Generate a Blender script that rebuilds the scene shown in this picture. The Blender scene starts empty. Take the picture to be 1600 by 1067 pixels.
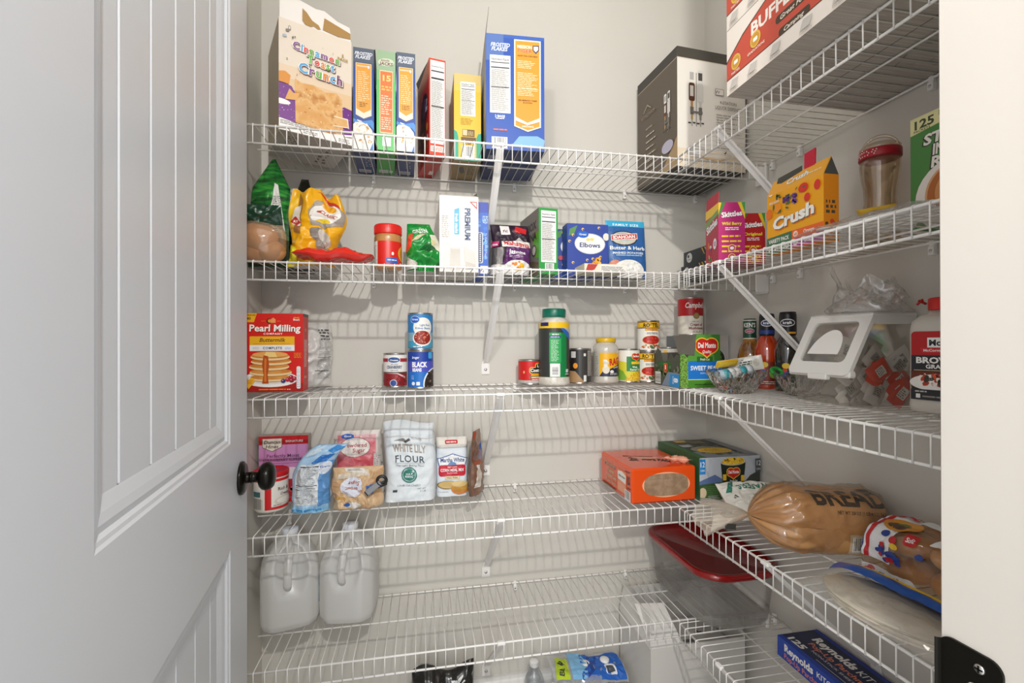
import bpy, math, random
from mathutils import Vector, Matrix, noise
from math import sin, cos, pi, radians, sqrt

K = 0.0254            # the scene is laid out in inches: x=0 right wall, y=0 back wall, z=0 floor
SC = bpy.context.scene
COL = SC.collection

# ------------------------------------------------------------------ camera
cam_d = bpy.data.cameras.new('camera')
cam = bpy.data.objects.new('camera', cam_d)
COL.objects.link(cam)
YAW, PIT, ROLL = 0.1904, 0.0024, -0.0021
fw = Vector((sin(YAW) * cos(PIT), cos(YAW) * cos(PIT), sin(PIT)))
rt = Vector((cos(YAW), -sin(YAW), 0))
up = rt.cross(fw)
rt2 = rt * cos(ROLL) + up * sin(ROLL)
up2 = rt2.cross(fw)
m = Matrix((rt2, up2, -fw)).transposed().to_4x4()
m.translation = Vector((-39.739, -59.9976, 48.2)) * K
cam.matrix_world = m
cam_d.sensor_width = 36
cam_d.lens = 727.2474 * 36 / 1600
cam_d.shift_y = 3.277 / 1600
cam_d.clip_start = 0.02
SC.camera = cam

# ------------------------------------------------------------------ light
w = bpy.data.worlds.new('world'); SC.world = w; w.use_nodes = True
w.node_tree.nodes['Background'].inputs[0].default_value = (0.95, 0.97, 1.0, 1)
w.node_tree.nodes['Background'].inputs[1].default_value = 1.0

def area(name, loc, size, power, color, aim=None, sy=None):
    d = bpy.data.lights.new(name, 'AREA'); d.energy = power; d.color = color
    d.shape = 'RECTANGLE' if sy else 'DISK'; d.size = size * K
    if sy: d.size_y = sy * K
    o = bpy.data.objects.new(name, d); COL.objects.link(o)
    o.location = Vector(loc) * K
    if aim:
        o.rotation_euler = (Vector(aim) - Vector(loc)).to_track_quat('-Z', 'Y').to_euler()
    return o
# the hall's pendant lamp behind the photographer, seen through the doorway
area('hall_wall_lamp', (-57, -86, 78), 4.5, 7, (1, 0.96, 0.9), (-10, -10, 45))
area('hall_pendant_light', (-34, -79, 84), 2.0, 16.5, (1, 0.97, 0.92), (-30, 0, 50))
# broad soft fill added on the hall side to lift the right wall
area('hall_fill_light', (-62, -128, 62), 70, 20, (0.96, 0.98, 1.0), (-22, 0, 50), 60)
# soft overhead fill added inside the pantry
area('pantry_fill_light', (-26, -27, 106), 12, 1.6, (1, 0.95, 0.87))

SC.view_settings.view_transform = 'Standard'
SC.view_settings.look = 'None'
SC.view_settings.gamma = 1
SC.view_settings.exposure = 0.2
SC.view_settings.use_curve_mapping = False

# ------------------------------------------------------------------ materials
def lin(c):
    return c / 12.92 if c <= 0.04045 else ((c + 0.055) / 1.055) ** 2.4
def rgb(h):
    h = h.lstrip('#')
    if len(h) == 3: h = ''.join(a * 2 for a in h)
    return tuple(lin(int(h[i:i + 2], 16) / 255) for i in (0, 2, 4)) + (1,)
MC = {}
def M(h, rough=0.5, metal=0.0, coat=0.0, bump=None, key=None):
    k = (h, rough, metal, coat, bump)
    if k in MC: return MC[k]
    mt = bpy.data.materials.new('paint_' + h.lstrip('#')); mt.use_nodes = True
    nt = mt.node_tree; b = nt.nodes['Principled BSDF']
    b.inputs['Base Color'].default_value = rgb(h)
    b.inputs['Roughness'].default_value = rough
    b.inputs['Metallic'].default_value = metal
    b.inputs['Coat Weight'].default_value = coat
    if bump:
        sc, st, di = bump
        tc = nt.nodes.new('ShaderNodeTexCoord'); n = nt.nodes.new('ShaderNodeTexNoise')
        n.inputs['Scale'].default_value = sc; n.inputs['Detail'].default_value = 4
        bp = nt.nodes.new('ShaderNodeBump'); bp.inputs['Strength'].default_value = st
        bp.inputs['Distance'].default_value = di
        nt.links.new(tc.outputs['Object'], n.inputs['Vector'])
        nt.links.new(n.outputs['Fac'], bp.inputs['Height']); nt.links.new(bp.outputs[0], b.inputs['Normal'])
    MC[k] = mt
    return mt
def tex2(name, c1, c2, scale, kind='noise', rough=0.5, detail=4, lo=0.4, hi=0.6, c3=None, coat=0.0, stretch=None, bump=0.0):
    """two- or three-colour procedural print / food / fabric surface"""
    k = (name, c1, c2, scale)
    if k in MC: return MC[k]
    mt = bpy.data.materials.new(name); mt.use_nodes = True
    nt = mt.node_tree; b = nt.nodes['Principled BSDF']; L = nt.links
    tc = nt.nodes.new('ShaderNodeTexCoord')
    mp = nt.nodes.new('ShaderNodeMapping'); L.new(tc.outputs['Object'], mp.inputs[0])
    if stretch: mp.inputs['Scale'].default_value = stretch
    if kind == 'voronoi':
        t = nt.nodes.new('ShaderNodeTexVoronoi'); t.inputs['Scale'].default_value = scale; out = t.outputs['Distance']
    elif kind == 'wave':
        t = nt.nodes.new('ShaderNodeTexWave'); t.inputs['Scale'].default_value = scale
        t.inputs['Distortion'].default_value = 3; out = t.outputs['Fac']
    else:
        t = nt.nodes.new('ShaderNodeTexNoise'); t.inputs['Scale'].default_value = scale
        t.inputs['Detail'].default_value = detail; out = t.outputs['Fac']
    L.new(mp.outputs[0], t.inputs['Vector'])
    r = nt.nodes.new('ShaderNodeValToRGB'); L.new(out, r.inputs[0])
    e = r.color_ramp.elements
    e[0].position = lo; e[0].color = rgb(c1); e[1].position = hi; e[1].color = rgb(c2)
    if c3:
        x = e.new((lo + hi) / 2); x.color = rgb(c3)
    L.new(r.outputs[0], b.inputs['Base Color'])
    b.inputs['Roughness'].default_value = rough; b.inputs['Coat Weight'].default_value = coat
    if bump:
        bp = nt.nodes.new('ShaderNodeBump'); bp.inputs['Strength'].default_value = bump
        bp.inputs['Distance'].default_value = 0.004
        L.new(out, bp.inputs['Height']); L.new(bp.outputs[0], b.inputs['Normal'])
    MC[k] = mt
    return mt
def film(name, tint='#ffffff', opac=0.12, gloss=0.15, rough=0.12, body='#dddddd'):
    """thin clear plastic: mostly see-through, a little milky, glossy"""
    if name in MC: return MC[name]
    mt = bpy.data.materials.new(name); mt.use_nodes = True; nt = mt.node_tree; L = nt.links
    nt.nodes.remove(nt.nodes['Principled BSDF']); out = nt.nodes['Material Output']
    tr = nt.nodes.new('ShaderNodeBsdfTransparent'); tr.inputs[0].default_value = rgb(tint)
    df = nt.nodes.new('ShaderNodeBsdfDiffuse'); df.inputs[0].default_value = rgb(body)
    gl = nt.nodes.new('ShaderNodeBsdfGlossy'); gl.inputs['Roughness'].default_value = rough
    a = nt.nodes.new('ShaderNodeMixShader'); a.inputs[0].default_value = opac
    L.new(tr.outputs[0], a.inputs[1]); L.new(df.outputs[0], a.inputs[2])
    fr = nt.nodes.new('ShaderNodeLayerWeight'); fr.inputs[0].default_value = 0.35
    mu = nt.nodes.new('ShaderNodeMath'); mu.operation = 'MULTIPLY_ADD'
    mu.inputs[1].default_value = 0.32; mu.inputs[2].default_value = gloss * 0.12
    L.new(fr.outputs['Fresnel'], mu.inputs[0])
    c = nt.nodes.new('ShaderNodeMixShader'); L.new(mu.outputs[0], c.inputs[0])
    L.new(a.outputs[0], c.inputs[1]); L.new(gl.outputs[0], c.inputs[2]); L.new(c.outputs[0], out.inputs[0])
    MC[name] = mt
    return mt
def wallmat(name, c, rough=0.75, st=0.15):
    if name in MC: return MC[name]
    mt = bpy.data.materials.new(name); mt.use_nodes = True; nt = mt.node_tree; b = nt.nodes['Principled BSDF']; L = nt.links
    tc = nt.nodes.new('ShaderNodeTexCoord'); n = nt.nodes.new('ShaderNodeTexNoise')
    n.inputs['Scale'].default_value = 2.5; n.inputs['Detail'].default_value = 5
    L.new(tc.outputs['Object'], n.inputs['Vector'])
    r = nt.nodes.new('ShaderNodeValToRGB'); L.new(n.outputs['Fac'], r.inputs[0])
    a = rgb(c); e = r.color_ramp.elements
    e[0].position = 0.3; e[0].color = tuple(v * 0.96 for v in a[:3]) + (1,)
    e[1].position = 0.7; e[1].color = a
    L.new(r.outputs[0], b.inputs['Base Color']); b.inputs['Roughness'].default_value = rough
    n2 = nt.nodes.new('ShaderNodeTexNoise'); n2.inputs['Scale'].default_value = 160; n2.inputs['Detail'].default_value = 3
    L.new(tc.outputs['Object'], n2.inputs['Vector'])
    bp = nt.nodes.new('ShaderNodeBump'); bp.inputs['Strength'].default_value = st; bp.inputs['Distance'].default_value = 0.001
    L.new(n2.outputs['Fac'], bp.inputs['Height']); L.new(bp.outputs[0], b.inputs['Normal'])
    MC[name] = mt
    return mt
WALL = wallmat('greige_wall_paint', '#d4d0c7')
CEIL = wallmat('ceiling_paint', '#e6e4e0')
JAMB = wallmat('jamb_paint', '#d0cac1', 0.5, 0.08)
TRIM = wallmat('white_trim_paint', '#e9e7e3', 0.4, 0.06)
DOORP = wallmat('white_door_paint', '#d3d6da', 0.38, 0.1)
WIRE = M('#f2f0ec', 0.35)
STEEL = M('#c9c9c6', 0.3, 1.0)
BLACKM = M('#17150f', 0.28, 0.6)
TIN = M('#b9b6b0', 0.28, 0.9)

# ------------------------------------------------------------------ mesh builder
class G:
    def __init__(s):
        s.v = []; s.f = []; s.m = []; s.s = []; s.mats = []
    def mi(s, mat):
        if mat not in s.mats: s.mats.append(mat)
        return s.mats.index(mat)
    def add(s, vs, fs, mat, smooth=False, mx=None):
        o = len(s.v); i = s.mi(mat)
        if mx: vs = [mx @ Vector(p) for p in vs]
        s.v += [tuple(p) for p in vs]
        for f in fs:
            s.f.append(tuple(a + o for a in f)); s.m.append(i); s.s.append(smooth)
        return s
    def box(s, a, b, mat, mx=None, bev=0.0):
        x0, y0, z0 = a; x1, y1, z1 = b
        if bev:
            # chamfered box
            vs = []; e = bev
            for x, sx in ((x0, 1), (x1, -1)):
                for y, sy in ((y0, 1), (y1, -1)):
                    for z, sz in ((z0, 1), (z1, -1)):
                        vs += [(x + sx * e, y + sy * e, z), (x + sx * e, y, z + sz * e), (x, y + sy * e, z + sz * e)]
            # index: 12*ix+6*iy+3*iz+k  k0=z-face k1=y-face k2=x-face
            I = lambda ix, iy, iz, k: 12 * ix + 6 * iy + 3 * iz + k
            fs = []
            for iz in (0, 1): q = [I(0, 0, iz, 0), I(1, 0, iz, 0), I(1, 1, iz, 0), I(0, 1, iz, 0)]; fs.append(q if iz else q[::-1])
            for iy in (0, 1): q = [I(0, iy, 0, 1), I(1, iy, 0, 1), I(1, iy, 1, 1), I(0, iy, 1, 1)]; fs.append(q[::-1] if iy else q)
            for ix in (0, 1): q = [I(ix, 0, 0, 2), I(ix, 1, 0, 2), I(ix, 1, 1, 2), I(ix, 0, 1, 2)]; fs.append(q if ix else q[::-1])
            for ix in (0, 1):
                for iy in (0, 1): fs.append([I(ix, iy, 0, 1), I(ix, iy, 1, 1), I(ix, iy, 1, 2), I(ix, iy, 0, 2)])
            for ix in (0, 1):
                for iz in (0, 1): fs.append([I(ix, 0, iz, 0), I(ix, 1, iz, 0), I(ix, 1, iz, 2), I(ix, 0, iz, 2)])
            for iy in (0, 1):
                for iz in (0, 1): fs.append([I(0, iy, iz, 0), I(1, iy, iz, 0), I(1, iy, iz, 1), I(0, iy, iz, 1)])
            for ix in (0, 1):
                for iy in (0, 1):
                    for iz in (0, 1): fs.append([I(ix, iy, iz, 0), I(ix, iy, iz, 1), I(ix, iy, iz, 2)])
            return s.add(vs, fs, mat, False, mx)
        vs = [(x0, y0, z0), (x1, y0, z0), (x1, y1, z0), (x0, y1, z0), (x0, y0, z1), (x1, y0, z1), (x1, y1, z1), (x0, y1, z1)]
        return s.add(vs, [(0, 3, 2, 1), (4, 5, 6, 7), (0, 1, 5, 4), (1, 2, 6, 5), (2, 3, 7, 6), (3, 0, 4, 7)], mat, False, mx)
    def lathe(s, prof, mat, n=40, mx=None, smooth=True, sx=1, sy=1, power=2):
        """prof: (r,z) list; power>2 makes a rounded-square section"""
        vs = []; fs = []
        for r, z in prof:
            for i in range(n):
                a = 2 * pi * i / n; c, d = cos(a), sin(a)
                if power != 2:
                    q = (abs(c) ** power + abs(d) ** power) ** (-1 / power); c *= q; d *= q
                vs.append((r * c * sx, r * d * sy, z))
        for j in range(len(prof) - 1):
            for i in range(n):
                k = (i + 1) % n
                fs.append((j * n + i, j * n + k, (j + 1) * n + k, (j + 1) * n + i))
        if prof[0][0] > 1e-6: fs.append(tuple(range(n))[::-1])
        if prof[-1][0] > 1e-6: fs.append(tuple((len(prof) - 1) * n + i for i in range(n)))
        return s.add(vs, fs, mat, smooth, mx)
    def tube(s, pts, r, mat, n=6, cap=True, mx=None, closed=False):
        pts = [Vector(p) for p in pts]; vs = []; fs = []; N = len(pts)
        ref = None
        for i, p in enumerate(pts):
            a = pts[(i - 1) % N] if (closed or i > 0) else p
            b = pts[(i + 1) % N] if (closed or i < N - 1) else p
            t = (b - a).normalized()
            if ref is None: ref = Vector((0, 0, 1)) if abs(t.z) < 0.9 else Vector((1, 0, 0))
            u = t.cross(ref).normalized(); ref = u.cross(t).normalized()
            rr = r[i] if isinstance(r, (list, tuple)) else r
            for k in range(n):
                an = 2 * pi * k / n + pi / n
                vs.append(p + (u * cos(an) + ref * sin(an)) * rr)
        for i in range(N if closed else N - 1):
            j = (i + 1) % N
            for k in range(n):
                l = (k + 1) % n
                fs.append((i * n + k, i * n + l, j * n + l, j * n + k))
        if cap and not closed:
            fs.append(tuple(range(n))[::-1]); fs.append(tuple((N - 1) * n + k for k in range(n)))
        return s.add(vs, fs, mat, True, mx)
    def slab(s, q, th, mat, smooth=False, n=None):
        """quad or n-gon in space given thickness"""
        q = [Vector(p) for p in q]
        nn = n or (q[1] - q[0]).cross(q[2] - q[0]).normalized()
        k = len(q); vs = q + [p - nn * th for p in q]
        fs = [tuple(range(k)), tuple(range(2 * k - 1, k - 1, -1))] + [(i, i + k, (i + 1) % k + k, (i + 1) % k) for i in range(k)]
        return s.add(vs, fs, mat, smooth)
    def surf(s, fn, nu, nv, mat, smooth=True, closed_u=False):
        vs = [fn(i / nu, j / nv) for j in range(nv + 1) for i in range(nu + 1)]
        fs = [(j * (nu + 1) + i, j * (nu + 1) + i + 1, (j + 1) * (nu + 1) + i + 1, (j + 1) * (nu + 1) + i) for j in range(nv) for i in range(nu)]
        return s.add(vs, fs, mat, smooth)
    def obj(s, name, parent=None, label=None):
        me = bpy.data.meshes.new(name)
        me.from_pydata([tuple(c * K for c in p) for p in s.v], [], s.f)
        for mt in s.mats: me.materials.append(mt)
        me.polygons.foreach_set('material_index', s.m)
        me.polygons.foreach_set('use_smooth', s.s)
        me.update()
        o = bpy.data.objects.new(name, me); COL.objects.link(o)
        if parent: o.parent = parent
        if label: o['label'] = label
        return o
def place(o, loc, rz=0.0, rx=0.0, ry=0.0):
    o.location = Vector(loc) * K; o.rotation_euler = (radians(rx), radians(ry), radians(rz)); return o
def tag(o, label, cat, group=None, kind=None):
    o['label'] = label; o['category'] = cat
    if group: o['group'] = group
    if kind: o['kind'] = kind
    return o
def thing(name, label, cat, loc=(0, 0, 0), rz=0.0, group=None, rx=0.0, ry=0.0):
    o = bpy.data.objects.new(name, None); COL.objects.link(o); o.empty_display_size = 0.02
    place(o, loc, rz, rx, ry)
    return tag(o, label, cat, group)
def struct(g, name):
    o = g.obj(name); o['kind'] = 'structure'; return o
def RZ(a): return Matrix.Rotation(radians(a), 4, 'Z')
def RX(a): return Matrix.Rotation(radians(a), 4, 'X')
def RY(a): return Matrix.Rotation(radians(a), 4, 'Y')
def TR(x, y, z): return Matrix.Translation((x, y, z))
# ------------------------------------------------------------------ room
XL, YF, HC, DT = -58.5, -46.1, 108.0, 4.6
JX0, JX1, DH = -51.2, -21.0, 96.0      # doorway
struct(G().box((XL - 5, -51.5, -1), (5, 5, 0), wallmat('floor_vinyl', '#a79f94', 0.45)), 'floor')
struct(G().box((XL - 5, YF - DT, HC), (5, 5, HC + 1), CEIL), 'ceiling')
struct(G().box((XL - 5, 0, 0), (5, 5, HC), WALL), 'wall_back')
struct(G().box((0, YF - DT, 0), (5, 0, HC), WALL), 'wall_right')
struct(G().box((XL - 5, YF - DT, 0), (XL, 0, HC), WALL), 'wall_left')
g = G()
g.box((XL, YF - DT, 0), (JX0 - 0.75, YF, HC), WALL)
g.box((JX1 + 0.75, YF - DT, 0), (0, YF, HC), WALL)
g.box((JX0 - 0.75, YF - DT, DH + 0.75), (JX1 + 0.75, YF, HC), WALL)
struct(g, 'wall_front')
# baseboards
def base(nm, p, q, nx, ny):
    g = G(); prof = [(0, 0), (0.55, 0), (0.55, 4.1), (0.42, 4.5), (0.3, 4.7), (0.25, 5.2), (0, 5.25)]
    vs = []
    for (x, y) in (p, q):
        for d, z in prof: vs.append((x + nx * d, y + ny * d, z))
    n = len(prof)
    g.add(vs, [(i, (i + 1) % n, (i + 1) % n + n, i + n) for i in range(n)] + [tuple(range(n)), tuple(range(n, 2 * n))], TRIM)
    return struct(g, nm)
base('baseboard_back', (XL, 0), (0, 0), 0, -1)
base('baseboard_right', (0, 0), (0, YF), -1, 0)
base('baseboard_left', (XL, 0), (XL, YF), 1, 0)
# door frame: jambs, head and stop
g = G()
for x0, x1, st in ((JX0 - 0.75, JX0, 1), (JX1, JX1 + 0.75, -1)):
    g.box((x0, YF - DT, 0), (x1, YF, DH), JAMB, bev=0.06)
    sx = JX0 if st > 0 else JX1 - 0.2
    g.box((sx, -50.4, 0), (sx + 0.2, -49.1, DH), JAMB, bev=0.05)
g.box((JX0 - 0.75, YF - DT, DH), (JX1 + 0.75, YF, DH + 0.75), TRIM)
# casing on the pantry side, set back by a reveal
for x0, x1 in ((JX1 + 0.75, JX1 + 3), (JX0 - 3, JX0 - 0.75)):
    g.box((x0, YF, 0), (x1, YF + 0.4, DH + 2.4), JAMB, bev=0.1)
frame = struct(g, 'trim_1')

# strike plate on the right jamb
sp = thing('strike_plate', 'dark bronze strike plate screwed to the white door jamb', 'strike plate', (JX1, -47.1, 37.0))
g = G(); n = 10
pts = []
def rrect(y0, y1, z0, z1, r, k=6):
    out = []
    for cy, cz, a0 in ((y1 - r, z1 - r, 0), (y0 + r, z1 - r, 90), (y0 + r, z0 + r, 180), (y1 - r, z0 + r, 270)):
        for i in range(k + 1):
            a = radians(a0 + 90 * i / k); out.append((cy + r * cos(a), cz + r * sin(a)))
    return out
outer = rrect(-0.95, 0.98, -1.9, 0.62, 0.42)
hole = rrect(-0.7, 0.1, -1.3, -0.5, 0.25)
N = len(outer)
vs = [(-0.09, y, z) for y, z in outer] + [(-0.09, y, z) for y, z in hole] + [(0.0, y, z) for y, z in outer] + [(0.0, y, z) for y, z in hole]
fs = []
for i in range(N):
    j = (i + 1) % N
    fs += [(i, j, N + j, N + i), (i, 2 * N + i, 2 * N + j, j), (N + i, N + j, 3 * N + j, 3 * N + i)]
g.add(vs, fs, BLACKM)
# curled lip at the pantry edge
g.surf(lambda u, v: (-0.09 - 0.16 * sin(u * pi * 0.6), 0.9 + 0.12 * u, -1.7 + 2.15 * v), 8, 2, BLACKM)
g.obj('plate', sp)
g = G().box((-0.02, -0.65, -1.28), (0.3, 0.08, -0.52), M('#d8d2c6', 0.8)); g.obj('latch_mortise', sp, 'pale bare wood showing in the latch hole')
for z in (0.1, -1.6):
    g = G(); g.lathe([(0.17, 0), (0.15, 0.05), (0.0, 0.06)], STEEL, 16, TR(-0.09, -0.3, z) @ RY(-90)); g.box((-0.165, -0.42, z - 0.025), (-0.14, -0.18, z + 0.025), BLACKM); g.box((-0.165, -0.325, z - 0.12), (-0.14, -0.275, z + 0.12), BLACKM)
    g.obj('screw', sp)

# ------------------------------------------------------------------ door (open into the pantry)
dv = Vector((-.141, .99, 0)).normalized()
door = thing('door_1', 'white two-panel plank door standing open on the left with black knob', 'door', (-50.4, -46.3, 0.4), math.degrees(math.atan2(dv.y, dv.x)))
del door['category']; door['kind'] = 'structure'
W_, H_ = 30.8, 95.0
# local: x along the door from the hinge, face at y=0 looking to -y, thickness to +y
panels = [(5.34, 24.92, 8.6, 32.4), (5.34, 24.92, 40.35, 88.5)]
g = G(); XS = [0, 5.34, 24.92, W_]; ZS = [0, 8.6, 32.4, 40.35, 88.5, H_]
rings = [(0, 0), (0.12, 0.1), (0.3, 0.13), (0.42, 0.3), (0.75, 0.22), (1.15, 0.3), (1.62, 0.46), (1.72, 0.5)]
def door_face(g, ysgn, y0):
    for i in range(3):
        for j in range(5):
            if i == 1 and j in (1, 3): continue
            q = [(XS[i], y0, ZS[j]), (XS[i + 1], y0, ZS[j]), (XS[i + 1], y0, ZS[j + 1]), (XS[i], y0, ZS[j + 1])]
            g.add(q if ysgn > 0 else q[::-1], [(0, 1, 2, 3)], DOORP)
    for x0, x1, z0, z1 in panels:
        vs = []
        for ins, dep in rings:
            vs += [(x0 + ins, y0 + ysgn * dep, z0 + ins), (x1 - ins, y0 + ysgn * dep, z0 + ins), (x1 - ins, y0 + ysgn * dep, z1 - ins), (x0 + ins, y0 + ysgn * dep, z1 - ins)]
        fs = []
        for k in range(len(rings) - 1):
            for a in range(4):
                b = (a + 1) % 4; fs.append((4 * k + a, 4 * k + b, 4 * k + 4 + b, 4 * k + 4 + a))
        g.add(vs, fs, DOORP)
        # plank field with V grooves
        xa, xb, za, zb = x0 + 1.72, x1 - 1.72, z0 + 1.72, z1 - 1.72
        xs = [xa]; gx = [8.45, 11.74, 15.07, 18.37, 21.59]
        prof = [(xa, .5)]
        for c in gx: prof += [(c - .13, .5), (c, .62), (c + .13, .5)]
        prof.append((xb, .5))
        vs = [(x, y0 + ysgn * d, z) for z in (za, zb) for x, d in prof]; n = len(prof)
        g.add(vs, [(i, i + 1, i + 1 + n, i + n) for i in range(n - 1)], DOORP)
door_face(g, 1, 0.0); door_face(g, -1, 1.38)
g.add([(0, 0, 0), (W_, 0, 0), (W_, 1.38, 0), (0, 1.38, 0), (0, 0, H_), (W_, 0, H_), (W_, 1.38, H_), (0, 1.38, H_)],
      [(0, 1, 2, 3), (4, 5, 6, 7), (1, 2, 6, 5), (3, 0, 4, 7)], DOORP)
g.obj('door_slab', door)
kb = G(); mk = TR(28.3, 0, 36.9) @ RX(90)
kb.lathe([(1.34, 0), (1.36, .12), (1.32, .24), (1.18, .3), (1.15, .36), (.5, .4), (.46, .42), (.44, .75), (.48, .78), (.48, .84), (.43, .87), (.42, 1.25), (.5, 1.3), (.85, 1.4), (1.08, 1.62), (1.16, 1.92), (1.1, 2.22), (.85, 2.48), (.45, 2.6), (0, 2.63)], BLACKM, 40, mk)
kb.obj('door_knob', door, 'oil-rubbed black round knob')
g = G().box((W_, .25, 35.8), (W_ + .04, 1.13, 38), BLACKM); g.lathe([(.42, 0), (.42, .3), (.3, .45), (0, .45)], BLACKM, 16, TR(W_, .7, 36.9) @ RY(90)); g.obj('latch', door)
for z in (9, 66, 86):
    g = G(); g.tube([(-.15, -.15, z - 1.75), (-.15, -.15, z + 1.75)], .25, BLACKM, 12); g.obj('hinge', door)

# ------------------------------------------------------------------ wire shelves
SH = {'A': 69.106, 'B': 56.14, 'C': 43.03, 'D': 29.94, 'E': 17.15}
REST = {k: v + 0.21 for k, v in SH.items()}
LIP = 1.734
ORD = {'A': 'top', 'B': 'second from top', 'C': 'middle', 'D': 'fourth from top', 'E': 'lowest'}
WR, RR = 0.105, 0.05
def clip_mesh(g, x, z):
    g.box((x - .22, -.5, z - .95), (x + .22, -.02, z - .25), WIRE, bev=.05)
    g.box((x - .2, -.42, z - .3), (x + .2, -.02, z + .2), WIRE, bev=.05)
def brace(parent, x, z, dx=0.0, drop=11.0, dep=12.08):
    """flat support arm from the front lip down to a foot plate on the wall (local: wall at y=0)"""
    b = G()
    p0 = Vector((x + dx, -dep + .15, z - .35)); p1 = Vector((x, -.55, z - drop + .9))
    t = (p1 - p0).normalized(); s = Vector((1, 0, 0)); nn = t.cross(s).normalized()
    wd = 0.4
    for k in (-1, 1):
        pass
    vs = []
    for p, wf in ((p0, 1.0), (p0.lerp(p1, .85), 1.0), (p1, .7)):
        for a, c in ((-wd * wf, -.12), (wd * wf, -.12), (wd * wf, .12), (0, .02), (-wd * wf, .12)):
            vs.append(p + s * a + nn * c)
    fs = []
    for r in (0, 1):
        for i in range(5):
            j = (i + 1) % 5; fs.append((r * 5 + i, r * 5 + j, r * 5 + 5 + j, r * 5 + 5 + i))
    fs += [(4, 3, 2, 1, 0), (10, 11, 12, 13, 14)]
    b.add(vs, fs, WIRE)
    b.box((x + dx - .45, -dep - .24, z - .2), (x + dx + .45, -dep + .2, z + .16), WIRE, bev=.08)
    o = b.obj('support_brace', parent)
    f = G()
    zz = z - drop
    f.slab([(x - .52, -.16, zz - .75), (x + .52, -.16, zz - .75), (x + .52, -.16, zz + .45), (x + .28, -.2, zz + 1.2), (x - .28, -.2, zz + 1.2), (x - .52, -.16, zz + .45)], .14, WIRE, n=Vector((0, -1, 0)))
    f.obj('foot_plate', o)
    s_ = G().lathe([(.2, 0), (.17, .07), (.08, .1), (0, .1)], STEEL, 16, TR(x, -.17, zz - .15) @ RX(90)); s_.obj('screw', o)
def shelf(key, side):
    z = SH[key]
    if side == 'back':
        t = thing('wire_shelf', f'white wire shelf along the back wall, {ORD[key]} of five', 'shelf', (0, 0, 0), 0, 'wire shelves on the back wall')
        x0, x1, D = -57.0, -.35, 12.08
        rods = [-1.45 - k for k in range(55)]
        clips = [-1.8, -12.5, -27.9, -45.6]; br = [-31.7]; ends = [x1]
    else:
        # built as if along a back wall, then turned onto the right wall
        t = thing('wire_shelf', f'white wire shelf along the right wall, {ORD[key]} of five', 'shelf', (0, 0, 0), -90, 'wire shelves on the right wall')
        x0, x1, D = 12.5, 45.9, 11.6
        rods = [12.8 + k for k in range(33)]
        clips = [13.3, 17.2, 30.3, 43]; br = [25.4 if key == 'D' else 19.2]; ends = []
    g = G()
    for y in (-.35, -D / 2, -D):
        g.tube([(x0, y, z), (x1, y, z)], WR if y != -D / 2 else .085, WIRE, 8)
    for x in rods:
        q = .11 + RR
        g.tube([(x, -.3, z + q - .02), (x, -D + .05, z + q - .02), (x, -D - .09, z + q - .07), (x, -D - q + .01, z + .05), (x, -D - q + .02, z - LIP - .06)], RR, WIRE, 6)
    g.obj('wire_deck', t)
    g = G(); g.tube([(x0, -D, z - LIP), (x1, -D, z - LIP)], WR, WIRE, 8); g.obj('front_rail', t)
    for x in clips:
        g = G(); clip_mesh(g, x, z); o = g.obj('wall_clip', t)
        G().lathe([(.13, 0), (.1, .05), (0, .06)], STEEL, 12, TR(x, -.5, z - .62) @ RX(90)).obj('screw', o)
    for x in br:
        if side == 'back': brace(t, x, z, 0.0, 11.0, D)
        else: brace(t, x, z, 0.4, 11.0, D)
    for x in ends:
        g = G(); g.box((x - .05, -D - .25, z - LIP - .3), (x + .33, -D + 1.5, z + .35), WIRE, bev=.08)
        g.box((x - 1.35, -D - .3, z - LIP - .15), (x + .33, -D - .12, z + .2), WIRE, bev=.04) if key in 'B' else None
        g.obj('end_bracket', t)
    return t
for k in 'ABCDE':
    shelf(k, 'back'); shelf(k, 'right')
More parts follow.
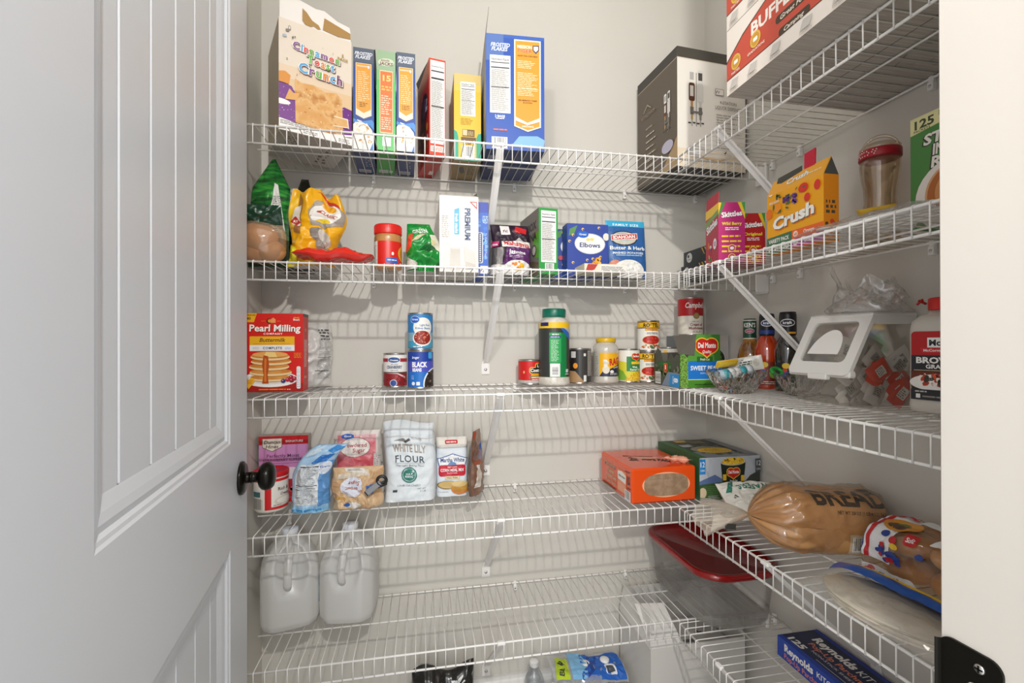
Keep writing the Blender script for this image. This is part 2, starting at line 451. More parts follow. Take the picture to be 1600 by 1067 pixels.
# ------------------------------------------------------------------ flat printing (packaging art) laid on any surface
_TX = {}
def text2d(s, bold=0.0, shear=0.0, sp=1.0):
    k = (s, bold, shear, sp)
    if k in _TX: return _TX[k]
    c = bpy.data.curves.new('t', 'FONT'); c.body = s; c.resolution_u = 2; c.size = 1.4
    c.offset = bold * 0.02; c.shear = shear; c.space_character = sp
    o = bpy.data.objects.new('t', c)
    me = bpy.data.meshes.new_from_object(o)
    vs = [(v.co.x, v.co.y) for v in me.vertices]; fs = [tuple(p.vertices) for p in me.polygons]
    bpy.data.objects.remove(o); bpy.data.curves.remove(c); bpy.data.meshes.remove(me)
    if not vs: vs = [(0, 0)]
    x0 = min(v[0] for v in vs); x1 = max(v[0] for v in vs)
    _TX[k] = ([(x - x0, y) for x, y in vs], fs, x1 - x0)
    return _TX[k]
class Art:
    """polygons in (u,v) inches, each with a material and a growing layer number"""
    def __init__(s): s.p = []; s.n = 1
    def poly(s, pts, col, keep=False):
        s.p.append((pts, s.mat(col), s.n)); 
        if not keep: s.n += 1
        return s
    def mat(s, c): return M(c, 0.42) if isinstance(c, str) else c
    def rect(s, u0, v0, u1, v1, col): return s.poly([(u0, v0), (u1, v0), (u1, v1), (u0, v1)], col)
    def ell(s, cx, cy, rx, ry, col, n=28, rot=0, a0=0, a1=360):
        c, d = cos(radians(rot)), sin(radians(rot)); pts = []
        k = n if a1 - a0 >= 360 else n + 1
        for i in range(k):
            a = radians(a0 + (a1 - a0) * i / n); x, y = rx * cos(a), ry * sin(a)
            pts.append((cx + x * c - y * d, cy + x * d + y * c))
        return s.poly(pts, col)
    def rr(s, u0, v0, u1, v1, r, col):
        pts = []
        for cx, cy, a0 in ((u1 - r, v1 - r, 0), (u0 + r, v1 - r, 90), (u0 + r, v0 + r, 180), (u1 - r, v0 + r, 270)):
            for i in range(5):
                a = radians(a0 + 22.5 * i); pts.append((cx + r * cos(a), cy + r * sin(a)))
        return s.poly(pts, col)
    def T(s, t, cx, cy, h, col, w=None, bold=0.6, shear=0, rot=0, out=None, ob=2.2, sp=1.0, flip=False):
        """text with capital height h centred on (cx,cy)"""
        if out: s.T(t, cx, cy, h, out, w, bold + ob, shear, rot, sp=sp, flip=flip)
        vs, fs, W0 = text2d(t, bold, shear, sp)
        sx = (w / W0) if w else h; c, d = cos(radians(rot)), sin(radians(rot))
        q = []
        for x, y in vs:
            X = (x - W0 / 2) * sx; Y = (y - .5) * h
            if flip: X, Y = -X, -Y
            q.append((cx + X * c - Y * d, cy + X * d + Y * c))
        mt = s.mat(col)
        s.p += [([q[i] for i in f], mt, s.n) for f in fs]
        s.n += 1
        return s
    def lines(s, u0, v0, u1, v1, n, col, fill=.45, jag=.25, seed=1):
        """rows of print too small to read"""
        rd = random.Random(seed); mt = s.mat(col); dv_ = (v1 - v0) / n
        for i in range(n):
            a = v0 + dv_ * i; e = u1 - (u1 - u0) * rd.random() * jag; u = u0
            while u < e:
                l = min(e - u, (u1 - u0) * rd.uniform(.1, .4)); s.p.append(([(u, a), (u + l, a), (u + l, a + dv_ * fill), (u, a + dv_ * fill)], mt, s.n)); u += l + dv_ * .4
        s.n += 1; return s
    def bar(s, u0, v0, u1, v1, vert=True, seed=3):
        s.rect(u0, v0, u1, v1, '#f4f4f2'); rd = random.Random(seed); mt = s.mat('#1a1a1a')
        m_ = .08 * (u1 - u0) if vert else .08 * (v1 - v0)
        a, b = (u0 + m_, u1 - m_) if vert else (v0 + m_, v1 - m_)
        x = a; st = (b - a) / 34
        while x < b - st:
            l = st * rd.choice((.6, .6, 1.2, 1.8))
            s.p.append((([(x, v0 + .12 * (v1 - v0)), (x + l, v0 + .12 * (v1 - v0)), (x + l, v1 - .05), (x, v1 - .05)] if vert else [(u0 + .05, x), (u1 - .05, x), (u1 - .05, x + l), (u0 + .05, x + l)]), mt, s.n))
            x += l + st * rd.choice((.7, 1.1, 1.6))
        s.n += 1; return s
    def nutri(s, u0, v0, u1, v1, seed=1, head=True):
        s.rect(u0, v0, u1, v1, '#f3f2ee'); w = u1 - u0; h = v1 - v0
        if head: s.T('Nutrition Facts', (u0 + u1) / 2, v1 - .07 * h, min(.05 * h, w * .11), '#222', w=w * .86, bold=1.2)
        s.rect(u0 + .05 * w, v1 - .135 * h, u1 - .05 * w, v1 - .12 * h, '#222')
        s.rect(u0 + .05 * w, v1 - .225 * h, u1 - .05 * w, v1 - .205 * h, '#222')
        s.rect(u0 + .05 * w, v1 - .56 * h, u1 - .05 * w, v1 - .545 * h, '#222')
        s.lines(u0 + .06 * w, v0 + .04 * h, u1 - .06 * w, v1 - .24 * h, max(6, int(h / .14)), '#8d8c89', .4, .3, seed)
        return s
    def dots(s, u0, v0, u1, v1, n, r0, r1, cols, seed=1, asp=1.0):
        rd = random.Random(seed)
        for i in range(n):
            r = rd.uniform(r0, r1); x, y = rd.uniform(u0 + r, u1 - r), rd.uniform(v0 + r, v1 - r); a = rd.uniform(0, 180)
            c = rd.choice(cols); mt = s.mat(c); q = []
            for k in range(10):
                t = 2 * pi * k / 10; X, Y = r * cos(t), r * asp * sin(t)
                q.append((x + X * cos(radians(a)) - Y * sin(radians(a)), y + X * sin(radians(a)) + Y * cos(radians(a))))
            s.p.append((q, mt, s.n + (i % 4)))
        s.n += 4; return s
def clip_half(poly, ax, val, keep_less):
    out = []; n = len(poly)
    for i in range(n):
        a, b = poly[i], poly[(i + 1) % n]
        ia = (a[ax] <= val) == keep_less or a[ax] == val; ib = (b[ax] <= val) == keep_less or b[ax] == val
        if ia: out.append(a)
        if ia != ib:
            t = (val - a[ax]) / (b[ax] - a[ax]); out.append((a[0] + (b[0] - a[0]) * t, a[1] + (b[1] - a[1]) * t))
    return out
def split(polys, ax, step, off=0.0):
    res = []
    for p in polys:
        lo = min(q[ax] for q in p); hi = max(q[ax] for q in p)
        k = math.floor((lo - off) / step + 1e-6) + 1
        cur = p
        while off + k * step < hi - 1e-6 and len(cur) > 2:
            v = off + k * step
            a = clip_half(cur, ax, v, True); cur = clip_half(cur, ax, v, False)
            if len(a) > 2: res.append(a)
            k += 1
        if len(cur) > 2: res.append(cur)
    return res
def stick(g, art, fn, su=None, sv=None, eps=0.004, base=0.0, smooth=False, clip=None, offs=(0, 0)):
    """lay art on surface fn(u,v,n)->point; su/sv split size; clip=(u0,v0,u1,v1)"""
    for pts, mt, ly in art.p:
        ps = [pts]
        if len(pts) > 4 and (su or sv or clip) and not convex(pts):
            from mathutils.geometry import tessellate_polygon
            ps = [[pts[i] for i in t] for t in tessellate_polygon([[Vector((a, b, 0)) for a, b in pts]])]
        if clip:
            q = []
            for p in ps:
                for ax, v, kl in ((0, clip[0], False), (0, clip[2], True), (1, clip[1], False), (1, clip[3], True)):
                    if len(p) > 2: p = clip_half(p, ax, v, kl)
                if len(p) > 2: q.append(p)
            ps = q
        if su: ps = split(ps, 0, su, offs[0])
        if sv: ps = split(ps, 1, sv, offs[1])
        n = base + ly * eps
        for p in ps:
            g.add([fn(a, b, n) for a, b in p], [tuple(range(len(p)))], mt, smooth)
def convex(p):
    s = 0; n = len(p)
    for i in range(n):
        a, b, c = p[i], p[(i + 1) % n], p[(i + 2) % n]
        z = (b[0] - a[0]) * (c[1] - b[1]) - (b[1] - a[1]) * (c[0] - b[0])
        if abs(z) > 1e-9:
            if s and (z > 0) != (s > 0): return False
            s = z
    return True

# ------------------------------------------------------------------ cartons
def face_fn(side, w, d, h):
    return {'front': lambda u, v, n: (u, -n, v), 'right': lambda u, v, n: (w + n, u, v),
            'left': lambda u, v, n: (-n, d - u, v), 'bottom': lambda u, v, n: (u, d - v, -n),
            'top': lambda u, v, n: (u, v, h + n)}[side]
def carton(name, label, cat, loc, rz, w, d, h, cols, arts=None, flaps=(), group=None, open_top=False, inner='#9a8d7c', rx=0, ry=0, parts_name='box_body', lean=0.0):
    """cols: one colour or dict per side; flaps: (side, length, tilt degrees from vertical, colour)"""
    t = thing(name, label, cat, loc, rz, group, rx, ry)
    cd = cols if isinstance(cols, dict) else {}
    C0 = cols if isinstance(cols, str) else cols.get('all', '#888')
    g = G(); mm = lambda s: M(cd.get(s, C0), 0.42)
    e = 0.03
    def q(pts, mt): g.add(pts, [(0, 1, 2, 3)], mt)
    V = lambda x, y, z: (x, y, z)
    q([V(0, 0, 0), V(w, 0, 0), V(w, 0, h), V(0, 0, h)], mm('front'))
    q([V(w, 0, 0), V(w, d, 0), V(w, d, h), V(w, 0, h)], mm('right'))
    q([V(w, d, 0), V(0, d, 0), V(0, d, h), V(w, d, h)], mm('back'))
    q([V(0, d, 0), V(0, 0, 0), V(0, 0, h), V(0, d, h)], mm('left'))
    q([V(0, d, 0), V(w, d, 0), V(w, 0, 0), V(0, 0, 0)], mm('bottom'))
    if not open_top: q([V(0, 0, h), V(w, 0, h), V(w, d, h), V(0, d, h)], mm('top'))
    else:
        im = M(inner, .8); k = .04
        g.add([(k, k, h), (w - k, k, h), (w - k, d - k, h), (k, d - k, h), (k, k, k), (w - k, k, k), (w - k, d - k, k), (k, d - k, k), (0, 0, h), (w, 0, h), (w, d, h), (0, d, h)],
              [(0, 4, 5, 1), (1, 5, 6, 2), (2, 6, 7, 3), (3, 7, 4, 0), (4, 7, 6, 5), (0, 1, 9, 8), (1, 2, 10, 9), (2, 3, 11, 10), (3, 0, 8, 11)], im)
    # seams and slightly raised glue edges
    for s_, a in (arts or {}).items():
        W_, H_ = {'front': (w, h), 'right': (d, h), 'left': (d, h), 'bottom': (w, d), 'top': (w, d)}[s_]
        stick(g, a, face_fn(s_, w, d, h), clip=(0, 0, W_, H_))
    g.obj(parts_name, t)
    for fl in flaps:
        side, ln, tilt, col = fl[:4]; cut = fl[4] if len(fl) > 4 else None
        P, Q, O = {'front': ((0, 0), (w, 0), (0, -1)), 'back': ((w, d), (0, d), (0, 1)), 'left': ((0, d), (0, 0), (-1, 0)), 'right': ((w, 0), (w, d), (1, 0))}[side]
        a = radians(tilt); ox, oy = O[0] * sin(a) * ln, O[1] * sin(a) * ln; oz = cos(a) * ln
        prof = cut or [(0.02, 0), (.98, 0), (.98, .9), (.94, 1), (.06, 1), (.02, .9)]
        pts = [(P[0] + (Q[0] - P[0]) * s_ + ox * r, P[1] + (Q[1] - P[1]) * s_ + oy * r, h + oz * r) for s_, r in prof]
        f = G(); f.slab(pts, 0.035, M(col, .6)); f.obj('flap', t)
    return t

# ------------------------------------------------------------------ cans and jars
def can(name, label, loc, r, h, art, body='#eee', rz=0.0, group=None, rim=TIN, cat='can', v0=.2, v1=None):
    t = thing(name, label, cat, loc, rz, group)
    g = G(); v1 = v1 or h - .2
    g.lathe([(r - .1, 0), (r, .02), (r + .02, .08), (r - .02, .15), (r - .03, .2), (r - .03, h - .2), (r - .02, h - .15), (r + .02, h - .08), (r + .01, h - .01), (r - .06, h), (r - .1, h - .12), (r * .85, h - .12), (r * .8, h - .1), (0, h - .1)], rim, 44)
    for k in range(5):
        pass
    g.obj('tin', t)
    l = G(); fn = lambda u, v, n: ((r + n) * sin(u / r - pi), -(r + n) * cos(u / r - pi), v)
    l.lathe([(r + .004, v0), (r + .004, v1)], M(body, .4), 44)
    l.f = [f for f in l.f if len(f) == 4]; l.m = l.m[:len(l.f)]; l.s = l.s[:len(l.f)]
    stick(l, art, fn, su=r * 2 * pi / 44, base=.004, smooth=False, clip=(0, v0, 2 * pi * r, v1))
    l.obj('paper_label', t)
    return t
def jar_label(parent, r, v0, v1, body, art, name='label', n=44):
    l = G(); l.lathe([(r, v0), (r, v1)], M(body, .35) if isinstance(body, str) else body, n)
    l.f = [f for f in l.f if len(f) == 4]; l.m = l.m[:len(l.f)]; l.s = l.s[:len(l.f)]
    fn = lambda u, v, k: ((r + k) * sin(u / r - pi), -(r + k) * cos(u / r - pi), v)
    stick(l, art, fn, su=r * 2 * pi / n, base=.004, clip=(0, v0, 2 * pi * r, v1))
    return l.obj(name, parent)

# ------------------------------------------------------------------ soft bags
def crumple(p, f, seed):
    """sharp-creased height, about 0..1"""
    q = Vector((p[0] * f + seed * 7.3, p[1] * f - seed * 3.1, p[2] * f + seed))
    a = 1 - abs(noise.noise(q)) * 2.2; b = 1 - abs(noise.noise(q * 2.3 + Vector((9, 2, 5)))) * 2.2
    return max(0, a) * .65 + max(0, b) * .35
class Bag:
    """soft pack W x H, thickness T; warp(x,y,z)->(x,y,z) bends the whole thing"""
    def __init__(s, W, H, T, kind='pouch', amp=.18, freq=.55, seed=1, warp=None, nu=30, nv=40, width=None):
        s.W, s.H, s.T, s.kind, s.amp, s.freq, s.seed, s.warp, s.nu, s.nv, s.width = W, H, T, kind, amp, freq, seed, warp, nu, nv, width
    def prof(s, a, b):
        e = max(0, 1 - abs(2 * a - 1) ** (2.6 if s.kind != 'sack' else 7)) ** .5
        if s.kind == 'pouch': k = min(1, max(0, (1 - b) / .75)) ** .7 * (1 if b > .05 else .85 + 3 * b)
        elif s.kind == 'sack': k = 1 if b < .88 else max(.12, 1 - (b - .88) / .12 * .88)
        else: k = max(0, 1 - abs(2 * b - 1) ** 3.2) ** .6
        return e * k
    def pt(s, a, b, side, n=0.0):
        w = s.width(b) if s.width else 1.0
        x = (a - .5) * s.W * w + s.W / 2; z = b * s.H
        d = s.T / 2 * s.prof(a, b)
        c = (crumple((x, side * 3, z), s.freq, s.seed) - .55) * s.amp * (.25 + min(1, s.prof(a, b) * 1.4))
        y = side * (d + c * (1 if d > .02 else .3)) + side * n
        p = (x, y, z)
        if s.warp: p = s.warp(*p)
        return p
    def gpt(s, a, b, side, n=0.0):
        # point on the faceted surface itself, pushed out by n
        i = min(s.nu - 1, max(0, int(a * s.nu + 1e-6))); j = min(s.nv - 1, max(0, int(b * s.nv + 1e-6)))
        fa, fb = a * s.nu - i, b * s.nv - j; q = []
        for ii, jj in ((i, j), (i + 1, j), (i + 1, j + 1), (i, j + 1)):
            k = (ii, jj, side)
            if k not in s.cache: s.cache[k] = Vector(s.pt(ii / s.nu, jj / s.nv, side))
            q.append(s.cache[k])
        P = (q[0] * (1 - fa) + q[1] * fa) * (1 - fb) + (q[3] * (1 - fa) + q[2] * fa) * fb
        N = (q[1] - q[0] + q[2] - q[3]).cross(q[3] - q[0] + q[2] - q[1])
        N = N.normalized() * (-side) if N.length > 1e-9 else Vector((0, side, 0))
        return tuple(P + N * n)
    def build(s, g, front, back=None, art=None, art_back=None, eps=.006, base=.02):
        # front faces -y
        s.cache = {}
        g.surf(lambda u, v: s.pt(u, v, -1), s.nu, s.nv, front)
        g.surf(lambda u, v: s.pt(1 - u, v, 1), s.nu, s.nv, back or front)
        if s.kind in ('pouch', 'sack'):
            # gusset bottom and sides close the gap
            N = s.nu; vs = [s.pt(i / N, 0, -1) for i in range(N + 1)] + [s.pt(i / N, 0, 1) for i in range(N + 1)]
            g.add(vs, [(i, i + N + 1, i + N + 2, i + 1) for i in range(N)], back or front)
        for e in (0, 1):
            N = s.nv; vs = [s.pt(e, i / N, -1) for i in range(N + 1)] + [s.pt(e, i / N, 1) for i in range(N + 1)]
            g.add(vs, [(i, i + 1, i + N + 2, i + N + 1) for i in range(N)], back or front, True)
        N = s.nu; vs = [s.pt(i / N, 1, -1) for i in range(N + 1)] + [s.pt(i / N, 1, 1) for i in range(N + 1)]
        g.add(vs, [(i, i + 1, i + N + 2, i + N + 1) for i in range(N)], back or front)
        if art: stick(g, art, lambda u, v, n: s.gpt(u / s.W, v / s.H, -1, n), su=s.W / s.nu, sv=s.H / s.nv, eps=eps, base=base, clip=(.02, .02, s.W - .02, s.H - .02), smooth=False)
        if art_back: stick(g, art_back, lambda u, v, n: s.gpt(1 - u / s.W, v / s.H, 1, n), su=s.W / s.nu, sv=s.H / s.nv, eps=eps, base=base, clip=(.02, .02, s.W - .02, s.H - .02))
        return g
FOIL = lambda c, r=.28: M(c, r, 0.0, .5)
# ================================================================== TOP SHELF
zA = REST['A']
toast = tex2('toast_print', '#d9a05a', '#c07f38', 26, lo=.42, hi=.66, c3='#e3b578')
# --- big cinnamon cereal box, standing at an angle in the left corner
a = Art(); w, h = 7.0, 11.1
a.rect(0, 0, w, h, '#e6d9c8')
a.rect(0, 5.2, w, 6.6, '#e6cfb2'); a.rect(0, 3.2, w, 5.3, '#e3c39a')
a.poly([(0, 1.15), (1.6, 1.0), (1.6, 3.9), (1.15, 4.6), (0, 4.9)], '#7b3f8c'); a.poly([(5.6, 1.0), (7, 1.0), (7, 3.8), (6.2, 3.95), (5.6, 3.4)], '#6f2c86')
a.dots(0, 1.2, 1.5, 4.5, 22, .02, .045, ['#e9dff0'], 4); a.dots(5.7, 1.1, 7, 3.8, 12, .02, .05, ['#e9dff0'], 5)
a.ell(.1, 2.85, .95, .28, '#f7f4ef')
a.poly([(1.5, 1.1), (5.9, .65), (6.1, 1.6), (6.0, 4.6), (5.4, 5.15), (4.3, 4.9), (3.2, 5.3), (2.1, 5.15), (1.45, 5.45)], toast)
a.dots(1.7, 1.3, 5.8, 5.0, 60, .03, .12, ['#e7b879', '#c98c48', '#edc48c', '#b97835'], 6, .6)
a.poly([(.55, 3.15), (1.6, 3.3), (1.9, 4.1), (1.3, 3.95), (.95, 4.3)], '#e2ab62'); a.poly([(5.0, 1.7), (6.6, 1.85), (6.5, 2.7), (5.2, 2.7)], toast)
a.poly([(0, 4.75), (.9, 4.7), (1.05, 5.6), (.55, 5.9), (0, 5.75)], '#dd9440')
a.poly([(5.1, 1.65), (6.7, 1.8), (6.6, 2.75), (5.2, 2.75), (5.1, 2.65), (6.5, 2.63), (6.6, 1.88), (5.1, 1.75)], '#f6e6cb')
L = 'Cinnamon'; xs = 1.25
cc = ['#8a5f96', '#5fa7d6', '#e2574f', '#6bb24d', '#5fa7d6', '#8a5f96', '#e2574f', '#6bb24d']
def multi(a, word, cx, cy, hh, W, cols, rot):
    for pad, cc_, off in ((.2, '#6d4a52', .05), (.14, '#fffaf2', 0), (0, None, 0)):
        ws = [text2d(c, 2.2)[2] + .14 for c in word]; s = W / sum(ws); x = -W / 2; a.n += 1
        for c, q, col in zip(word, ws, cols):
            dx = x + q * s / 2; x += q * s
            a.T(c, cx + dx * cos(radians(rot)) + off, cy + dx * sin(radians(rot)) - off, hh, cc_ or col, w=(q - .14) * s * 1.0 + pad, bold=2.2 + pad * 14, rot=rot); a.n -= 1
        a.n += 1
multi(a, 'Cinnamon', 3.5, 8.66, .74, 4.6, cc, -3)
multi(a, 'Toast', 3.9, 7.72, .82, 2.75, ['#6bb24d', '#e2574f', '#e2893f', '#6bb24d', '#5fa7d6'], -3)
multi(a, 'Crunch', 3.9, 6.63, .98, 4.35, ['#5fa7d6', '#8a5f96', '#6bb24d', '#e2893f', '#5fa7d6', '#7b3f6c'], -3)
a.T('2', 6.05, 9.25, .3, '#a98a3a', bold=2); a.T('BAGS', 6.05, 8.85, .26, '#a98a3a', w=1.05, bold=2)
a.ell(.95, 10.25, .12, .22, '#8a8078'); a.ell(.95, 10.25, .06, .15, '#f1e6d8'); a.ell(.75, 9.95, .17, .12, '#8a8078')
a.ell(.5, 9.35, .2, .12, '#a9bcd0'); a.dots(.3, 5.5, 6.8, 9.8, 14, .03, .08, ['#9aa36a', '#d9694a', '#b6a48c', '#555'], 9)
a.rect(0, 0, w, .72, '#f6f3ef'); a.poly([(0, .7), (4.6, .45), (7, .9), (7, 1.1), (4.3, .62), (0, 1.15)], '#f6f3ef')
a.lines(.1, .62, 2.6, 1.05, 3, '#6d6763', .5, .2, 3); a.lines(2.2, .15, 3.6, .5, 2, '#888', .5, .2, 3); a.lines(5.6, .15, 6.8, .55, 3, '#888', .5, .2, 4)
bt = Art().rect(0, 0, 7, 7.6, '#b9b4ae').lines(1, 4.5, 2.2, 6.8, 5, '#6b625c', .5, .3).lines(4.6, 1.0, 5.8, 6, 6, '#6b4a42', .55, .4).rect(2.6, 4.6, 3.6, 5.0, '#8a827b')
ctc = carton('cereal_box', 'large cream cinnamon cereal box with open torn flap in the left shelf corner', 'cereal box',
             (-53.5, -11.0, zA), 23.6, w, 7.6, h, {'all': '#c9bba5', 'front': '#e6d9c8', 'bottom': '#b9b4ae'}, {'front': a, 'bottom': bt},
             flaps=[('front', 2.6, -8, '#efe9e2', [(0.01, 0), (.99, 0), (.99, .45), (.98, .62), (.8, .7), (.62, .95), (.5, .9), (.32, 1.0), (.05, 1.15), (.02, 1.1)]), ('right', 1.7, 4, '#8f7a5c', [(.02, 0), (.95, 0), (.6, .5), (.3, 1), (.1, .8)])], open_top=True)
f = G()   # torn brown patches on the inside-out flap
for pts in ([(2.15, 11.55), (2.4, 11.2), (2.95, 11.05), (3.25, 11.35), (3.6, 11.1), (3.9, 11.25), (3.7, 11.65), (3.1, 11.9), (2.6, 12.6), (2.2, 12.9)], [(4.1, 11.3), (5.6, 10.95), (6.9, 11.35), (6.9, 12.0), (5.6, 12.35), (4.3, 12.7)]):
    f.slab([(x, -.06 + (z - 11.1) * sin(radians(8)) - .0, max(z, 11.15)) for x, z in pts], .01, M('#b08a54', .85), n=Vector((0, -1, 0)))
f.obj('torn_board', ctc, 'bare brown board where the flap print tore off')

def swoosh_title(a, t1, t2, cx, y, w, col='#eef2fa', h=.3):
    a.T(t1, cx, y, h, col, w=w * .84, bold=2.2, shear=.25); a.T(t2, cx - .03 * w, y - h * 1.15, h, col, w=w * .72, bold=2.2, shear=.25)
flake = tex2('flake_print', '#e8b767', '#f2e6cf', 34, lo=.4, hi=.6)
def frosted_side(w, h, seed):
    a = Art(); a.rect(0, 0, w, h, '#2c4f9c'); a.rect(0, h * .86, w, h, '#5d6676'); a.rect(0, h * .80, w, h * .86, '#49597a')  # greyish top bands: a reflection painted into the box colour
    swoosh_title(a, 'FROSTED', 'FLAKES', w / 2, h * .945, w * 1.02, '#e8ebf2', .34)
    a.poly([(w * .12, h * .34), (w / 2, h * .305), (w * .88, h * .34), (w * .88, h * .85), (w * .12, h * .85)], '#f3e0c0')
    a.poly([(w * .15, h * .345), (w / 2, h * .312), (w * .85, h * .345), (w * .85, h * .845), (w * .15, h * .845)], '#e9a23d')
    a.poly([(w * .15, h * .4), (w / 2, h * .36), (w * .85, h * .4), (w * .85, h * .345), (w / 2, h * .312), (w * .15, h * .345)], '#efe6d2')
    a.T('MISSION', w * .45, h * .82, .16, '#faf2e2', w=w * .5, bold=1.8); a.ell(w * .74, h * .815, .12, .16, '#dfe2ea')
    a.lines(w * .22, h * .48, w * .8, h * .78, 15, '#f6dfae', .4, .4, seed); a.lines(w * .3, h * .42, w * .72, h * .47, 3, '#7a5320', .4, .3, seed)
    a.poly([(0, 0), (w, 0), (w, h * .12), (w * .9, h * .2), (w * .6, h * .27), (w * .2, h * .29), (0, h * .24)], '#f1efe9')
    a.poly([(0, h * .3), (w * .3, h * .27), (w * .9, h * .3), (w, h * .27), (w, h * .2), (w * .8, h * .24), (w * .4, h * .27), (0, h * .26)], '#4f8fd6')
    a.dots(w * .08, h * .05, w * .95, h * .26, 34, .1, .24, ['#efdcb8', '#d9b276', '#f7efdf', '#c99a58', '#fff'], seed, .6)
    a.poly([(w * .8, 0), (w, 0), (w, h * .1)], '#3f7fd0')
    return a
def dkbottom(w, d, c, seed=1):
    return Art().rect(0, 0, w, d, c).rect(w * .1, d * .06, w * .75, d * .2, '#b9b9bd').lines(w * .14, d * .08, w * .7, d * .18, 4, '#5a5a66', .5, .1, seed).lines(w * .5, d * .35, w * .8, d * .8, 6, '#a9aabb', .4, .5, seed)
carton('cereal_box', 'blue cereal box side on, orange panel, directly right of the big cinnamon cereal box', 'cereal box', (-47.0, -7.65, zA), 3.5, 2.15, 7.3, 11.0,
       {'all': '#22418a', 'top': '#9aa0a8', 'bottom': '#25386d'}, {'front': frosted_side(2.15, 11.0, 2), 'bottom': dkbottom(2.15, 7.3, '#27396c')}, flaps=[('right', .22, 40, '#57504a')])
a = Art(); w, h = 2.0, 10.8
a.rect(0, 0, w, h, '#63c36c'); a.rect(0, h * .8, w, h, '#9bb893'); a.rect(0, h * .7, w, h * .8, '#84bd7f')
a.ell(w / 2, h * .885, .85, .42, '#cfd8c0', rot=6); a.T('apple', w * .45, h * .905, .22, '#8f6b55', w=.9, bold=1.5, shear=.2); a.T('JACKS', w / 2, h * .87, .34, '#7a4f42', w=1.45, bold=2.4, shear=.2, out='#f0efe4', ob=1.6)
a.rect(w * .17, h * .17, w * .86, h * .8, '#f1d9b4'); a.rect(w * .2, h * .18, w * .83, h * .79, '#e8793f')
a.T('15', w * .54, h * .725, .62, '#f7d27a', w=.86, bold=2.4); a.lines(w * .26, h * .6, w * .8, h * .655, 2, '#f4c05c', .6, .1, 1)
a.lines(w * .25, h * .36, w * .8, h * .56, 9, '#f7dcc0', .45, .4, 5); a.lines(w * .25, h * .21, w * .8, h * .34, 6, '#f7dcc0', .45, .4, 8)
a.rect(w * .3, h * .04, w * .75, h * .13, '#e6ece6')
carton('cereal_box', 'narrow green cereal box with orange panel between the two blue striped boxes', 'cereal box', (-44.55, -7.95, zA), 4.5, w, 7.3, h,
       {'all': '#3f9a4b', 'top': '#8fa98c', 'bottom': '#2f8a35'}, {'front': a, 'bottom': Art().rect(0, 0, 2, 7.3, '#3c9a3c').rect(.2, .4, 1.3, 1.5, '#b9b9bd').ell(1.6, 1.0, .2, .45, '#d9e6d9')}, flaps=[('right', .25, 50, '#4a6b3f')])
carton('cereal_box', 'blue cereal box side on, orange panel, left of the red open box', 'cereal box', (-42.45, -7.95, zA), 2, 2.0, 7.5, 10.8,
       {'all': '#22418a', 'top': '#777', 'bottom': '#25386d'}, {'front': frosted_side(2.0, 10.8, 7), 'bottom': dkbottom(2.0, 7.5, '#27396c')}, flaps=[('back', .6, 30, '#5b5550', [(0.05, 0), (.95, 0), (.5, 1)])])
# red box
a = Art(); w, h = 1.85, 10.7
a.rect(0, 0, w, h, '#e2401f'); a.nutri(.14, 1.25, w - .1, h - .2, 3); a.rect(.14, .35, w - .12, 1.0, '#f3efe9'); a.lines(.25, .5, w - .3, .9, 3, '#d96a55', .5, .2, 3)
b = Art(); d = 7.6; b.rect(0, 0, d, h, '#d5281c'); b.rect(0, h * .82, d, h, '#c9642e')
b.ell(4.4, 6.1, 2.1, 1.9, '#2b1c28'); b.ell(4.6, 6.3, 1.3, 1.1, '#5a3340'); b.poly([(1, 2.2), (3.4, 1.2), (5.6, 2.6), (5.0, 5), (2.2, 5.2), (.6, 4)], '#5b2a1c')
b.dots(.3, .4, 6.4, 4.6, 60, .15, .42, ['#8a3e1a', '#c97a2c', '#3c2a30', '#c43a22', '#e2a83c', '#2f5c38'], 5, .7)
b.T('1', 3.2, 8.2, .8, '#e9c0b4', bold=2); b.ell(6.4, 3.5, .45, .45, '#e2b23c'); b.ell(6.5, 2.2, .4, .4, '#e8e2d4'); b.dots(4.8, 5.2, 6.6, 7.2, 9, .2, .35, ['#d9d0dc', '#a63a6a', '#7a5a9c'], 8)
carton('cereal_box', 'bright red cereal box with open grey top flaps and white nutrition panel', 'cereal box', (-38.95, -7.75, zA), 10, w, d - .2, h,
       {'all': '#c72a1c', 'left': '#d5281c', 'bottom': '#b3261c'}, {'front': a, 'left': b, 'bottom': Art().rect(0, 0, w, 7.5, '#b82a1e').rect(1.0, 1.2, 1.5, 2.4, '#e6d2c8').T('1', .6, 1.4, .5, '#e6b0a4', bold=2)},
       flaps=[('left', .75, 22, '#6d655d', [(.02, 0), (.9, 0), (.6, .4), (.2, .8), (.05, 1)]), ('right', .85, -6, '#6f675e', [(.02, 0), (.9, 0), (.45, 1), (.2, .5)])], open_top=True)
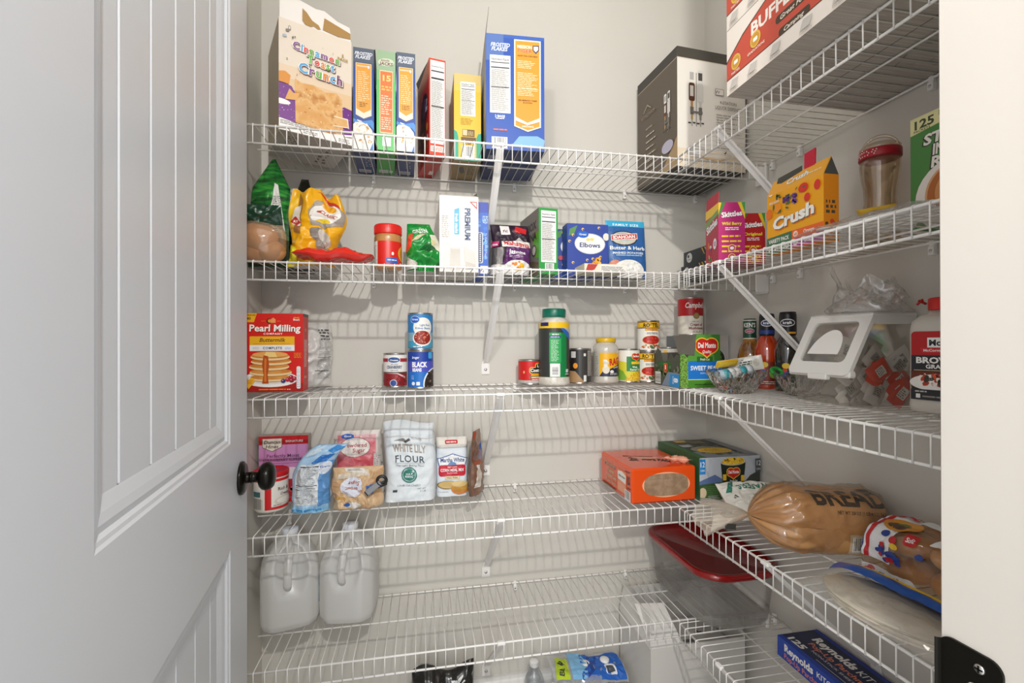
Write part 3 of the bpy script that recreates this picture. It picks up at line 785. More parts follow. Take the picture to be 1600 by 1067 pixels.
# yellow box
a = Art(); w, h = 3.1, 9.9
a.rect(0, 0, w, h, '#edc23a'); a.rect(0, h * .88, w, h, '#dcc27a'); a.rect(0, h * .8, w, h * .88, '#e8c75a')
a.poly([(0, 0), (w, 0), (w, .25), (w, 3.2), (w - .35, 3.1), (w - .55, 2.6), (w - .55, .3), (.5, .3), (.5, 2.6), (.35, 3.2), (0, 3.45)], '#2aa98a')
a.nutri(.75, 5.1, 2.45, 9.0, 6); a.lines(.75, 4.1, 2.35, 4.9, 5, '#b98f2a', .4, .3, 2); a.rect(.95, 2.75, 2.35, 3.55, '#7a5a2a'); a.rect(1.0, 2.85, 1.5, 3.5, '#d9c9a0'); a.lines(1.6, 2.9, 2.25, 3.4, 3, '#d9c58a', .5, .2); a.rect(.8, 2.2, 2.5, 2.65, '#6a4a1c'); a.T('USA', 1.65, 1.95, .26, '#5a4020', bold=2)
a.bar(.9, .3, 2.3, 1.65)
carton('cereal_box', 'yellow and teal carton on the top shelf between the red and the big blue box', 'cereal box', (-36.15, -6.7, zA), 0, w, 6.3, h,
       {'all': '#c99f2a', 'top': '#c8b070', 'bottom': '#9a7f4e'}, {'front': a, 'bottom': Art().rect(0, 0, w, 6.3, '#a58a58').poly([(.6, 4), (1.1, 2), (1.5, 2.6), (1.2, 4.4)], '#4a4238').lines(1.8, 2, 2.7, 4.6, 5, '#5a5040', .5, .3)}, flaps=[('back', .35, 50, '#8f7434')])
# big blue box
a = Art(); w, h = 6.4, 12.5
a.rect(0, 0, w, h, '#2a54ab'); a.rect(0, h - .35, w, h, '#3560b5'); a.rect(0, 9.6, 1.9, h, '#5574b4')
swoosh_title(a, 'FROSTED', 'FLAKES', 1.55, 11.35, 2.5, '#dfe6f4', .4)
a.nutri(.42, 3.95, 2.65, 10.2, 9); a.T('2 BAGS', 1.5, 3.6, .26, '#f2f4fa', w=1.1, bold=2.2); a.lines(1.05, 3.3, 2.0, 3.42, 1, '#f2f4fa', .8, 0); a.lines(.8, 2.05, 2.3, 2.25, 1, '#e8743f', .8, 0)
a.bar(.6, .1, 2.3, 1.35)
a.poly([(3.05, 2.6), (4.55, 2.05), (6.0, 2.6), (6.0, 12.05), (3.05, 12.05)], '#f2e4c8'); a.poly([(3.2, 2.7), (4.55, 2.22), (5.85, 2.7), (5.85, 11.9), (3.2, 11.9)], '#e9992c')
a.T('MISSION', 4.2, 11.3, .34, '#fff4dc', w=1.6, bold=2.4); a.T('TIGER', 4.2, 10.85, .34, '#d9622a', w=1.6, bold=2.6, out='#fff1dc', ob=1.2)
a.poly([(5.1, 11.5), (5.8, 11.55), (5.8, 11.0), (5.45, 10.6), (5.1, 10.95)], '#38445f'); a.poly([(5.2, 11.4), (5.7, 11.42), (5.7, 11.05), (5.45, 10.8), (5.2, 11.0)], '#e8e2da')
a.T('HOW YOU CAN HELP', 4.53, 10.3, .17, '#5b4010', w=2.2, bold=1.2)
for k, y in enumerate((9.3, 8.0, 7.1, 6.3)): a.lines(3.4, y - .35, 5.7, y + .55, 5, '#fbe3b4', .42, .35, k + 2)
a.T('SEE MISSION TIGER', 4.53, 5.45, .14, '#5b3a10', w=2.1, bold=1); a.T('IN ACTION', 4.53, 5.2, .14, '#5b3a10', w=1.0, bold=1)
a.poly([(3.2, 3.6), (4.5, 3.0), (5.85, 3.6), (5.85, 3.2), (4.5, 2.75), (3.2, 3.2)], '#f6f0e4'); a.T('EARTHING', 4.55, 2.6, .2, '#fff4dc', w=1.3, bold=1.4)
a.poly([(2.8, .5), (6.3, .5), (6.4, 1.2), (5.6, 1.6), (3.6, 1.5)], '#7fb2e6')
b = Art().rect(0, 0, 9.3, h, '#8d9099').rect(0, 0, 9.3, 4, '#6f7680')
carton('cereal_box', 'big blue two-bag cereal box with tall open side flap and orange panel', 'cereal box', (-32.95, -10.3, zA), -3, w, 9.2, h,
       {'all': '#22468f', 'bottom': '#1d2c62', 'left': '#8d9099'}, {'front': a, 'left': b, 'bottom': Art().rect(0, 0, w, 9.2, '#1f2f68').rect(.5, 6.6, 1.9, 7.6, '#9aa0b4').rect(.6, 3.6, 1.3, 4.6, '#b9bdca').rect(3.1, 3.6, 3.25, 5.4, '#0c142e')},
       flaps=[('left', 3.0, -6, '#6d6a66', [(.3, 0), (.98, 0), (.98, 1), (.3, 1)]), ('front', .8, -86, '#cfcabf', [(.03, 0), (.97, 0), (.97, .9), (.6, 1), (.55, .7), (.35, .7), (.3, 1), (.05, .9)])], open_top=True)
# brown and cream dispenser carton
def dispenser(a, x, y, s, bg):
    """line of inverted bottles on a stand, printed small"""
    a.rect(x - .05 * s, y - 3.2 * s, x + .05 * s, y + 2.4 * s, '#9a958e')
    for dx, c1, c2 in ((-.55, '#e8e6e2', '#5a2f20'), (.45, '#dedbd6', '#d5d2cc')):
        a.rr(x + dx * s - .32 * s, y + 1.3 * s, x + dx * s + .32 * s, y + 2.7 * s, .2 * s, c1); a.rect(x + dx * s - .24 * s, y + 1.6 * s, x + dx * s + .24 * s, y + 2.4 * s, '#4a4642' if dx > 0 else '#b4b0aa')
        a.rr(x + dx * s - .36 * s, y - .6 * s, x + dx * s + .36 * s, y + 1.3 * s, .22 * s, c2); a.rect(x + dx * s - .22 * s, y - .1 * s, x + dx * s + .2 * s, y + 1.0 * s, '#d9d4cb')
        a.rect(x + dx * s - .14 * s, y - 1.2 * s, x + dx * s + .14 * s, y - .6 * s, '#b98a4a' if dx < 0 else '#c9c4bc')
        a.rect(x + dx * s - .2 * s, y - 2.0 * s, x + dx * s + .2 * s, y - 1.2 * s, '#6f6a66'); a.rect(x + dx * s - .12 * s, y - 2.5 * s, x + dx * s + .12 * s, y - 2.0 * s, '#c09a5c' if dx < 0 else '#8a8580')
        a.rect(x + dx * s - .45 * s, y - 2.95 * s, x + dx * s - .1 * s, y - 2.82 * s, '#2a2624'); a.rect(x + dx * s + .1 * s, y - 2.9 * s, x + dx * s + .42 * s, y - 2.77 * s, '#2a2624'); a.rect(x + dx * s - .04 * s, y - 3.2 * s, x + dx * s + .04 * s, y - 2.5 * s, '#8a8580')
    a.rect(x - .7 * s, y - 1.85 * s, x + .7 * s, y - 1.65 * s, '#77726c')
w, d, h = 9.6, 9.0, 14.2
a = Art(); a.rect(0, 0, w, h, '#ece6dd'); a.rect(0, 12.95, w, h, '#4a463f'); a.rect(0, 12.85, w, 12.93, '#d9cdb4'); a.rect(0, 0, w, 2.2, '#e8d8c0')
dispenser(a, 2.6, 8.6, 1.15, '')
a.ell(2.7, 1.9, 1.6, .7, '#c7c3c0'); a.rect(2.2, 1.6, 3.4, 2.1, '#f6f5f2'); a.ell(4.9, 1.6, 1.9, .55, '#d9b58a'); a.ell(4.9, 1.75, 1.9, .5, '#eaddcb'); a.poly([(6.3, 1.9), (6.8, 2.4), (6.6, 1.8)], '#6a4a2a')
a.rect(5.2, 9.0, 6.4, 9.8, '#77706a'); a.rect(5.26, 9.06, 6.34, 9.74, '#ece6dd'); a.T('W', 5.5, 9.4, .45, '#77706a')
a.T('4-STATION', 7.0, 8.2, .36, '#8a8279', w=2.4, bold=.5); a.T('LIQUOR DISPENSER', 7.1, 7.55, .42, '#8a8279', w=3.9, bold=.5); a.lines(5.3, 2.6, 9.0, 6.9, 14, '#a39b90', .3, .5, 4)
b = Art(); b.rect(0, 0, d, h, '#5c5043'); b.rect(0, 12.95, d, h, '#33302b'); b.rect(0, 12.85, d, 12.93, '#b9ab8e'); b.poly([(5.4, 0), (d, 0), (d, 3.6)], '#a88c66')
dispenser(b, 7.0, 7.5, .82, ''); b.ell(7.1, 3.0, 1.2, .75, '#b9b3c4'); b.poly([(1.6, 9.6), (2.6, 10.4), (3.6, 9.6), (3.4, 9.6), (2.6, 10.2), (1.8, 9.6)], '#a89a80'); b.T('WYNDHAM', 2.7, 9.0, .55, '#8a7c66', w=3.2, bold=.3); b.T('FEATURES', 3.0, 7.2, .22, '#c9bea8', w=1.5)
for k in range(6): b.lines(2.3, 6.2 - k * .85, 4.6, 6.5 - k * .85, 1, '#c9bea8', .5, .2, k)
carton('dispenser_box', 'tall brown and cream dispenser box standing in the right corner of the top shelf', 'box', (-10.1, -9.75, zA), 4, w, d, h,
       {'all': '#5c5043', 'top': '#3f3b35', 'bottom': '#3a3630'}, {'front': a, 'left': b}, flaps=[])
# two long red and white tray cartons on the right shelf
swirl = tex2('red_damask_print', '#c8503c', '#b0402f', 60, kind='wave', lo=.35, hi=.65)
def buffet(seed):
    L_, H_ = 20.9, 5.5; a = Art(); a.rect(0, 0, L_, H_, '#eee5da')
    a.poly([(0, 1.25), (L_, 1.25), (L_, 5.3), (14, 5.5), (8, 5.5), (4.5, 5.0), (2, 4.1), (0, 2.9)], '#4a3022')
    a.poly([(0, 1.33), (L_, 1.33), (L_, 5.2), (14, 5.4), (8, 5.4), (4.5, 4.88), (2, 3.95), (0, 2.72)], swirl)
    a.T('BUFFET CATERING', 9.3, 3.75, .95, '#f6efe4', w=12.6, bold=2.4)
    a.rr(5.6, 2.3, 8.8, 2.9, .25, '#4a3828'); a.T('Great For', 7.2, 2.6, .34, '#f3ead9', w=2.3, bold=1, shear=.3)
    a.rr(5.9, 1.25, 8.7, 1.8, .22, '#4a3828'); a.T('Camping', 7.3, 1.52, .3, '#f3ead9', w=1.8, bold=1, shear=.3)
    for x, y in ((1.2, 2.3), (3.5, 2.7), (11, 2.5), (14, 2.5)): a.ell(x, y, .58, .62, '#e2b54e'); a.ell(x, y, .44, .48, '#cf9a34'); a.rr(x - .24, y - .15, x + .24, y + .15, .08, '#fbf7f0')
    a.T('PARTIES', 1.2, 1.5, .2, '#f3ead9', w=1.0, bold=1); a.T('GRADUATIONS', 3.6, 1.9, .2, '#f3ead9', w=1.9, bold=1)
    for x in (1.0, 3.2, 5.6, 8.4, 11, 13.6): a.poly([(x - .5, .35), (x + .3, .3), (x + .6, .9), (x - .2, 1.0)], '#c9c3bb'); a.lines(x - .5, .1, x + .6, .3, 2, '#b9b2a8', .5, .2)
    return a
corr = tex2('corrugated_underside', '#c6c0b7', '#aba59c', 9, kind='noise', lo=.35, hi=.7, stretch=(1, 30, 1), rough=.7)
ub = Art().rect(0, 0, 14.0, 20.9, corr).rect(6.9, 0, 6.98, 20.9, '#57524b').dots(8, 2, 13, 19, 26, .15, .5, ['#8b857c', '#77716a'], 4, .12)
for k, lb in ((0, 'long red and white tray box on the right of the top shelf, lower of two'), (1, 'long red and white tray box stacked on the other one, top right')):
    carton('tray_box', lb, 'box', (-14.15, -45.4, zA + k * 5.56), 0, 14.0, 20.9, 5.5, {'all': '#ece3d8'}, {'left': buffet(k), 'bottom': ub}, group='tray boxes on the top right shelf')
# ================================================================== SECOND SHELF
zB = REST['B']
def bagthing(name, label, cat, loc, rz, bag, front, back=None, art=None, art_back=None, part='bag_film', group=None, eps=.006, base=.02, rx=0, ry=0):
    t = thing(name, label, cat, loc, rz, group, rx, ry)
    g = G(); bag.build(g, front, back, art, art_back, eps, base); g.obj(part, t)
    return t
greenleaf = tex2('green_streak_print', '#0d4a1e', '#3fa53c', 16, lo=.38, hi=.66, c3='#1c7a2e', rough=.25, coat=.5, stretch=(1.2, 1, 5))
# tall green snack bag with folded pointed top
def wp(x, y, z):
    k = max(0, (z - 5.5) / 6.7); return (x + (1.2 - x * .25) * k * .3, y + 1.0 * k, z)
a = Art(); a.poly([(2.3, 3.4), (3.9, 2.9), (3.6, 5.4), (2.9, 9.0), (2.55, 9.2)], '#e9e8e2'); a.lines(2.5, 3.6, 3.6, 7.8, 20, '#55554f', .35, .3, 2); a.rect(2.45, 5.2, 3.65, 5.27, '#111'); a.rect(0, 0, 4, 3.0, '#0e3a1e')
bg = Bag(4.0, 12.2, 3.0, 'pouch', .35, .5, 3, wp, width=lambda b: 1 if b < .72 else max(.08, 1 - (b - .72) / .28 * .92))
bagthing('snack_bag', 'tall glossy green snack bag with pointed folded top beside the door', 'snack bag', (-57.9, -5.9, zB + .1), 0, bg, greenleaf, FOIL('#1a1a16'), a)
# black and green snack bag behind it
def wp(x, y, z):
    return (x + .1 * z * .3, y + .1 * z, z)
a = Art(); a.T('CH', 1.3, 6.5, .7, '#e8e8e2', bold=2.2, rot=-8); a.ell(1.2, 8.4, .75, .28, '#d9d9d0'); a.ell(1.2, 8.46, .62, .22, '#15150f'); a.ell(1.2, 8.4, .22, .16, '#b9c48a'); a.rect(0, 3.6, 3, 6.0, '#12401f'); a.T('L', 1.1, 5.4, .55, '#cfd6c8', bold=2)
bg = Bag(3.2, 11.2, 1.6, 'pillow', .3, .6, 8, wp, width=lambda b: 1 if b < .6 else 1 - (b - .6) * 1.9)
bagthing('snack_bag', 'black and dark green snack bag wedged behind the yellow chip bag', 'snack bag', (-55.1, -3.2, zB), 0, bg, FOIL('#17170f'), FOIL('#17170f'), a)
# bag of rolls: bread lumps in clear film
t = thing('roll_bag', 'clear bag of tan bread rolls at the left end of the second shelf', 'bread bag', (-55.4, -9.8, zB))
bun = tex2('roll_crust', '#b87a48', '#e0ae7c', 9, lo=.35, hi=.7, rough=.6, coat=.2)
g = G()
for (x, y, z, r, sz) in ((-.2, -.2, 2.6, 1.75, .85), (-1.0, .3, 1.2, 1.3, .8), (.9, .1, 1.25, 1.3, .85), (-.1, 1.0, 1.4, 1.4, .8)):
    g.lathe([(r * sin(i * pi / 10), z - r * sz * cos(i * pi / 10)) for i in range(11)], bun, 24, TR(x, y, 0))
g.obj('bread_roll', t)
g = G(); fm = film('clear_bag_film', '#fff6ea', .26, .8, .14, '#d9bb98')
def fnb(u, v):
    a = 2 * pi * u; r = 2.15 * sin(pi * min(.98, .06 + v * .92)) ** .55; z = .05 + 4.7 * v
    c = crumple((cos(a) * r, sin(a) * r, z), .6, 5) * .3
    return ((r + c) * cos(a) * 1.02, (r + c) * sin(a) * .95, z)
g.surf(fnb, 40, 26, fm); g.obj('clear_film', t)
g = G(); bg = Bag(4.4, 1.9, .7, 'pillow', .3, .8, 4); bg.build(g, FOIL('#123a26')); o = g.obj('label_band', t, 'dark green printed band'); place(o, (-2.1, -1.25, 3.55), 0, 25)
# yellow potato chip bag, slumped
def wp(x, y, z):
    k = z / 8.0; return (x + (.9 * sin(k * 2.2) if x > 2.4 else .35 * sin(k * 2.6)), y - .3 * sin(k * 5) + .5 * k ** 3 * sin(x * 2.6), z * (1 - .1 * k * max(0, x - 2.2) / 2.4) + .25 * k ** 4 * sin(x * 3.4))
a = Art(); W_, H_ = 4.7, 8.2
a.poly([(0, 6.9), (.9, 8.1), (1.0, 6), (.9, 4.2), (0, 3.6)], '#e8b81c'); a.poly([(.55, 3.4), (1.25, 3.2), (1.35, 7.2), (.9, 7.9)], '#9c6a3a'); a.poly([(.35, 4.3), (1.2, 4.0), (1.2, 6.6), (.55, 6.2)], '#e4dcd2'); a.poly([(.25, 4.6), (.8, 5.1), (1.25, 4.5), (.8, 4.1)], '#b8352a'); a.T('AY', .75, 4.62, .26, '#f6efe2', bold=2)
a.poly([(2.4, 7.9), (3.2, 7.2), (4.3, 6.4), (4.2, 6.9), (3.0, 7.9)], '#c8322c'); a.poly([(2.2, 4.3), (3.0, 3.9), (4.5, 4.6), (4.6, 6.3), (3.4, 7.1), (2.4, 7.0), (1.9, 5.8)], '#a39a90')
a.ell(3.15, 5.7, 1.05, 1.3, '#efece6', rot=-25); a.ell(3.2, 6.5, .75, .45, '#e8a824', rot=-25); a.T('CLASSIC', 3.15, 5.55, .42, '#b8402a', w=1.6, bold=2, rot=-22); a.ell(2.9, 4.7, .5, .25, '#e8c834')
a.ell(3.0, 2.9, .55, 1.2, '#8a8078', rot=35); a.ell(3.35, 2.8, .5, 1.15, '#c9c2b8', rot=35); a.ell(3.2, 2.0, .4, .9, '#9a9086', rot=40)
a.poly([(0, 0), (1.3, 0), (.9, 1.8), (0, 2.2)], '#ece034')
bg = Bag(W_, H_, 3.0, 'pouch', .8, .45, 12, wp, nu=40, nv=54, width=lambda b: 1 - .12 * sin(b * 7))
bagthing('chip_bag', 'crumpled bright yellow potato chip bag with white oval label', 'chip bag', (-53.5, -7.9, zB), 0, bg, FOIL('#f0b010'), FOIL('#c9c4bc'), a)
# flat red wrapper
def wp(x, y, z): return (x, z * .45 + y * .3, .3 + abs(y) * .55 + .22 * sin(x * 1.3) + .15)
bg = Bag(7.6, 2.7, 2.2, 'pillow', .5, .55, 6, lambda x, y, z: (x, z * .9, .75 - y * .6 + .12 * sin(x * 1.7)), nu=44, nv=24)
a = Art(); a.poly([(4.9, .8), (6.4, 1.6), (6.3, 2.2), (4.7, 1.4)], '#2b3350'); a.dots(.4, .3, 7.2, 2.4, 12, .1, .2, ['#f0e4dc', '#e8b03a', '#8a1a14'], 4)
bagthing('snack_bag', 'flat red foil snack bag lying beside the peanut butter jar', 'snack bag', (-52.2, -11.7, zB + .1), 0, bg, FOIL('#d9230f', .22), FOIL('#c42010', .25), a)
# peanut butter jar
t = thing('peanut_butter_jar', 'peanut butter jar with red lid and red label', 'jar', (-43.4, -7.5, zB), 4)
g = G(); pb = tex2('peanut_butter', '#c08a52', '#b07a42', 20, rough=.3, coat=.5)
g.lathe([(1.25, 0), (1.42, .08), (1.45, .3), (1.42, .5), (1.42, 2.9), (1.46, 3.05), (1.46, 3.5), (1.38, 3.75), (1.3, 3.8)], pb, 40); g.obj('jar_body', t)
g = G(); g.lathe([(1.44, 3.78), (1.46, 3.85), (1.46, 4.7), (1.38, 4.82), (0, 4.85)], M('#d4231a', .35), 48)
for i in range(48): a_ = 2 * pi * i / 48; g.box((1.44, -.035, 3.9), (1.485, .035, 4.65), M('#d4231a', .35), RZ(i * 7.5))
g.obj('lid', t)
a = Art(); c = pi * 1.44; a.rect(c - 3.4, .35, c - 1.15, 3.0, '#e9e5df'); a.lines(c - 2.4, .5, c - 1.25, 2.6, 14, '#8a8580', .35, .2); a.ell(c + 2.2, 1.7, 1.0, .9, '#e6a42e'); a.ell(c + 2.2, 1.7, .7, .7, '#c8852e'); a.rr(c - .15, .6, c + 1.15, 1.15, .1, '#2a5fb5'); a.lines(c + .0, .85, c + 1.0, 1.02, 1, '#dbe6f6', .7, .1); a.ell(c + .55, 1.6, .13, .18, '#f3e6e0'); a.lines(c + 1.5, .55, c + 1.9, .75, 1, '#f3e6e0', .7, .1)
jar_label(t, 1.46, .35, 2.95, '#d4231a', a)
# crumpled green bag
def wp(x, y, z):
    k = z / 5.5; return (x + .35 * sin(k * 4), y - .8 * sin(k * pi) * .6, z)
a = Art(); a.T('GREEN', 1.9, 4.5, .5, '#dfe8da', w=2.2, bold=2.2, rot=8); a.poly([(0, 1.8), (.6, 2.6), (.9, 4.2), (.3, 4.0)], '#d8432a'); a.poly([(.6, 3.2), (1.4, 4.0), (2.6, 4.2), (1.2, 3.4)], '#cbbf9c'); a.poly([(2.8, 2.8), (3.9, 2.0), (3.9, 4.2), (3.1, 4.1)], '#ddd8c6'); a.ell(3.1, 3.2, .25, .3, '#d9d29a'); a.poly([(.1, .1), (1.4, .2), (1.3, .9), (.3, 1.4)], '#cfcbc2'); a.poly([(1.4, 2.2), (2.4, 3.2), (3.2, 2.6), (2.6, 2.2)], '#0c5c28')
bg = Bag(3.9, 5.5, 3.2, 'pouch', .9, .5, 21, wp, nu=36, nv=40, width=lambda b: .82 + .2 * sin(b * 4.2))
bagthing('snack_bag', 'crumpled shiny green snack bag left of the white cracker box', 'snack bag', (-41.85, -6.4, zB), 0, bg, FOIL('#148a35', .2), FOIL('#c7c4bc'), a)
# white cracker box
w, d, h = 4.35, 6.8, 8.5
a = Art(); a.rect(0, 0, w, h, '#dfdbd5'); a.T('PREMIUM', 3.15, 5.4, .6, '#33507c', w=3.6, bold=3.4, rot=-90); a.rect(1.65, 4.2, 2.2, 7.2, '#3fa9c9'); a.poly([(1.65, 7.1), (2.2, 7.1), (2.2, 7.35)], '#3fa9c9'); a.T('fresh stacks', 1.92, 5.45, .32, '#eef6f8', w=2.2, bold=1.6, rot=-90)
cr = tex2('cracker_print', '#d8d0c2', '#efe9df', 30, lo=.4, hi=.6); a.poly([(.75, 7.9), (2.2, 8.0), (2.2, 7.2), (1.4, 6.9)], cr)
a.poly([(3.35, 7.95), (4.2, 7.95), (4.2, 7.1)], '#b33a35'); a.poly([(3.6, 7.85), (4.12, 7.85), (4.12, 7.35)], '#f0e4de')
a.rr(.4, .3, 1.3, 3.6, .1, '#dcd7d0'); a.rr(1.15, .2, 2.3, 2.7, .1, '#cfc9c0'); 
for k in range(16): a.rect(1.2, .3 + k * .15, 2.25, .34 + k * .15, '#e4dfd6')
a.poly([(2.7, 2.9), (3.9, 2.3), (4.1, .5), (2.9, .3)], '#d5cfc7'); a.poly([(2.9, 1.2), (4.0, .9), (4.0, .5), (2.9, .4)], '#c7c0b7'); a.lines(.25, 3.9, 1.2, 6.4, 12, '#d5d0c9', .4, .3)
carton('cracker_box', 'tall white cracker box with grey flaps raised at both sides', 'cracker box', (-37.85, -7.7, zB), 0, w, d, h, {'all': '#d8d3cc', 'front': '#dfdbd5'}, {'front': a},
       flaps=[('left', 1.3, -8, '#b5afa7', [(.02, 0), (.98, 0), (.75, .6), (.5, 1), (.1, .5)]), ('right', 1.3, -4, '#aaa49c', [(.02, 0), (.98, 0), (.8, .6), (.5, 1), (.1, .5)]), ('front', .5, -60, '#e2ded8')], open_top=True)
# blue narrow box
a = Art(); w, h = 1.25, 8.4; a.rect(0, 0, w, h, '#1f5fc4'); a.rect(0, h - 1.2, w, h, '#1a3fae'); a.dots(0, 1.5, w, 7, 22, .1, .3, ['#3f8fe2', '#2a73d6', '#56a6ee'], 3); a.lines(.6, 6.0, 1.3, 6.9, 5, '#dfe9f6', .4, .3)
a.rr(-.4, 1.3, .62, 4.9, .2, '#c9ced8'); a.rr(-.4, 1.4, .5, 4.8, .2, '#1d2f72')
for k in range(14): a.ell(.28, 1.6 + k * .23, .09, .09, '#f2f5fa', n=10)
a.T('To Zest Table is Poppin', .95, 3.3, .2, '#dfe9f6', w=3.0, bold=1, rot=-90); a.rect(.3, .1, 1.2, 1.0, '#e9e3e6'); a.T('7', .7, .5, .45, '#a33a55', bold=2)
carton('rice_treat_box', 'narrow bright blue box tucked right behind the white cracker box', 'box', (-33.42, -6.3, zB), 0, w, 5.9, h, '#1c50b0', {'front': a})
# rice bag
def wp(x, y, z):
    k = z / 6.0; return (x + .3 * sin(k * 3), y + .5 * max(0, k - .6), z)
a = Art(); W_, H_ = 4.6, 6.1
a.rect(0, 0, W_, H_, '#2c1c2c'); a.poly([(1.1, .1), (4.5, .1), (4.5, 3.4), (1.6, 3.6)], '#5c2a66'); a.rect(0, .9, 1.15, 3.2, '#8a8684'); a.rect(0, .9, .5, 3.2, '#5a5656'); a.rect(0, 0, 1.4, 1.2, '#d8d4ce')
a.rect(1.1, 4.8, 2.2, 5.9, '#e9e6e2'); a.T('ric', 1.65, 5.3, .4, '#7a2a4a', bold=2); a.poly([(2.7, 5.2), (4.1, 4.9), (4.3, 5.6), (3.0, 5.9)], '#d0262c'); a.poly([(2.0, 3.5), (3.2, 4.5), (3.9, 3.6)], '#b8b4b4')
a.rect(1.0, 3.25, 4.4, 3.95, '#ece7e2'); a.T('Mahatma', 2.75, 3.65, .5, '#c0262c', w=3.0, bold=2.4, rot=-5); a.T('Jasmine', 2.8, 2.65, .46, '#f6f2f4', w=2.0, bold=1.8, rot=-3); a.lines(1.8, 2.05, 3.6, 2.35, 2, '#c9a9cc', .5, .2)
a.ell(2.9, .6, 1.7, 1.1, '#e9e7e4'); a.dots(2.0, .3, 3.9, 1.6, 9, .12, .28, ['#f0b429', '#e8842a', '#f6d24a'], 6); a.rect(0, 3.3, .7, 3.9, '#b8346a'); a.T('ma', .35, 3.6, .3, '#f3dbe4', bold=1.6)
bg = Bag(W_, H_, 2.8, 'pouch', .4, .55, 31, wp, nu=34, nv=38)
bagthing('rice_bag', 'dark purple rice bag with a white name band right of the wall brace', 'rice bag', (-31.9, -5.6, zB), 0, bg, FOIL('#2a1c2a'), FOIL('#2a1c2a'), a)
# green box with nutrition side
w, d, h = 2.35, 6.9, 7.6
a = Art(); a.rect(0, 0, w, h, '#2f9a45'); a.nutri(.28, 1.35, w - .22, h - .3, 11); a.bar(.75, .45, 1.85, 1.25)
b = Art(); b.rect(0, 0, d, h, '#7d7870'); b.poly([(0, 0), (d, 0), (d, 1.3), (0, 2.6)], '#6a5c48'); b.ell(6.6, 3.4, 1.6, 1.6, '#5aa52c'); b.T('BOX', 4.6, 5.9, .9, '#2c2a28', w=3.0, bold=3); b.T('SNA', 4.7, 4.6, .9, '#2c2a28', w=3.0, bold=3); b.ell(5.3, 2.9, .8, .7, '#3a3834'); b.ell(5.3, 2.9, .6, .5, '#c9c4bc')
carton('snack_box', 'green snack box side on with a long white nutrition panel', 'box', (-26.6, -8.2, zB), 6, w, d, h, {'all': '#2a8a3c', 'left': '#7d7870', 'top': '#2f9a45'}, {'front': a, 'left': b})
# macaroni boxes
def elb(full):
    w, h = 5.2, 6.4; a = Art(); a.rect(0, 0, w, h, '#344a9c'); a.rect(0, 0, w, .3, '#2a3d86')
    a.poly([(.3, 5.7), (1.3, 6.2), (.9, 5.2), (.2, 4.9)], '#5c8f52')
    rd = random.Random(5 + full)
    for k in range(22):
        x, y = rd.uniform(.3, 4.9), rd.uniform(.6, 6.1)
        if abs(x - 2.8) < 1.9 and abs(y - 4.0) < 1.4: continue
        a.ell(x, y, .17, .17, '#edc56a', n=12); a.ell(x + .05, y - .04, .1, .1, '#344a9c', n=10); a.n -= 1
    a.n += 2
    a.ell(2.85, 4.0, 1.95, 1.25, '#c9ccd8'); a.ell(2.85, 4.0, 1.85, 1.16, '#f4f2ec'); a.T('Elbows', 2.85, 3.85, .55, '#2a3c7c', w=2.6, bold=1.5); a.ell(1.95, 5.1, .72, .42, '#2a66c4'); a.T('Great', 1.95, 5.12, .22, '#f4f6fa', w=.9, bold=1.5)
    a.ell(2.6, 4.5, .25, .18, '#e9d27a'); a.ell(3.1, 4.55, .25, .18, '#e9d27a')
    a.dots(3.0, 1.1, 4.4, 2.5, 14, .15, .27, ['#e9a83a', '#f0be52', '#d9922e'], 4); a.ell(4.9, 4.9, .4, .45, '#e8e2d4')
    return a
carton('pasta_box', 'blue pasta box with white oval label facing front', 'pasta box', (-22.7, -6.6, zB), 0, 5.2, 1.9, 6.4, {'all': '#2f4491', 'left': '#1f55b0'}, {'front': elb(1)})
carton('pasta_box', 'blue pasta box mostly hidden behind the other pasta box', 'pasta box', (-23.8, -4.4, zB), 0, 5.2, 1.9, 6.2, {'all': '#2f4491'}, {'front': elb(0).ell(.9, 2.6, .3, .3, '#c94a5a')})
a = Art().rect(0, 0, 5.2, .95, '#e4dcc4').rect(1.9, .1, 5.1, .85, '#e9e7e0').lines(2.0, .2, 5.0, .75, 4, '#57544c', .4, .2).poly([(.1, 0), (1.0, 0), (1.6, .9), (.4, .9)], '#b8453a')
carton('side_dish_box', 'small cream box lying flat in front of the pasta boxes', 'box', (-21.9, -10.4, zB), 1, 5.0, 3.2, .95, {'all': '#ddd5bd'}, {'front': a})
# mashed potato pouch
a = Art(); W_, H_ = 5.2, 7.3
a.rect(0, 0, W_, H_, '#2b5f9e'); a.rect(0, 6.5, W_, H_, '#38a9cf'); a.T('FAMILY SIZE', 2.6, 6.75, .3, '#eaf6fa', w=3.4, bold=1.8, sp=1.2)
a.ell(2.2, 5.0, 1.75, .95, '#20242e'); a.ell(2.2, 5.0, 1.6, .82, '#c8c4b4'); a.ell(2.2, 5.2, 1.3, .5, '#8fb0c4'); a.poly([(.55, 4.65), (4.0, 4.95), (4.0, 5.7), (.55, 5.4)], '#f2efe8'); a.poly([(.62, 4.73), (3.93, 5.02), (3.93, 5.62), (.62, 5.33)], '#c32a2a'); a.T('IDAHOAN', 2.25, 5.17, .42, '#f9f5ee', w=2.9, bold=2.4, rot=5)
a.T('Butter & Herb', 2.6, 3.75, .46, '#f4f5f2', w=4.5, bold=1.6); a.T('MASHED POTATOES', 2.6, 3.1, .26, '#e3edf2', w=3.9, bold=2); a.lines(1.0, 2.75, 4.4, 2.88, 1, '#bcd2e2', .7, .1)
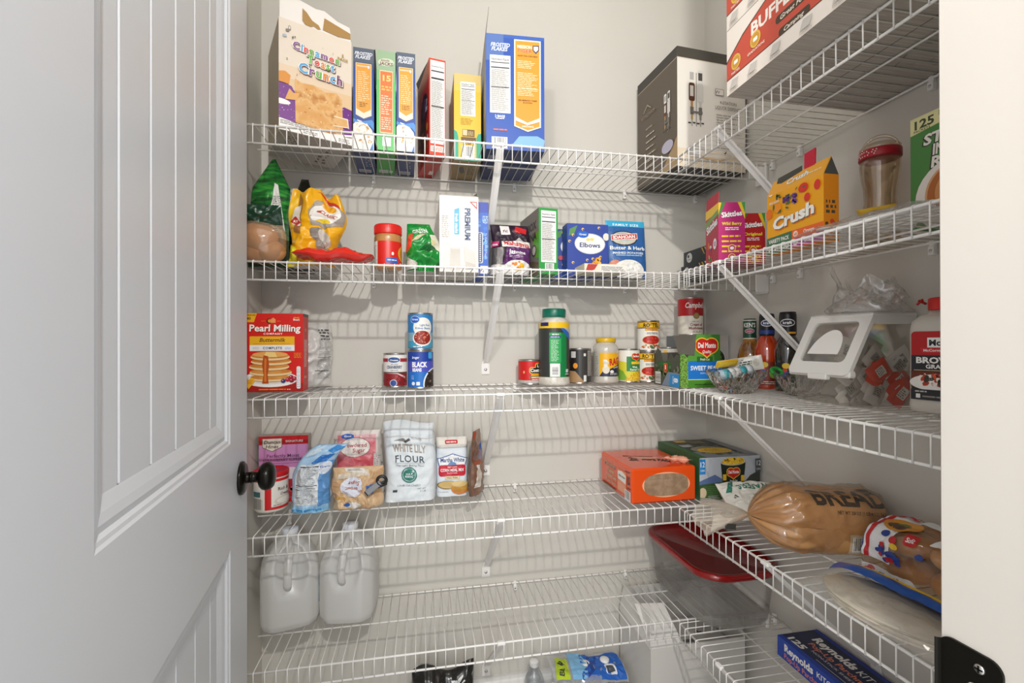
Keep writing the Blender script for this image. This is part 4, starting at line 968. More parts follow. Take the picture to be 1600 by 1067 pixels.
a.ell(.9, 1.4, .8, .8, '#c9765a'); a.ell(2.6, .9, 1.95, 1.35, '#e9e7e2'); a.dots(1.0, .3, 4.2, 2.1, 40, .12, .28, ['#f6f5f1', '#dcd9d2', '#fffefa'], 7, .7); a.dots(1.4, .6, 3.9, 2.0, 8, .03, .06, ['#6f8f4a'], 2)
bg = Bag(W_, H_, 1.7, 'pouch', .12, .5, 41, lambda x, y, z: (x, y + .08 * z, z), nu=30, nv=30)
bagthing('potato_pouch', 'blue instant potato pouch standing right of the pasta box', 'pouch', (-17.4, -6.0, zB), 0, bg, FOIL('#2b5f9e', .3), FOIL('#4a4a52', .3), a)

# ---- right-hand part of the second shelf
def blackbox(seed):
    a = Art(); a.rect(0, 0, 6.6, 1.85, '#33373c'); a.ell(1.3, 1.0, .62, .62, '#d3d3cf'); a.ell(1.1, 1.2, .2, .2, '#33373c'); a.lines(.95, .7, 1.7, .9, 1, '#8a8a86', .7, .1)
    for k in range(3): a.poly([(3.9 + k * .6, 1.75), (4.15 + k * .6, 1.75), (4.6 + k * .7, .9 + .1 * k), (4.5 + k * .7, .9)], '#cfa83a' if k < 2 else '#d9d6cf')
    return a
for k in range(2):
    carton('tea_box', 'flat black box with pale round emblem at the shelf corner, ' + ('lower one' if k == 0 else 'upper one'), 'box', (-6.2 - .5 * (1 - k), -11.4 + .2 * k, zB + 1.9 * k), 0, 3.6, 6.6, 1.85,
           {'all': '#2b2e33'}, {'left': blackbox(k)}, group='flat black boxes in the shelf corner')
def skit(w, h, c, t2):
    a = Art(); a.rect(0, 0, w, h, c)
    a.poly([(0, h - 1.6), (.7, h), (0, h)], '#3f7f3a'); a.poly([(0, h - 1.2), (.3, h), (0, h)], '#e6b62a'); a.poly([(w, h - 1.7), (w - .7, h), (w, h)], '#e8c22e'); a.poly([(w, h - 1.1), (w - .35, h), (w, h)], '#3f9a4a')
    a.T('Skittles', w / 2, h - 1.15, .5, '#f7f4f2', w=w * .78, bold=2.4, rot=6, out='#3a2430', ob=1.6); a.T(t2, w / 2, h - 2.1, .3, '#f3e23a', w=w * .75, bold=1.8); a.lines(w * .25, h - 2.75, w * .78, h - 2.4, 2, '#f3e6ee', .5, .1)
    for k in range(4): a.lines(w * .12, h - 3.45 - k * .5, w * .88, h - 3.2 - k * .5, 1, '#f0c83a', .7, .1, k)
    for k in range(2): a.ell(w / 2, 1.35 - k * .9, .38, .38, '#f0c85a'); a.ell(w / 2, 1.35 - k * .9, .3, .3, c); a.ell(w / 2, 1.35 - k * .9, .2, .16, '#f0e6ea')
    return a
def skl(d, h, c):
    a = Art(); a.rect(0, 0, d, h, c); a.rect(0, h - .9, d, h, '#f0c22a'); a.poly([(0, h - 1.8), (d, h - 1.1), (d, h - .6), (0, h - 1.2)], '#7a9a4a'); a.T('Skittles', d * .5, h - 1.9, .8, '#f7f4f2', w=d * .85, bold=2.4, rot=10, out='#3a2430', ob=1.4)
    a.dots(.1, .2, d * .6, 2.6, 14, .2, .45, ['#3f7a3a', '#d86a2a', '#5a3a7a', '#c42a4a', '#e8c8b8'], 5, .5); a.ell(d * .75, 2.0, .5, .55, '#f0e8ec'); a.T('10', d * .75, 2.0, .5, '#a3205a', bold=2); return a
carton('drink_mix_box', 'magenta drink mix box with raised red flap at the left', 'drink mix box', (-10.9, -18.6, zB), -15, 2.55, 3.6, 5.9, {'all': '#b3256e', 'left': '#b5303a', 'top': '#e9e4e2'}, {'front': skit(2.55, 5.9, '#b3256e', 'Wild Berry'), 'left': skl(3.6, 5.9, '#b5303a')},
       flaps=[('left', 1.2, -4, '#b5303f'), ('back', .9, 20, '#8c8680', [(.02, 0), (.98, 0), (.6, 1), (.4, 1)])])
carton('drink_mix_box', 'red drink mix box between the magenta box and the orange box', 'drink mix box', (-8.05, -18.1, zB), -15, 2.4, 3.4, 5.1, {'all': '#b01f22', 'top': '#e9e4e2'}, {'front': skit(2.4, 5.1, '#b01f22', 'Original')})
# orange drink stick box, front towards the aisle
w, d, h = 5.4, 1.4, 5.3     # local: front = 'left' face (towards -x) of length d2
D2 = 6.1
a = Art(); a.rect(0, 0, D2, h, '#f0a818'); a.rect(0, 0, D2, .1, '#3c6f4a')
a.poly([(0, 0), (2.9, 0), (2.9, 1.55), (0, 1.45)], '#3f7250'); a.rect(2.9, .8, D2, 1.55, '#e8672a'); a.rect(2.9, .1, D2, .8, '#a33f8c'); a.rect(2.9, -.1, D2, .1, '#d8463a')
a.T('VARIETY PACK', 1.4, 1.1, .34, '#f3f0e6', w=2.4, bold=2); a.T('30 STICKS', 1.4, .48, .5, '#f3f0e6', w=2.4, bold=2.2); a.ell(3.3, 1.18, .26, .26, '#f6d8c8'); a.ell(3.3, .45, .26, .26, '#e8d0e2'); a.T('x8', 3.3, 1.18, .2, '#e8672a', bold=1.5); a.T('x8', 3.3, .45, .2, '#a33f8c', bold=1.5); a.T('Orange', 4.7, 1.2, .3, '#fbe9dc', w=1.1, bold=2); a.T('Grape', 4.7, .46, .3, '#f3dff0', w=1.0, bold=2)
for o_, c in (((.14, -.14), '#e0641c'), ((.07, -.07), '#3c6650'), ((0, 0), '#f8f4ec')): a.T('Crush', 3.0 + o_[0], 2.75 + o_[1], 1.0, c, w=4.5, bold=3.2, rot=6, shear=.1)
a.dots(1.9, 4.0, 2.8, 4.8, 14, .12, .2, ['#6a3f8a', '#7a54a0', '#54306e'], 3); a.dots(2.9, 3.7, 3.6, 4.7, 14, .12, .2, ['#6a3f8a', '#7a54a0', '#54306e'], 5); a.ell(4.2, 4.8, .5, .38, '#d9342a'); a.ell(4.6, 3.9, .3, .34, '#d9342a'); a.ell(5.6, 4.6, .3, .4, '#d9342a'); a.ell(.35, 3.6, .4, .45, '#e8741c'); a.ell(1.4, 3.9, .4, .42, '#f0941c'); a.dots(.4, 3.2, 5.8, 5.3, 12, .12, .3, ['#4a6a3c', '#3c5a34'], 9, .4)
a.T('ZERO SUGAR', 1.0, 4.5, .2, '#f3e8d8', w=1.2, bold=1.8); a.ell(.6, 5.3, .22, .15, '#f6f0e2')
t = carton('drink_mix_box', 'bright orange and yellow drink stick box with peaked open top', 'drink mix box', (-8.7, -28.7, zB), 0, 1.4, D2, h, {'all': '#e8921c', 'left': '#f0a818'}, {'left': a,
       'front': Art().rect(0, 0, 1.4, h, '#e38a1e').lines(.2, 2.2, 1.2, 3.4, 3, '#4a4a44', .6, .2).dots(.1, .2, 1.3, 1.8, 8, .1, .25, ['#3a3a38', '#d9492a', '#5a3a2a'], 3)}, open_top=True)
g = G()   # gabled front panel leaning back, side gussets
aa = Art(); aa.T('Crush', 3.1, .85, .55, '#f8f4ec', w=2.3, bold=2.8, rot=4, out='#4a3a2a', ob=1.2); aa.lines(4.3, .7, 5.6, .9, 1, '#f6e2b4', .6, .2)
gp = [(0, D2, h), (0, 0, h), (.7, 0, h + 1.4), (.7, D2, h + 1.4)]
g.slab(gp, .04, M('#f0a818', .4), n=Vector((-.9, 0, .45)).normalized())
nrm = Vector((-.894, 0, .447))
stick(g, aa, lambda u, v, n: tuple(Vector((v * .447, D2 - u, h + v * .894)) + nrm * (n + .01)))
g.slab([(0, .02, h), (1.4, .02, h), (.7, .02, h + 1.4)], .04, M('#4c4c48', .7), n=Vector((0, -1, 0)))
g.slab([(1.4, 0, h), (1.4, D2, h), (.73, D2, h + 1.4), (.73, 0, h + 1.4)], .04, M('#4a4a46', .7))
g.slab([(.35, D2 - .6, h + .6), (.5, 2.6, h + .6), (.72, 2.9, h + 1.75), (.74, D2 - .5, h + 1.6)], .03, M('#45453f', .7))
g.obj('gable_top', t)
tag(G().slab([(-7.95, -27.2, zB + 5.6), (-7.95, -26.1, zB + 5.6), (-7.9, -26.1, zB + 7.9), (-7.9, -27.2, zB + 8.0)], .12, FOIL('#c8283a')).obj('drink_stick'), 'single red drink stick poking out of the orange box', 'drink stick')
# shaker bottle
t = thing('shaker_bottle', 'clear shaker bottle with red patterned band and carry loop', 'bottle', (-3.6, -28.9, zB), -50)
t.scale = (.84, .84, .97)
cl = film('clear_hard_plastic', '#fbf4ea', .07, .7, .06, '#e2cdb4')
g = G(); pr = [(1.35, 0), (1.55, .1), (1.55, 1.2), (1.4, 2.4), (1.25, 3.4), (1.3, 4.4), (1.5, 5.4), (1.6, 6.3), (1.6, 6.9)]
g.lathe([(0, .02)] + pr, cl, 40); g.lathe([(0, .12)] + [(r - .12, z + .02) for r, z in pr[1:]], cl, 40); g.obj('cup', t)
g = G(); g.lathe([(1.64, 6.85), (1.68, 6.9), (1.68, 7.5), (1.64, 7.55)], M('#b3202e', .4), 40)
rd = random.Random(4)
for k in range(26):
    for j in range(3):
        if rd.random() < .6: g.box((1.675, -.05, 7.0 + j * .16), (1.7, .05, 7.09 + j * .16), M('#e9d8d4', .5), RZ(k * 9 + 40 * (k > 13) + j * 3))
g.obj('band', t, 'red band with white printed marks')
g = G(); g.lathe([(1.6, 7.5), (1.62, 7.8), (1.3, 8.05), (.5, 8.15), (0, 8.16)], cl, 40); g.obj('lid', t)
g = G(); g.tube([(1.4 * cos(pi * i / 14), 0, 7.6 + 1.2 * sin(pi * i / 14)) for i in range(15)], .13, cl, 8); g.obj('carry_loop', t)
# sweetener carton
h, D2 = 8.0, 6.0
a = Art(); a.rect(0, 0, D2, h, '#4a8a42'); a.poly([(0, 6.8), (D2, 7.4), (D2, h), (0, h)], '#e9e4a8'); a.T('125', .95, 7.45, .6, '#3c4a30', w=1.3, bold=2); a.T('BONUS', 2.7, 7.7, .34, '#3c4a30', w=1.6, bold=2); a.T('PACKETS', .8, 7.0, .17, '#4c5a40', w=1.1, bold=1)
for i, (s_, y, wd) in enumerate((('STEVIA', 6.15, 3.6), ('IN THE', 5.3, 2.4), ('RAW', 4.45, 2.6))): a.T(s_, 2.7, y - .03, .72, '#30302a', w=wd + .2, bold=5, shear=.1); a.T(s_, 2.7, y, .72, '#f3f0e6', w=wd, bold=2.6, shear=.1)
a.ell(2.8, 1.9, 2.45, 2.5, '#efe9e2'); a.ell(2.95, 2.1, 1.95, 2.05, '#d9ab7a'); a.ell(2.95, 2.1, 1.8, 1.9, '#b8692e'); a.ell(3.0, 2.2, 1.35, 1.4, '#d9955a'); a.ell(2.9, 2.5, .8, .75, '#efd9bc'); a.ell(3.0, 2.3, .35, .4, '#d09a66')
carton('sweetener_box', 'green sweetener carton with coffee cup picture beside the door jamb', 'box', (-5.0, -38.4, zB), 0, 4.0, D2, h, {'all': '#41803a'}, {'left': a})
# little pile of packets and clear cutlery bag
rd = random.Random(3)
PK = [('yellow', '#e0b32a'), ('white', '#e8e6e1'), ('pale grey', '#cfcdc8')]
for i, (nm, c) in enumerate(PK):
    q = Bag(2.3, 1.5, .3, 'pillow', .1, .9, 50 + i, nu=14, nv=10)
    ar = Art().rect(.7, .3, 2.1, 1.2, '#f0ede6').lines(.8, .4, 2.0, 1.1, 5, '#555', .4, .2, i)
    bagthing('seasoning_packet', f'{nm} flat packet between the shaker bottle and the green carton', 'packet', (-7.2 + 1.0 * i, -30.5 - .6 * i, zB + (1.15, .15, .45)[i]), -60 + 8 * i, q, FOIL(c, .35), None, ar, rx=(70, 12, 35)[i])
t = thing('cutlery_pack', 'clear bag of white plastic cutlery lying flat behind the shelf lip', 'cutlery bag', (-8.4, -33.5, zB), 8)
g = G(); fnq = lambda u, v: (6.2 * (u - .5) + .2 * sin(v * 20), 9.5 * (v - .5), .06 + (.75 * (1 - abs(2 * u - 1) ** 3) * (1 - abs(2 * v - 1) ** 4)) * (.75 + .5 * crumple((u * 6, v * 9, 0), .8, 3)))
g.surf(fnq, 30, 40, film('thin_clear_film', '#ffffff', .1, .6, .1, '#e8e6e2')); g.obj('clear_film', t)
WP = M('#e6e4df', .3)
for k in range(6):
    g = G(); x = -2.2 + k * .85
    g.tube([(x, -3.6, .2), (x + .1, 0, .28), (x + .1, 2.2, .2)], [.1, .09, .12], WP, 6); g.lathe([(0, -.02), (.38, .02), (.42, .08), (.36, .06), (0, .03)], WP, 16, TR(x + .1, 2.9, .22), sx=.85, sy=1.4)
    g.obj('spoon', t)
# ================================================================== MIDDLE SHELF
zC = REST['C']
# pancake mix
w, d, h = 5.85, 2.1, 8.35
a = Art(); a.rect(0, 0, w, h, '#d81a10')
a.poly([(0, h), (1.25, h), (.95, h - .95), (0, h - .95)], '#edb01c'); a.T('LARGE SIZE', .66, h - .2, .15, '#4a2c10', w=.9, bold=1.5); a.T('40', .45, h - .55, .28, '#4a2c10', bold=2)
a.ell(2.45, 7.55, .26, .26, '#3b1c14'); a.ell(2.5, 7.55, .18, .18, '#e39a2a'); a.poly([(2.6, 7.35), (3.1, 7.35), (3.1, 7.7), (2.85, 7.9), (2.6, 7.7)], '#ef9a5a'); a.lines(1.7, 7.5, 2.1, 7.58, 1, '#ef8a3a', .7, 0); a.lines(3.25, 7.5, 3.6, 7.58, 1, '#ef8a3a', .7, 0)
a.T('FREE', 5.2, 7.9, .14, '#f3a42a', w=.6, bold=2); a.T('Best', 5.2, 7.7, .2, '#f4efe8', w=.65, bold=2)
a.T('Pearl Milling', 3.1, 6.75, .72, '#7a0d08', w=5.15, bold=2.8, shear=.05); a.T('Pearl Milling', 3.06, 6.8, .72, '#fbf6ee', w=5.1, bold=1.8, shear=.05); a.T('COMPANY', 2.85, 6.18, .2, '#fbf6ee', w=1.9, bold=1.8, sp=1.3)
a.rect(.55, 4.35, 5.0, 5.9, '#f0f0ee'); a.rect(.55, 4.98, 5.0, 5.9, '#edb318'); a.T('Buttermilk', 2.8, 5.53, .42, '#5a3413', w=2.6, bold=1.2, shear=.25); a.T('COMPLETE', 2.8, 4.66, .26, '#2a3242', w=1.9, bold=1.6, sp=1.2); a.lines(.9, 5.08, 4.6, 5.16, 1, '#d8881a', .7, .1); a.lines(.85, 4.55, 1.5, 4.8, 3, '#b9b4ac', .4, .2); a.lines(4.05, 4.5, 4.7, 4.8, 3, '#7fb0e0', .4, .2)
a.lines(4.95, 3.6, 5.7, 4.2, 4, '#f08a22', .55, .2)
a.poly([(0, 0), (w, 0), (w, .9), (0, .9)], '#a8140f')
a.ell(2.6, 1.35, 2.75, .85, '#f4f2ee'); a.ell(2.6, 1.42, 2.3, .62, '#e2dfda')
cake = tex2('pancake_print', '#dd9a45', '#c9782a', 30, lo=.35, hi=.65)
for y, ww, dx in ((1.45, 2.0, 0), (2.05, 2.1, .05), (2.65, 2.0, -.1), (3.2, 2.0, .1), (3.7, 1.95, 0)):
    a.ell(2.6 + dx, y - .02, ww, .42, '#a85a1c'); a.ell(2.6 + dx, y, ww, .38, '#efd09a'); a.ell(2.6 + dx, y + .13, ww - .05, .28, cake)
a.ell(2.6, 3.98, 1.75, .3, '#e8a95a'); a.poly([(1.9, 3.7), (3.3, 3.7), (3.1, 4.2), (2.2, 4.25)], '#f2d184')
a.poly([(1.8, .9), (2.45, .9), (2.35, 1.8), (2.5, 2.8), (2.4, 3.8), (1.95, 3.9), (1.8, 2.9), (1.95, 1.8)], '#b54c12'); a.poly([(2.0, 1.1), (2.25, 1.1), (2.2, 2.4), (2.25, 3.5), (2.05, 3.6)], '#d9772a')
for x, y, c in ((3.9, 1.15, '#33407a'), (4.35, 1.3, '#b3203a'), (4.7, 1.55, '#a81c34'), (5.05, 1.4, '#b8283f'), (4.75, 1.2, '#981a30')): a.ell(x, y, .24, .23, c); a.ell(x - .06, y + .07, .07, .06, '#e8a0a8')
a.poly([(.5, .35), (1.1, 1.1), (1.05, 1.45), (.75, 1.55), (.5, 1.3), (.25, 1.55), (-.05, 1.4), (0, .95)], '#efb62c'); a.lines(.15, .9, .9, 1.35, 4, '#c9702a', .4, .3)
a.rr(5.25, .3, 5.65, 2.7, .15, '#e9eaea'); a.lines(5.3, .5, 5.6, 2.5, 9, '#8aa0b8', .4, .3); a.lines(1.5, .2, 4.2, .35, 1, '#f0802a', .9, .05); a.lines(4.3, .2, 4.7, .35, 1, '#f0d0a0', .7, .05)
b = Art().rect(0, 0, d, h, '#cf2a22').T('90', 1.0, 6.6, .35, '#e8a63a', bold=2).lines(.4, 2.6, 1.7, 5.6, 26, '#f3cfc4', .45, .3, 2).T('SKU', .9, 1.5, .25, '#f3e4dc', w=.9).rect(0, h - .3, d, h, '#3a2a26')
carton('pancake_mix_box', 'bright red pancake mix box with a pancake stack picture next to the door', 'pancake mix', (-58.2, -6.4, zC), -1, w, d, h, {'all': '#c71c12'}, {'front': a, 'right': b})
# silver chip bag behind, edge-on
a = Art(); a.lines(3.2, 1, 4.9, 6, 30, '#8a8a88', .3, .3, 1); a.rect(3.1, 3.5, 4.8, 3.56, '#333'); a.rect(2.9, 1.9, 4.6, 1.96, '#555'); a.ell(1.0, 3.2, .5, .4, '#b3342f'); a.lines(3.4, 5.6, 4.8, 7.0, 4, '#3a3a38', .4, .3, 4)
bg = Bag(5.2, 7.6, 2.0, 'pillow', .55, .6, 61, lambda x, y, z: (x, y + .25 * sin(z), z), nu=30, nv=40)
bagthing('chip_bag', 'silver-white foil bag standing behind the red pancake mix box', 'snack bag', (-54.9, -3.2, zC), 32, bg, FOIL('#d4d2cd', .25), None, a)
# cans
def C(r): return pi * r
r, h = 1.4, 4.0; c = C(r); a = Art(); a.rect(0, 0, 2 * c, 1.75, '#8c1f26'); a.poly([(c - 1.4, 1.7), (c + .3, 1.6), (c + 1.4, 1.0), (c + 1.5, 1.2), (c + .3, 1.75)], '#e8c8c4'); a.dots(c - 2, .3, c + 2, 1.5, 30, .06, .2, ['#a82a30', '#b23a3c', '#701820'], 3); a.rect(0, 1.7, 2 * c, 1.82, '#4a3a30'); a.rect(c - 2.2, 3.0, c - .75, 3.4, '#a82a38'); a.rect(c + .65, 3.0, c + 2.4, 3.4, '#a82a38')
a.ell(c - .05, 3.22, .72, .36, '#e8eaf0'); a.ell(c - .05, 3.22, .66, .31, '#1d4f8e'); a.T('Ocean', c - .05, 3.2, .2, '#f4f6fa', w=.95, bold=1.6); a.T('JELLIED', c, 2.72, .12, '#5a5a66', w=.8); a.T('CRANBERRY', c, 2.4, .34, '#2e4268', w=1.75, bold=1.8); a.T('SAUCE', c, 2.02, .15, '#2e4268', w=.8, bold=1, sp=1.3); a.ell(c - .1, .55, .4, .4, '#dfe3ee'); a.ell(c - .1, .55, .34, .34, '#2a4a92')
can('food_can', 'cranberry sauce can, white over red label, standing alone at shelf level', (-42.85, -3.1, zC), r, h, a, '#eceae6', rz=-3)
r, h = 1.45, 4.35; c = C(r); a = Art(); a.rect(0, 0, 2 * c, h, '#1c6fc4'); a.rect(0, 3.1, 2 * c, h, '#1c3f9c'); a.rect(0, 1.9, 2 * c, 3.1, '#4a52b8'); a.T('kroger', c - .55, 3.55, .3, '#e8ecf6', w=.85, bold=1.4, shear=.2); a.T('BLACK', c - .1, 2.75, .56, '#f3f3f6', w=1.75, bold=3); a.T('BEANS', c - .4, 2.15, .36, '#f3f3f6', w=1.05, bold=3)
a.ell(c + 1.9, .5, 1.6, 1.85, '#e8ecf2'); a.ell(c + 1.95, .45, 1.5, 1.75, '#2a2422'); a.dots(c + .7, .1, c + 2.6, 2.0, 40, .08, .15, ['#4a3c36', '#1a1412', '#6a584c', '#8c7a6a'], 4, .7)
a.ell(c - .8, .6, .2, .2, '#e8ecf6'); a.rr(c - .45, .4, c - .05, .8, .06, '#e8ecf6'); a.lines(c - 1.0, 1.1, c - .7, 1.6, 3, '#dfe6f6', .4, .2); a.rr(c + .9, 3.4, c + 1.5, 4.15, .15, '#3fa3dc'); a.rect(0, 0, c - 1.75, h, '#dfe3ea')
can('food_can', 'blue black-beans can at the bottom of the two-can stack', (-39.95, -5.1, zC), r, h, a, '#1c6fc4')
r, h2 = 1.42, 4.25; c = C(r); a = Art(); a.rect(0, 0, 2 * c, h2, '#2a7fc0'); a.poly([(c - 2.2, .3), (c + 2.2, .3), (c + 2.2, 2.0), (c - 2.2, 2.0)], '#7fa9b8'); a.poly([(c - 2, .3), (c + 2, .3), (c + 2, 1.3), (c - 2, 1.0)], '#3f98b8'); a.ell(c + .3, 2.6, 1.12, 1.1, '#eceae4'); a.ell(c - .62, 3.45, .56, .42, '#e8ecf2'); a.ell(c - .62, 3.45, .52, .38, '#1f5cb8'); a.T('Great', c - .62, 3.48, .2, '#f0f4fa', w=.75, bold=1.6)
a.T('Light Red', c + .5, 2.85, .24, '#3a72a8', w=1.15, bold=1); a.T('Kidney Beans', c + .3, 2.5, .24, '#3a72a8', w=1.7, bold=1); a.ell(c + .25, 1.35, 1.1, .88, '#f0ede6'); a.ell(c + .25, 1.42, .98, .78, '#8c2a22'); a.dots(c - .7, .7, c + 1.2, 2.15, 60, .07, .14, ['#b84030', '#8c241c', '#cf6a52', '#d98a70'], 7, .55); a.lines(c - .8, .35, c + .2, .5, 1, '#e8eef4', .7, .1)
can('food_can', 'blue kidney-beans can stacked on top of the black-beans can', (-39.95, -5.1, zC + 4.36), r, h2, a, '#2a7fc0')
r, h = 1.5, 3.1; c = C(r); a = Art(); a.rect(0, .55, 2 * c, h, '#d01c1c'); a.rect(0, 0, 2 * c, .55, '#b9b6b0'); a.rr(c - .15, 1.35, c + 2.2, 2.2, .35, '#f0b41c'); a.rr(c + .6, 1.7, c + 2.2, 2.7, .3, '#f0b41c'); a.rr(c - .05, 1.42, c + 2.2, 2.1, .3, '#181412'); a.rr(c + .7, 1.8, c + 2.2, 2.6, .25, '#181412'); a.T('La', c + 1.15, 2.35, .36, '#f6f2ec', w=.5, bold=2.6); a.T('Costena', c + .95, 1.8, .4, '#f6f2ec', w=1.9, bold=2.8); a.rect(c + .1, 1.1, c + 2.2, 1.32, '#e8a41c'); a.rect(c - .1, .82, c + 2.2, 1.05, '#2a8a3c'); a.lines(c + .15, .86, c + 2, 1.0, 1, '#f0efe4', .8, 0); a.ell(c - .8, 1.55, .12, .18, '#e8b070'); a.lines(c + .2, .62, c + 1.2, .76, 1, '#f6d8d0', .7, 0)
can('food_can', 'short red pepper can left of the tall green cheese shaker', (-26.35, -2.6, zC), r, h, a, '#d01c1c', rz=-12)
# grated cheese shaker
t = thing('cheese_shaker', 'tall grated cheese shaker with dark green lid and green label', 'cheese shaker', (-23.7, -4.3, zC))
g = G(); ch = tex2('grated_cheese', '#cbc4b6', '#dcd7cc', 60, rough=.35, coat=.6)
g.lathe([(1.7, 0), (1.9, .08), (1.95, .3), (1.9, .9), (1.86, 1.0), (1.86, 7.2), (1.82, 7.6), (1.6, 8.05), (1.38, 8.25), (1.36, 8.4)], ch, 44); g.obj('jar_body', t)
g = G(); g.lathe([(1.42, 8.3), (1.45, 8.36), (1.45, 9.25), (1.38, 9.35), (0, 9.36)], M('#0c6e58', .35), 48)
g.obj('lid', t)
c = C(1.87); a = Art(); a.rect(0, 1.05, 2 * c, 6.95, '#343634'); a.rect(0, 6.95, 2 * c, 7.65, '#efc21c'); a.rect(c - 2.4, 7.2, c - 1.15, 7.65, '#2c2458'); a.rect(c - 1.05, 1.05, c + 1.25, 6.4, '#117f42'); a.rect(c - 1.05, 2.8, c + .4, 6.4, '#2fa257'); a.poly([(c + .3, 6.95), (c + 2.2, 6.95), (c + 2.2, 5.4), (c + 1.3, 5.9)], '#2a62b8'); a.poly([(c + .8, 6.95), (c + 2.2, 6.95), (c + 2.2, 6.2)], '#b8bcb4')
a.rect(c - 1.0, 5.75, c + .35, 6.05, '#223a72'); a.lines(c - .9, 5.83, c + .25, 5.95, 1, '#c9d2e6', .8, 0); a.lines(c - .85, 3.0, c + .2, 5.6, 15, '#bfe3c2', .4, .4, 6); a.lines(c - .7, 6.12, c + .1, 6.3, 1, '#e8f2e6', .7, 0)
a.rect(c - .95, 1.1, c + .25, 2.7, '#e9e8e4'); a.bar(c - .75, 1.25, c + .05, 2.4, vert=False); a.T('80', c + 1.3, 1.8, .42, '#e8ebe4', w=.5, bold=2.5); a.lines(c + 1.0, 1.35, c + 1.6, 1.5, 1, '#e8ebe4', .7, 0)
jar_label(t, 1.885, 1.05, 7.65, '#343634', a)
# black can
r, h = 1.5, 4.5; c = C(r); a = Art(); a.rect(0, 0, 2 * c, h, '#3a3836'); a.rect(0, 0, c - .55, h, '#1a1816'); a.poly([(c - 2.4, .2), (c + .2, .2), (c - .5, 1.0), (c - 1, 1.6), (c - 2.4, 1.7)], '#a8845c'); a.ell(c - 1.0, 2.3, .3, .35, '#e8942a'); a.rect(c - 1.6, 3.3, c - .95, 4.1, '#c9c6c0'); a.rect(c + .05, .3, c + .42, 1.1, '#e6e4df'); a.rect(c + .05, 3.5, c + .35, 3.85, '#e6e4df'); a.rect(c + .6, 1.0, c + 1.6, 4.2, '#9a9792'); a.lines(c + .65, 1.1, c + 1.5, 4.1, 16, '#4a4845', .35, .3)
can('food_can', 'black-labelled can right of the tall green cheese shaker', (-19.9, -2.8, zC), r, h, a, '#3a3836')
# pasta sauce jar
t = thing('sauce_jar', 'white sauce jar with yellow lid and yellow and navy label', 'jar', (-16.2, -2.6, zC), -10)
g = G(); sc = M('#c9c2b6', .15, 0, 1)
g.lathe([(1.45, 0), (1.62, .06), (1.68, .3), (1.62, .7), (1.6, .8), (1.6, 3.9), (1.66, 4.1), (1.6, 4.6), (1.35, 4.95), (1.2, 5.05), (1.2, 5.3)], sc, 44); g.obj('jar_body', t)
g = G(); g.lathe([(1.26, 5.25), (1.28, 5.3), (1.28, 5.72), (1.22, 5.8), (0, 5.8)], M('#ddb012', .35), 44); g.obj('lid', t)
c = C(1.62); a = Art(); a.rect(0, 0, c - 1.15, 4, '#b9b4a8'); a.lines(c - 1.9, .9, c - 1.25, 3.6, 12, '#77736a', .4, .3); a.poly([(c - 1.2, .9), (c + 2.3, .9), (c + 2.3, 2.55), (c + 1.5, 2.4), (c + .2, 1.85), (c - .6, 1.7)], '#272b48'); a.T('RAGU', c + 1.15, 2.85, .85, '#c4261c', w=2.1, bold=2.6, rot=8, shear=.1); a.T('CHEESE', c + 1.1, 2.05, .16, '#f2f0ea', w=.9, bold=1, rot=12); a.lines(c + .2, 1.1, c + 1.4, 1.4, 2, '#d9d7d0', .4, .3)
a.ell(c - .3, 1.75, .46, .5, '#e2d9c6'); a.ell(c - .35, 2.3, .25, .3, '#e9e2d2'); a.dots(c - .7, 2.3, c + .1, 3.1, 8, .1, .2, ['#efe9dc', '#d9cfb8'], 3); a.ell(c + .45, 1.5, .25, .2, '#efeadf')
jar_label(t, 1.625, .9, 3.9, '#efb31c', a)
# corn can
def dm_logo(a, x, y, s, q=True):
    a.ell(x, y, .85 * s, .52 * s, '#f0c73a'); a.ell(x - .35 * s, y + .2 * s, .5 * s, .42 * s, '#f0c73a'); a.ell(x + .35 * s, y + .2 * s, .5 * s, .42 * s, '#f0c73a'); a.poly([(x - .7 * s, y - .2 * s), (x, y - .75 * s), (x + .7 * s, y - .2 * s)], '#f0c73a')
    a.ell(x, y, .78 * s, .45 * s, '#c8241e'); a.ell(x - .35 * s, y + .2 * s, .43 * s, .35 * s, '#c8241e'); a.ell(x + .35 * s, y + .2 * s, .43 * s, .35 * s, '#c8241e'); a.poly([(x - .6 * s, y - .2 * s), (x, y - .64 * s), (x + .6 * s, y - .2 * s)], '#c8241e')
    a.T('Del Monte', x, y + .12 * s, .34 * s, '#f9f6ee', w=1.3 * s, bold=2.2)
    if q: a.T('Quality', x, y - .3 * s, .2 * s, '#f9f6ee', w=.65 * s, bold=.8, shear=.2)
kern = tex2('corn_kernel_print', '#a87812', '#f2c72e', 240, kind='voronoi', lo=.15, hi=.55); peas = tex2('pea_print', '#2f4a1a', '#7fae4a', 260, kind='voronoi', lo=.2, hi=.6)
r, h = 1.45, 4.4; c = C(r); a = Art(); a.rect(0, 0, 2 * c, h, '#e8e6dc'); a.poly([(c - 2, .3), (c + 2, .3), (c + 2, 2.2), (c - 2, 2.9)], '#d9d23a'); a.poly([(c - 2, .3), (c - .3, .3), (c - 1, 1.5), (c - 2, 1.9)], '#7fae3a'); a.rect(c - .55, 1.5, c + 2, 3.4, '#1f7f38'); a.T('Whole', c + .55, 2.05, .28, '#f3f2ea', w=.75, bold=2); a.T('Kernel Corn', c + .75, 1.72, .28, '#f3f2ea', w=1.7, bold=2); dm_logo(a, c + .75, 3.35, .8, False); a.rect(c + .05, 2.4, c + 1.6, 2.75, '#efc62c')
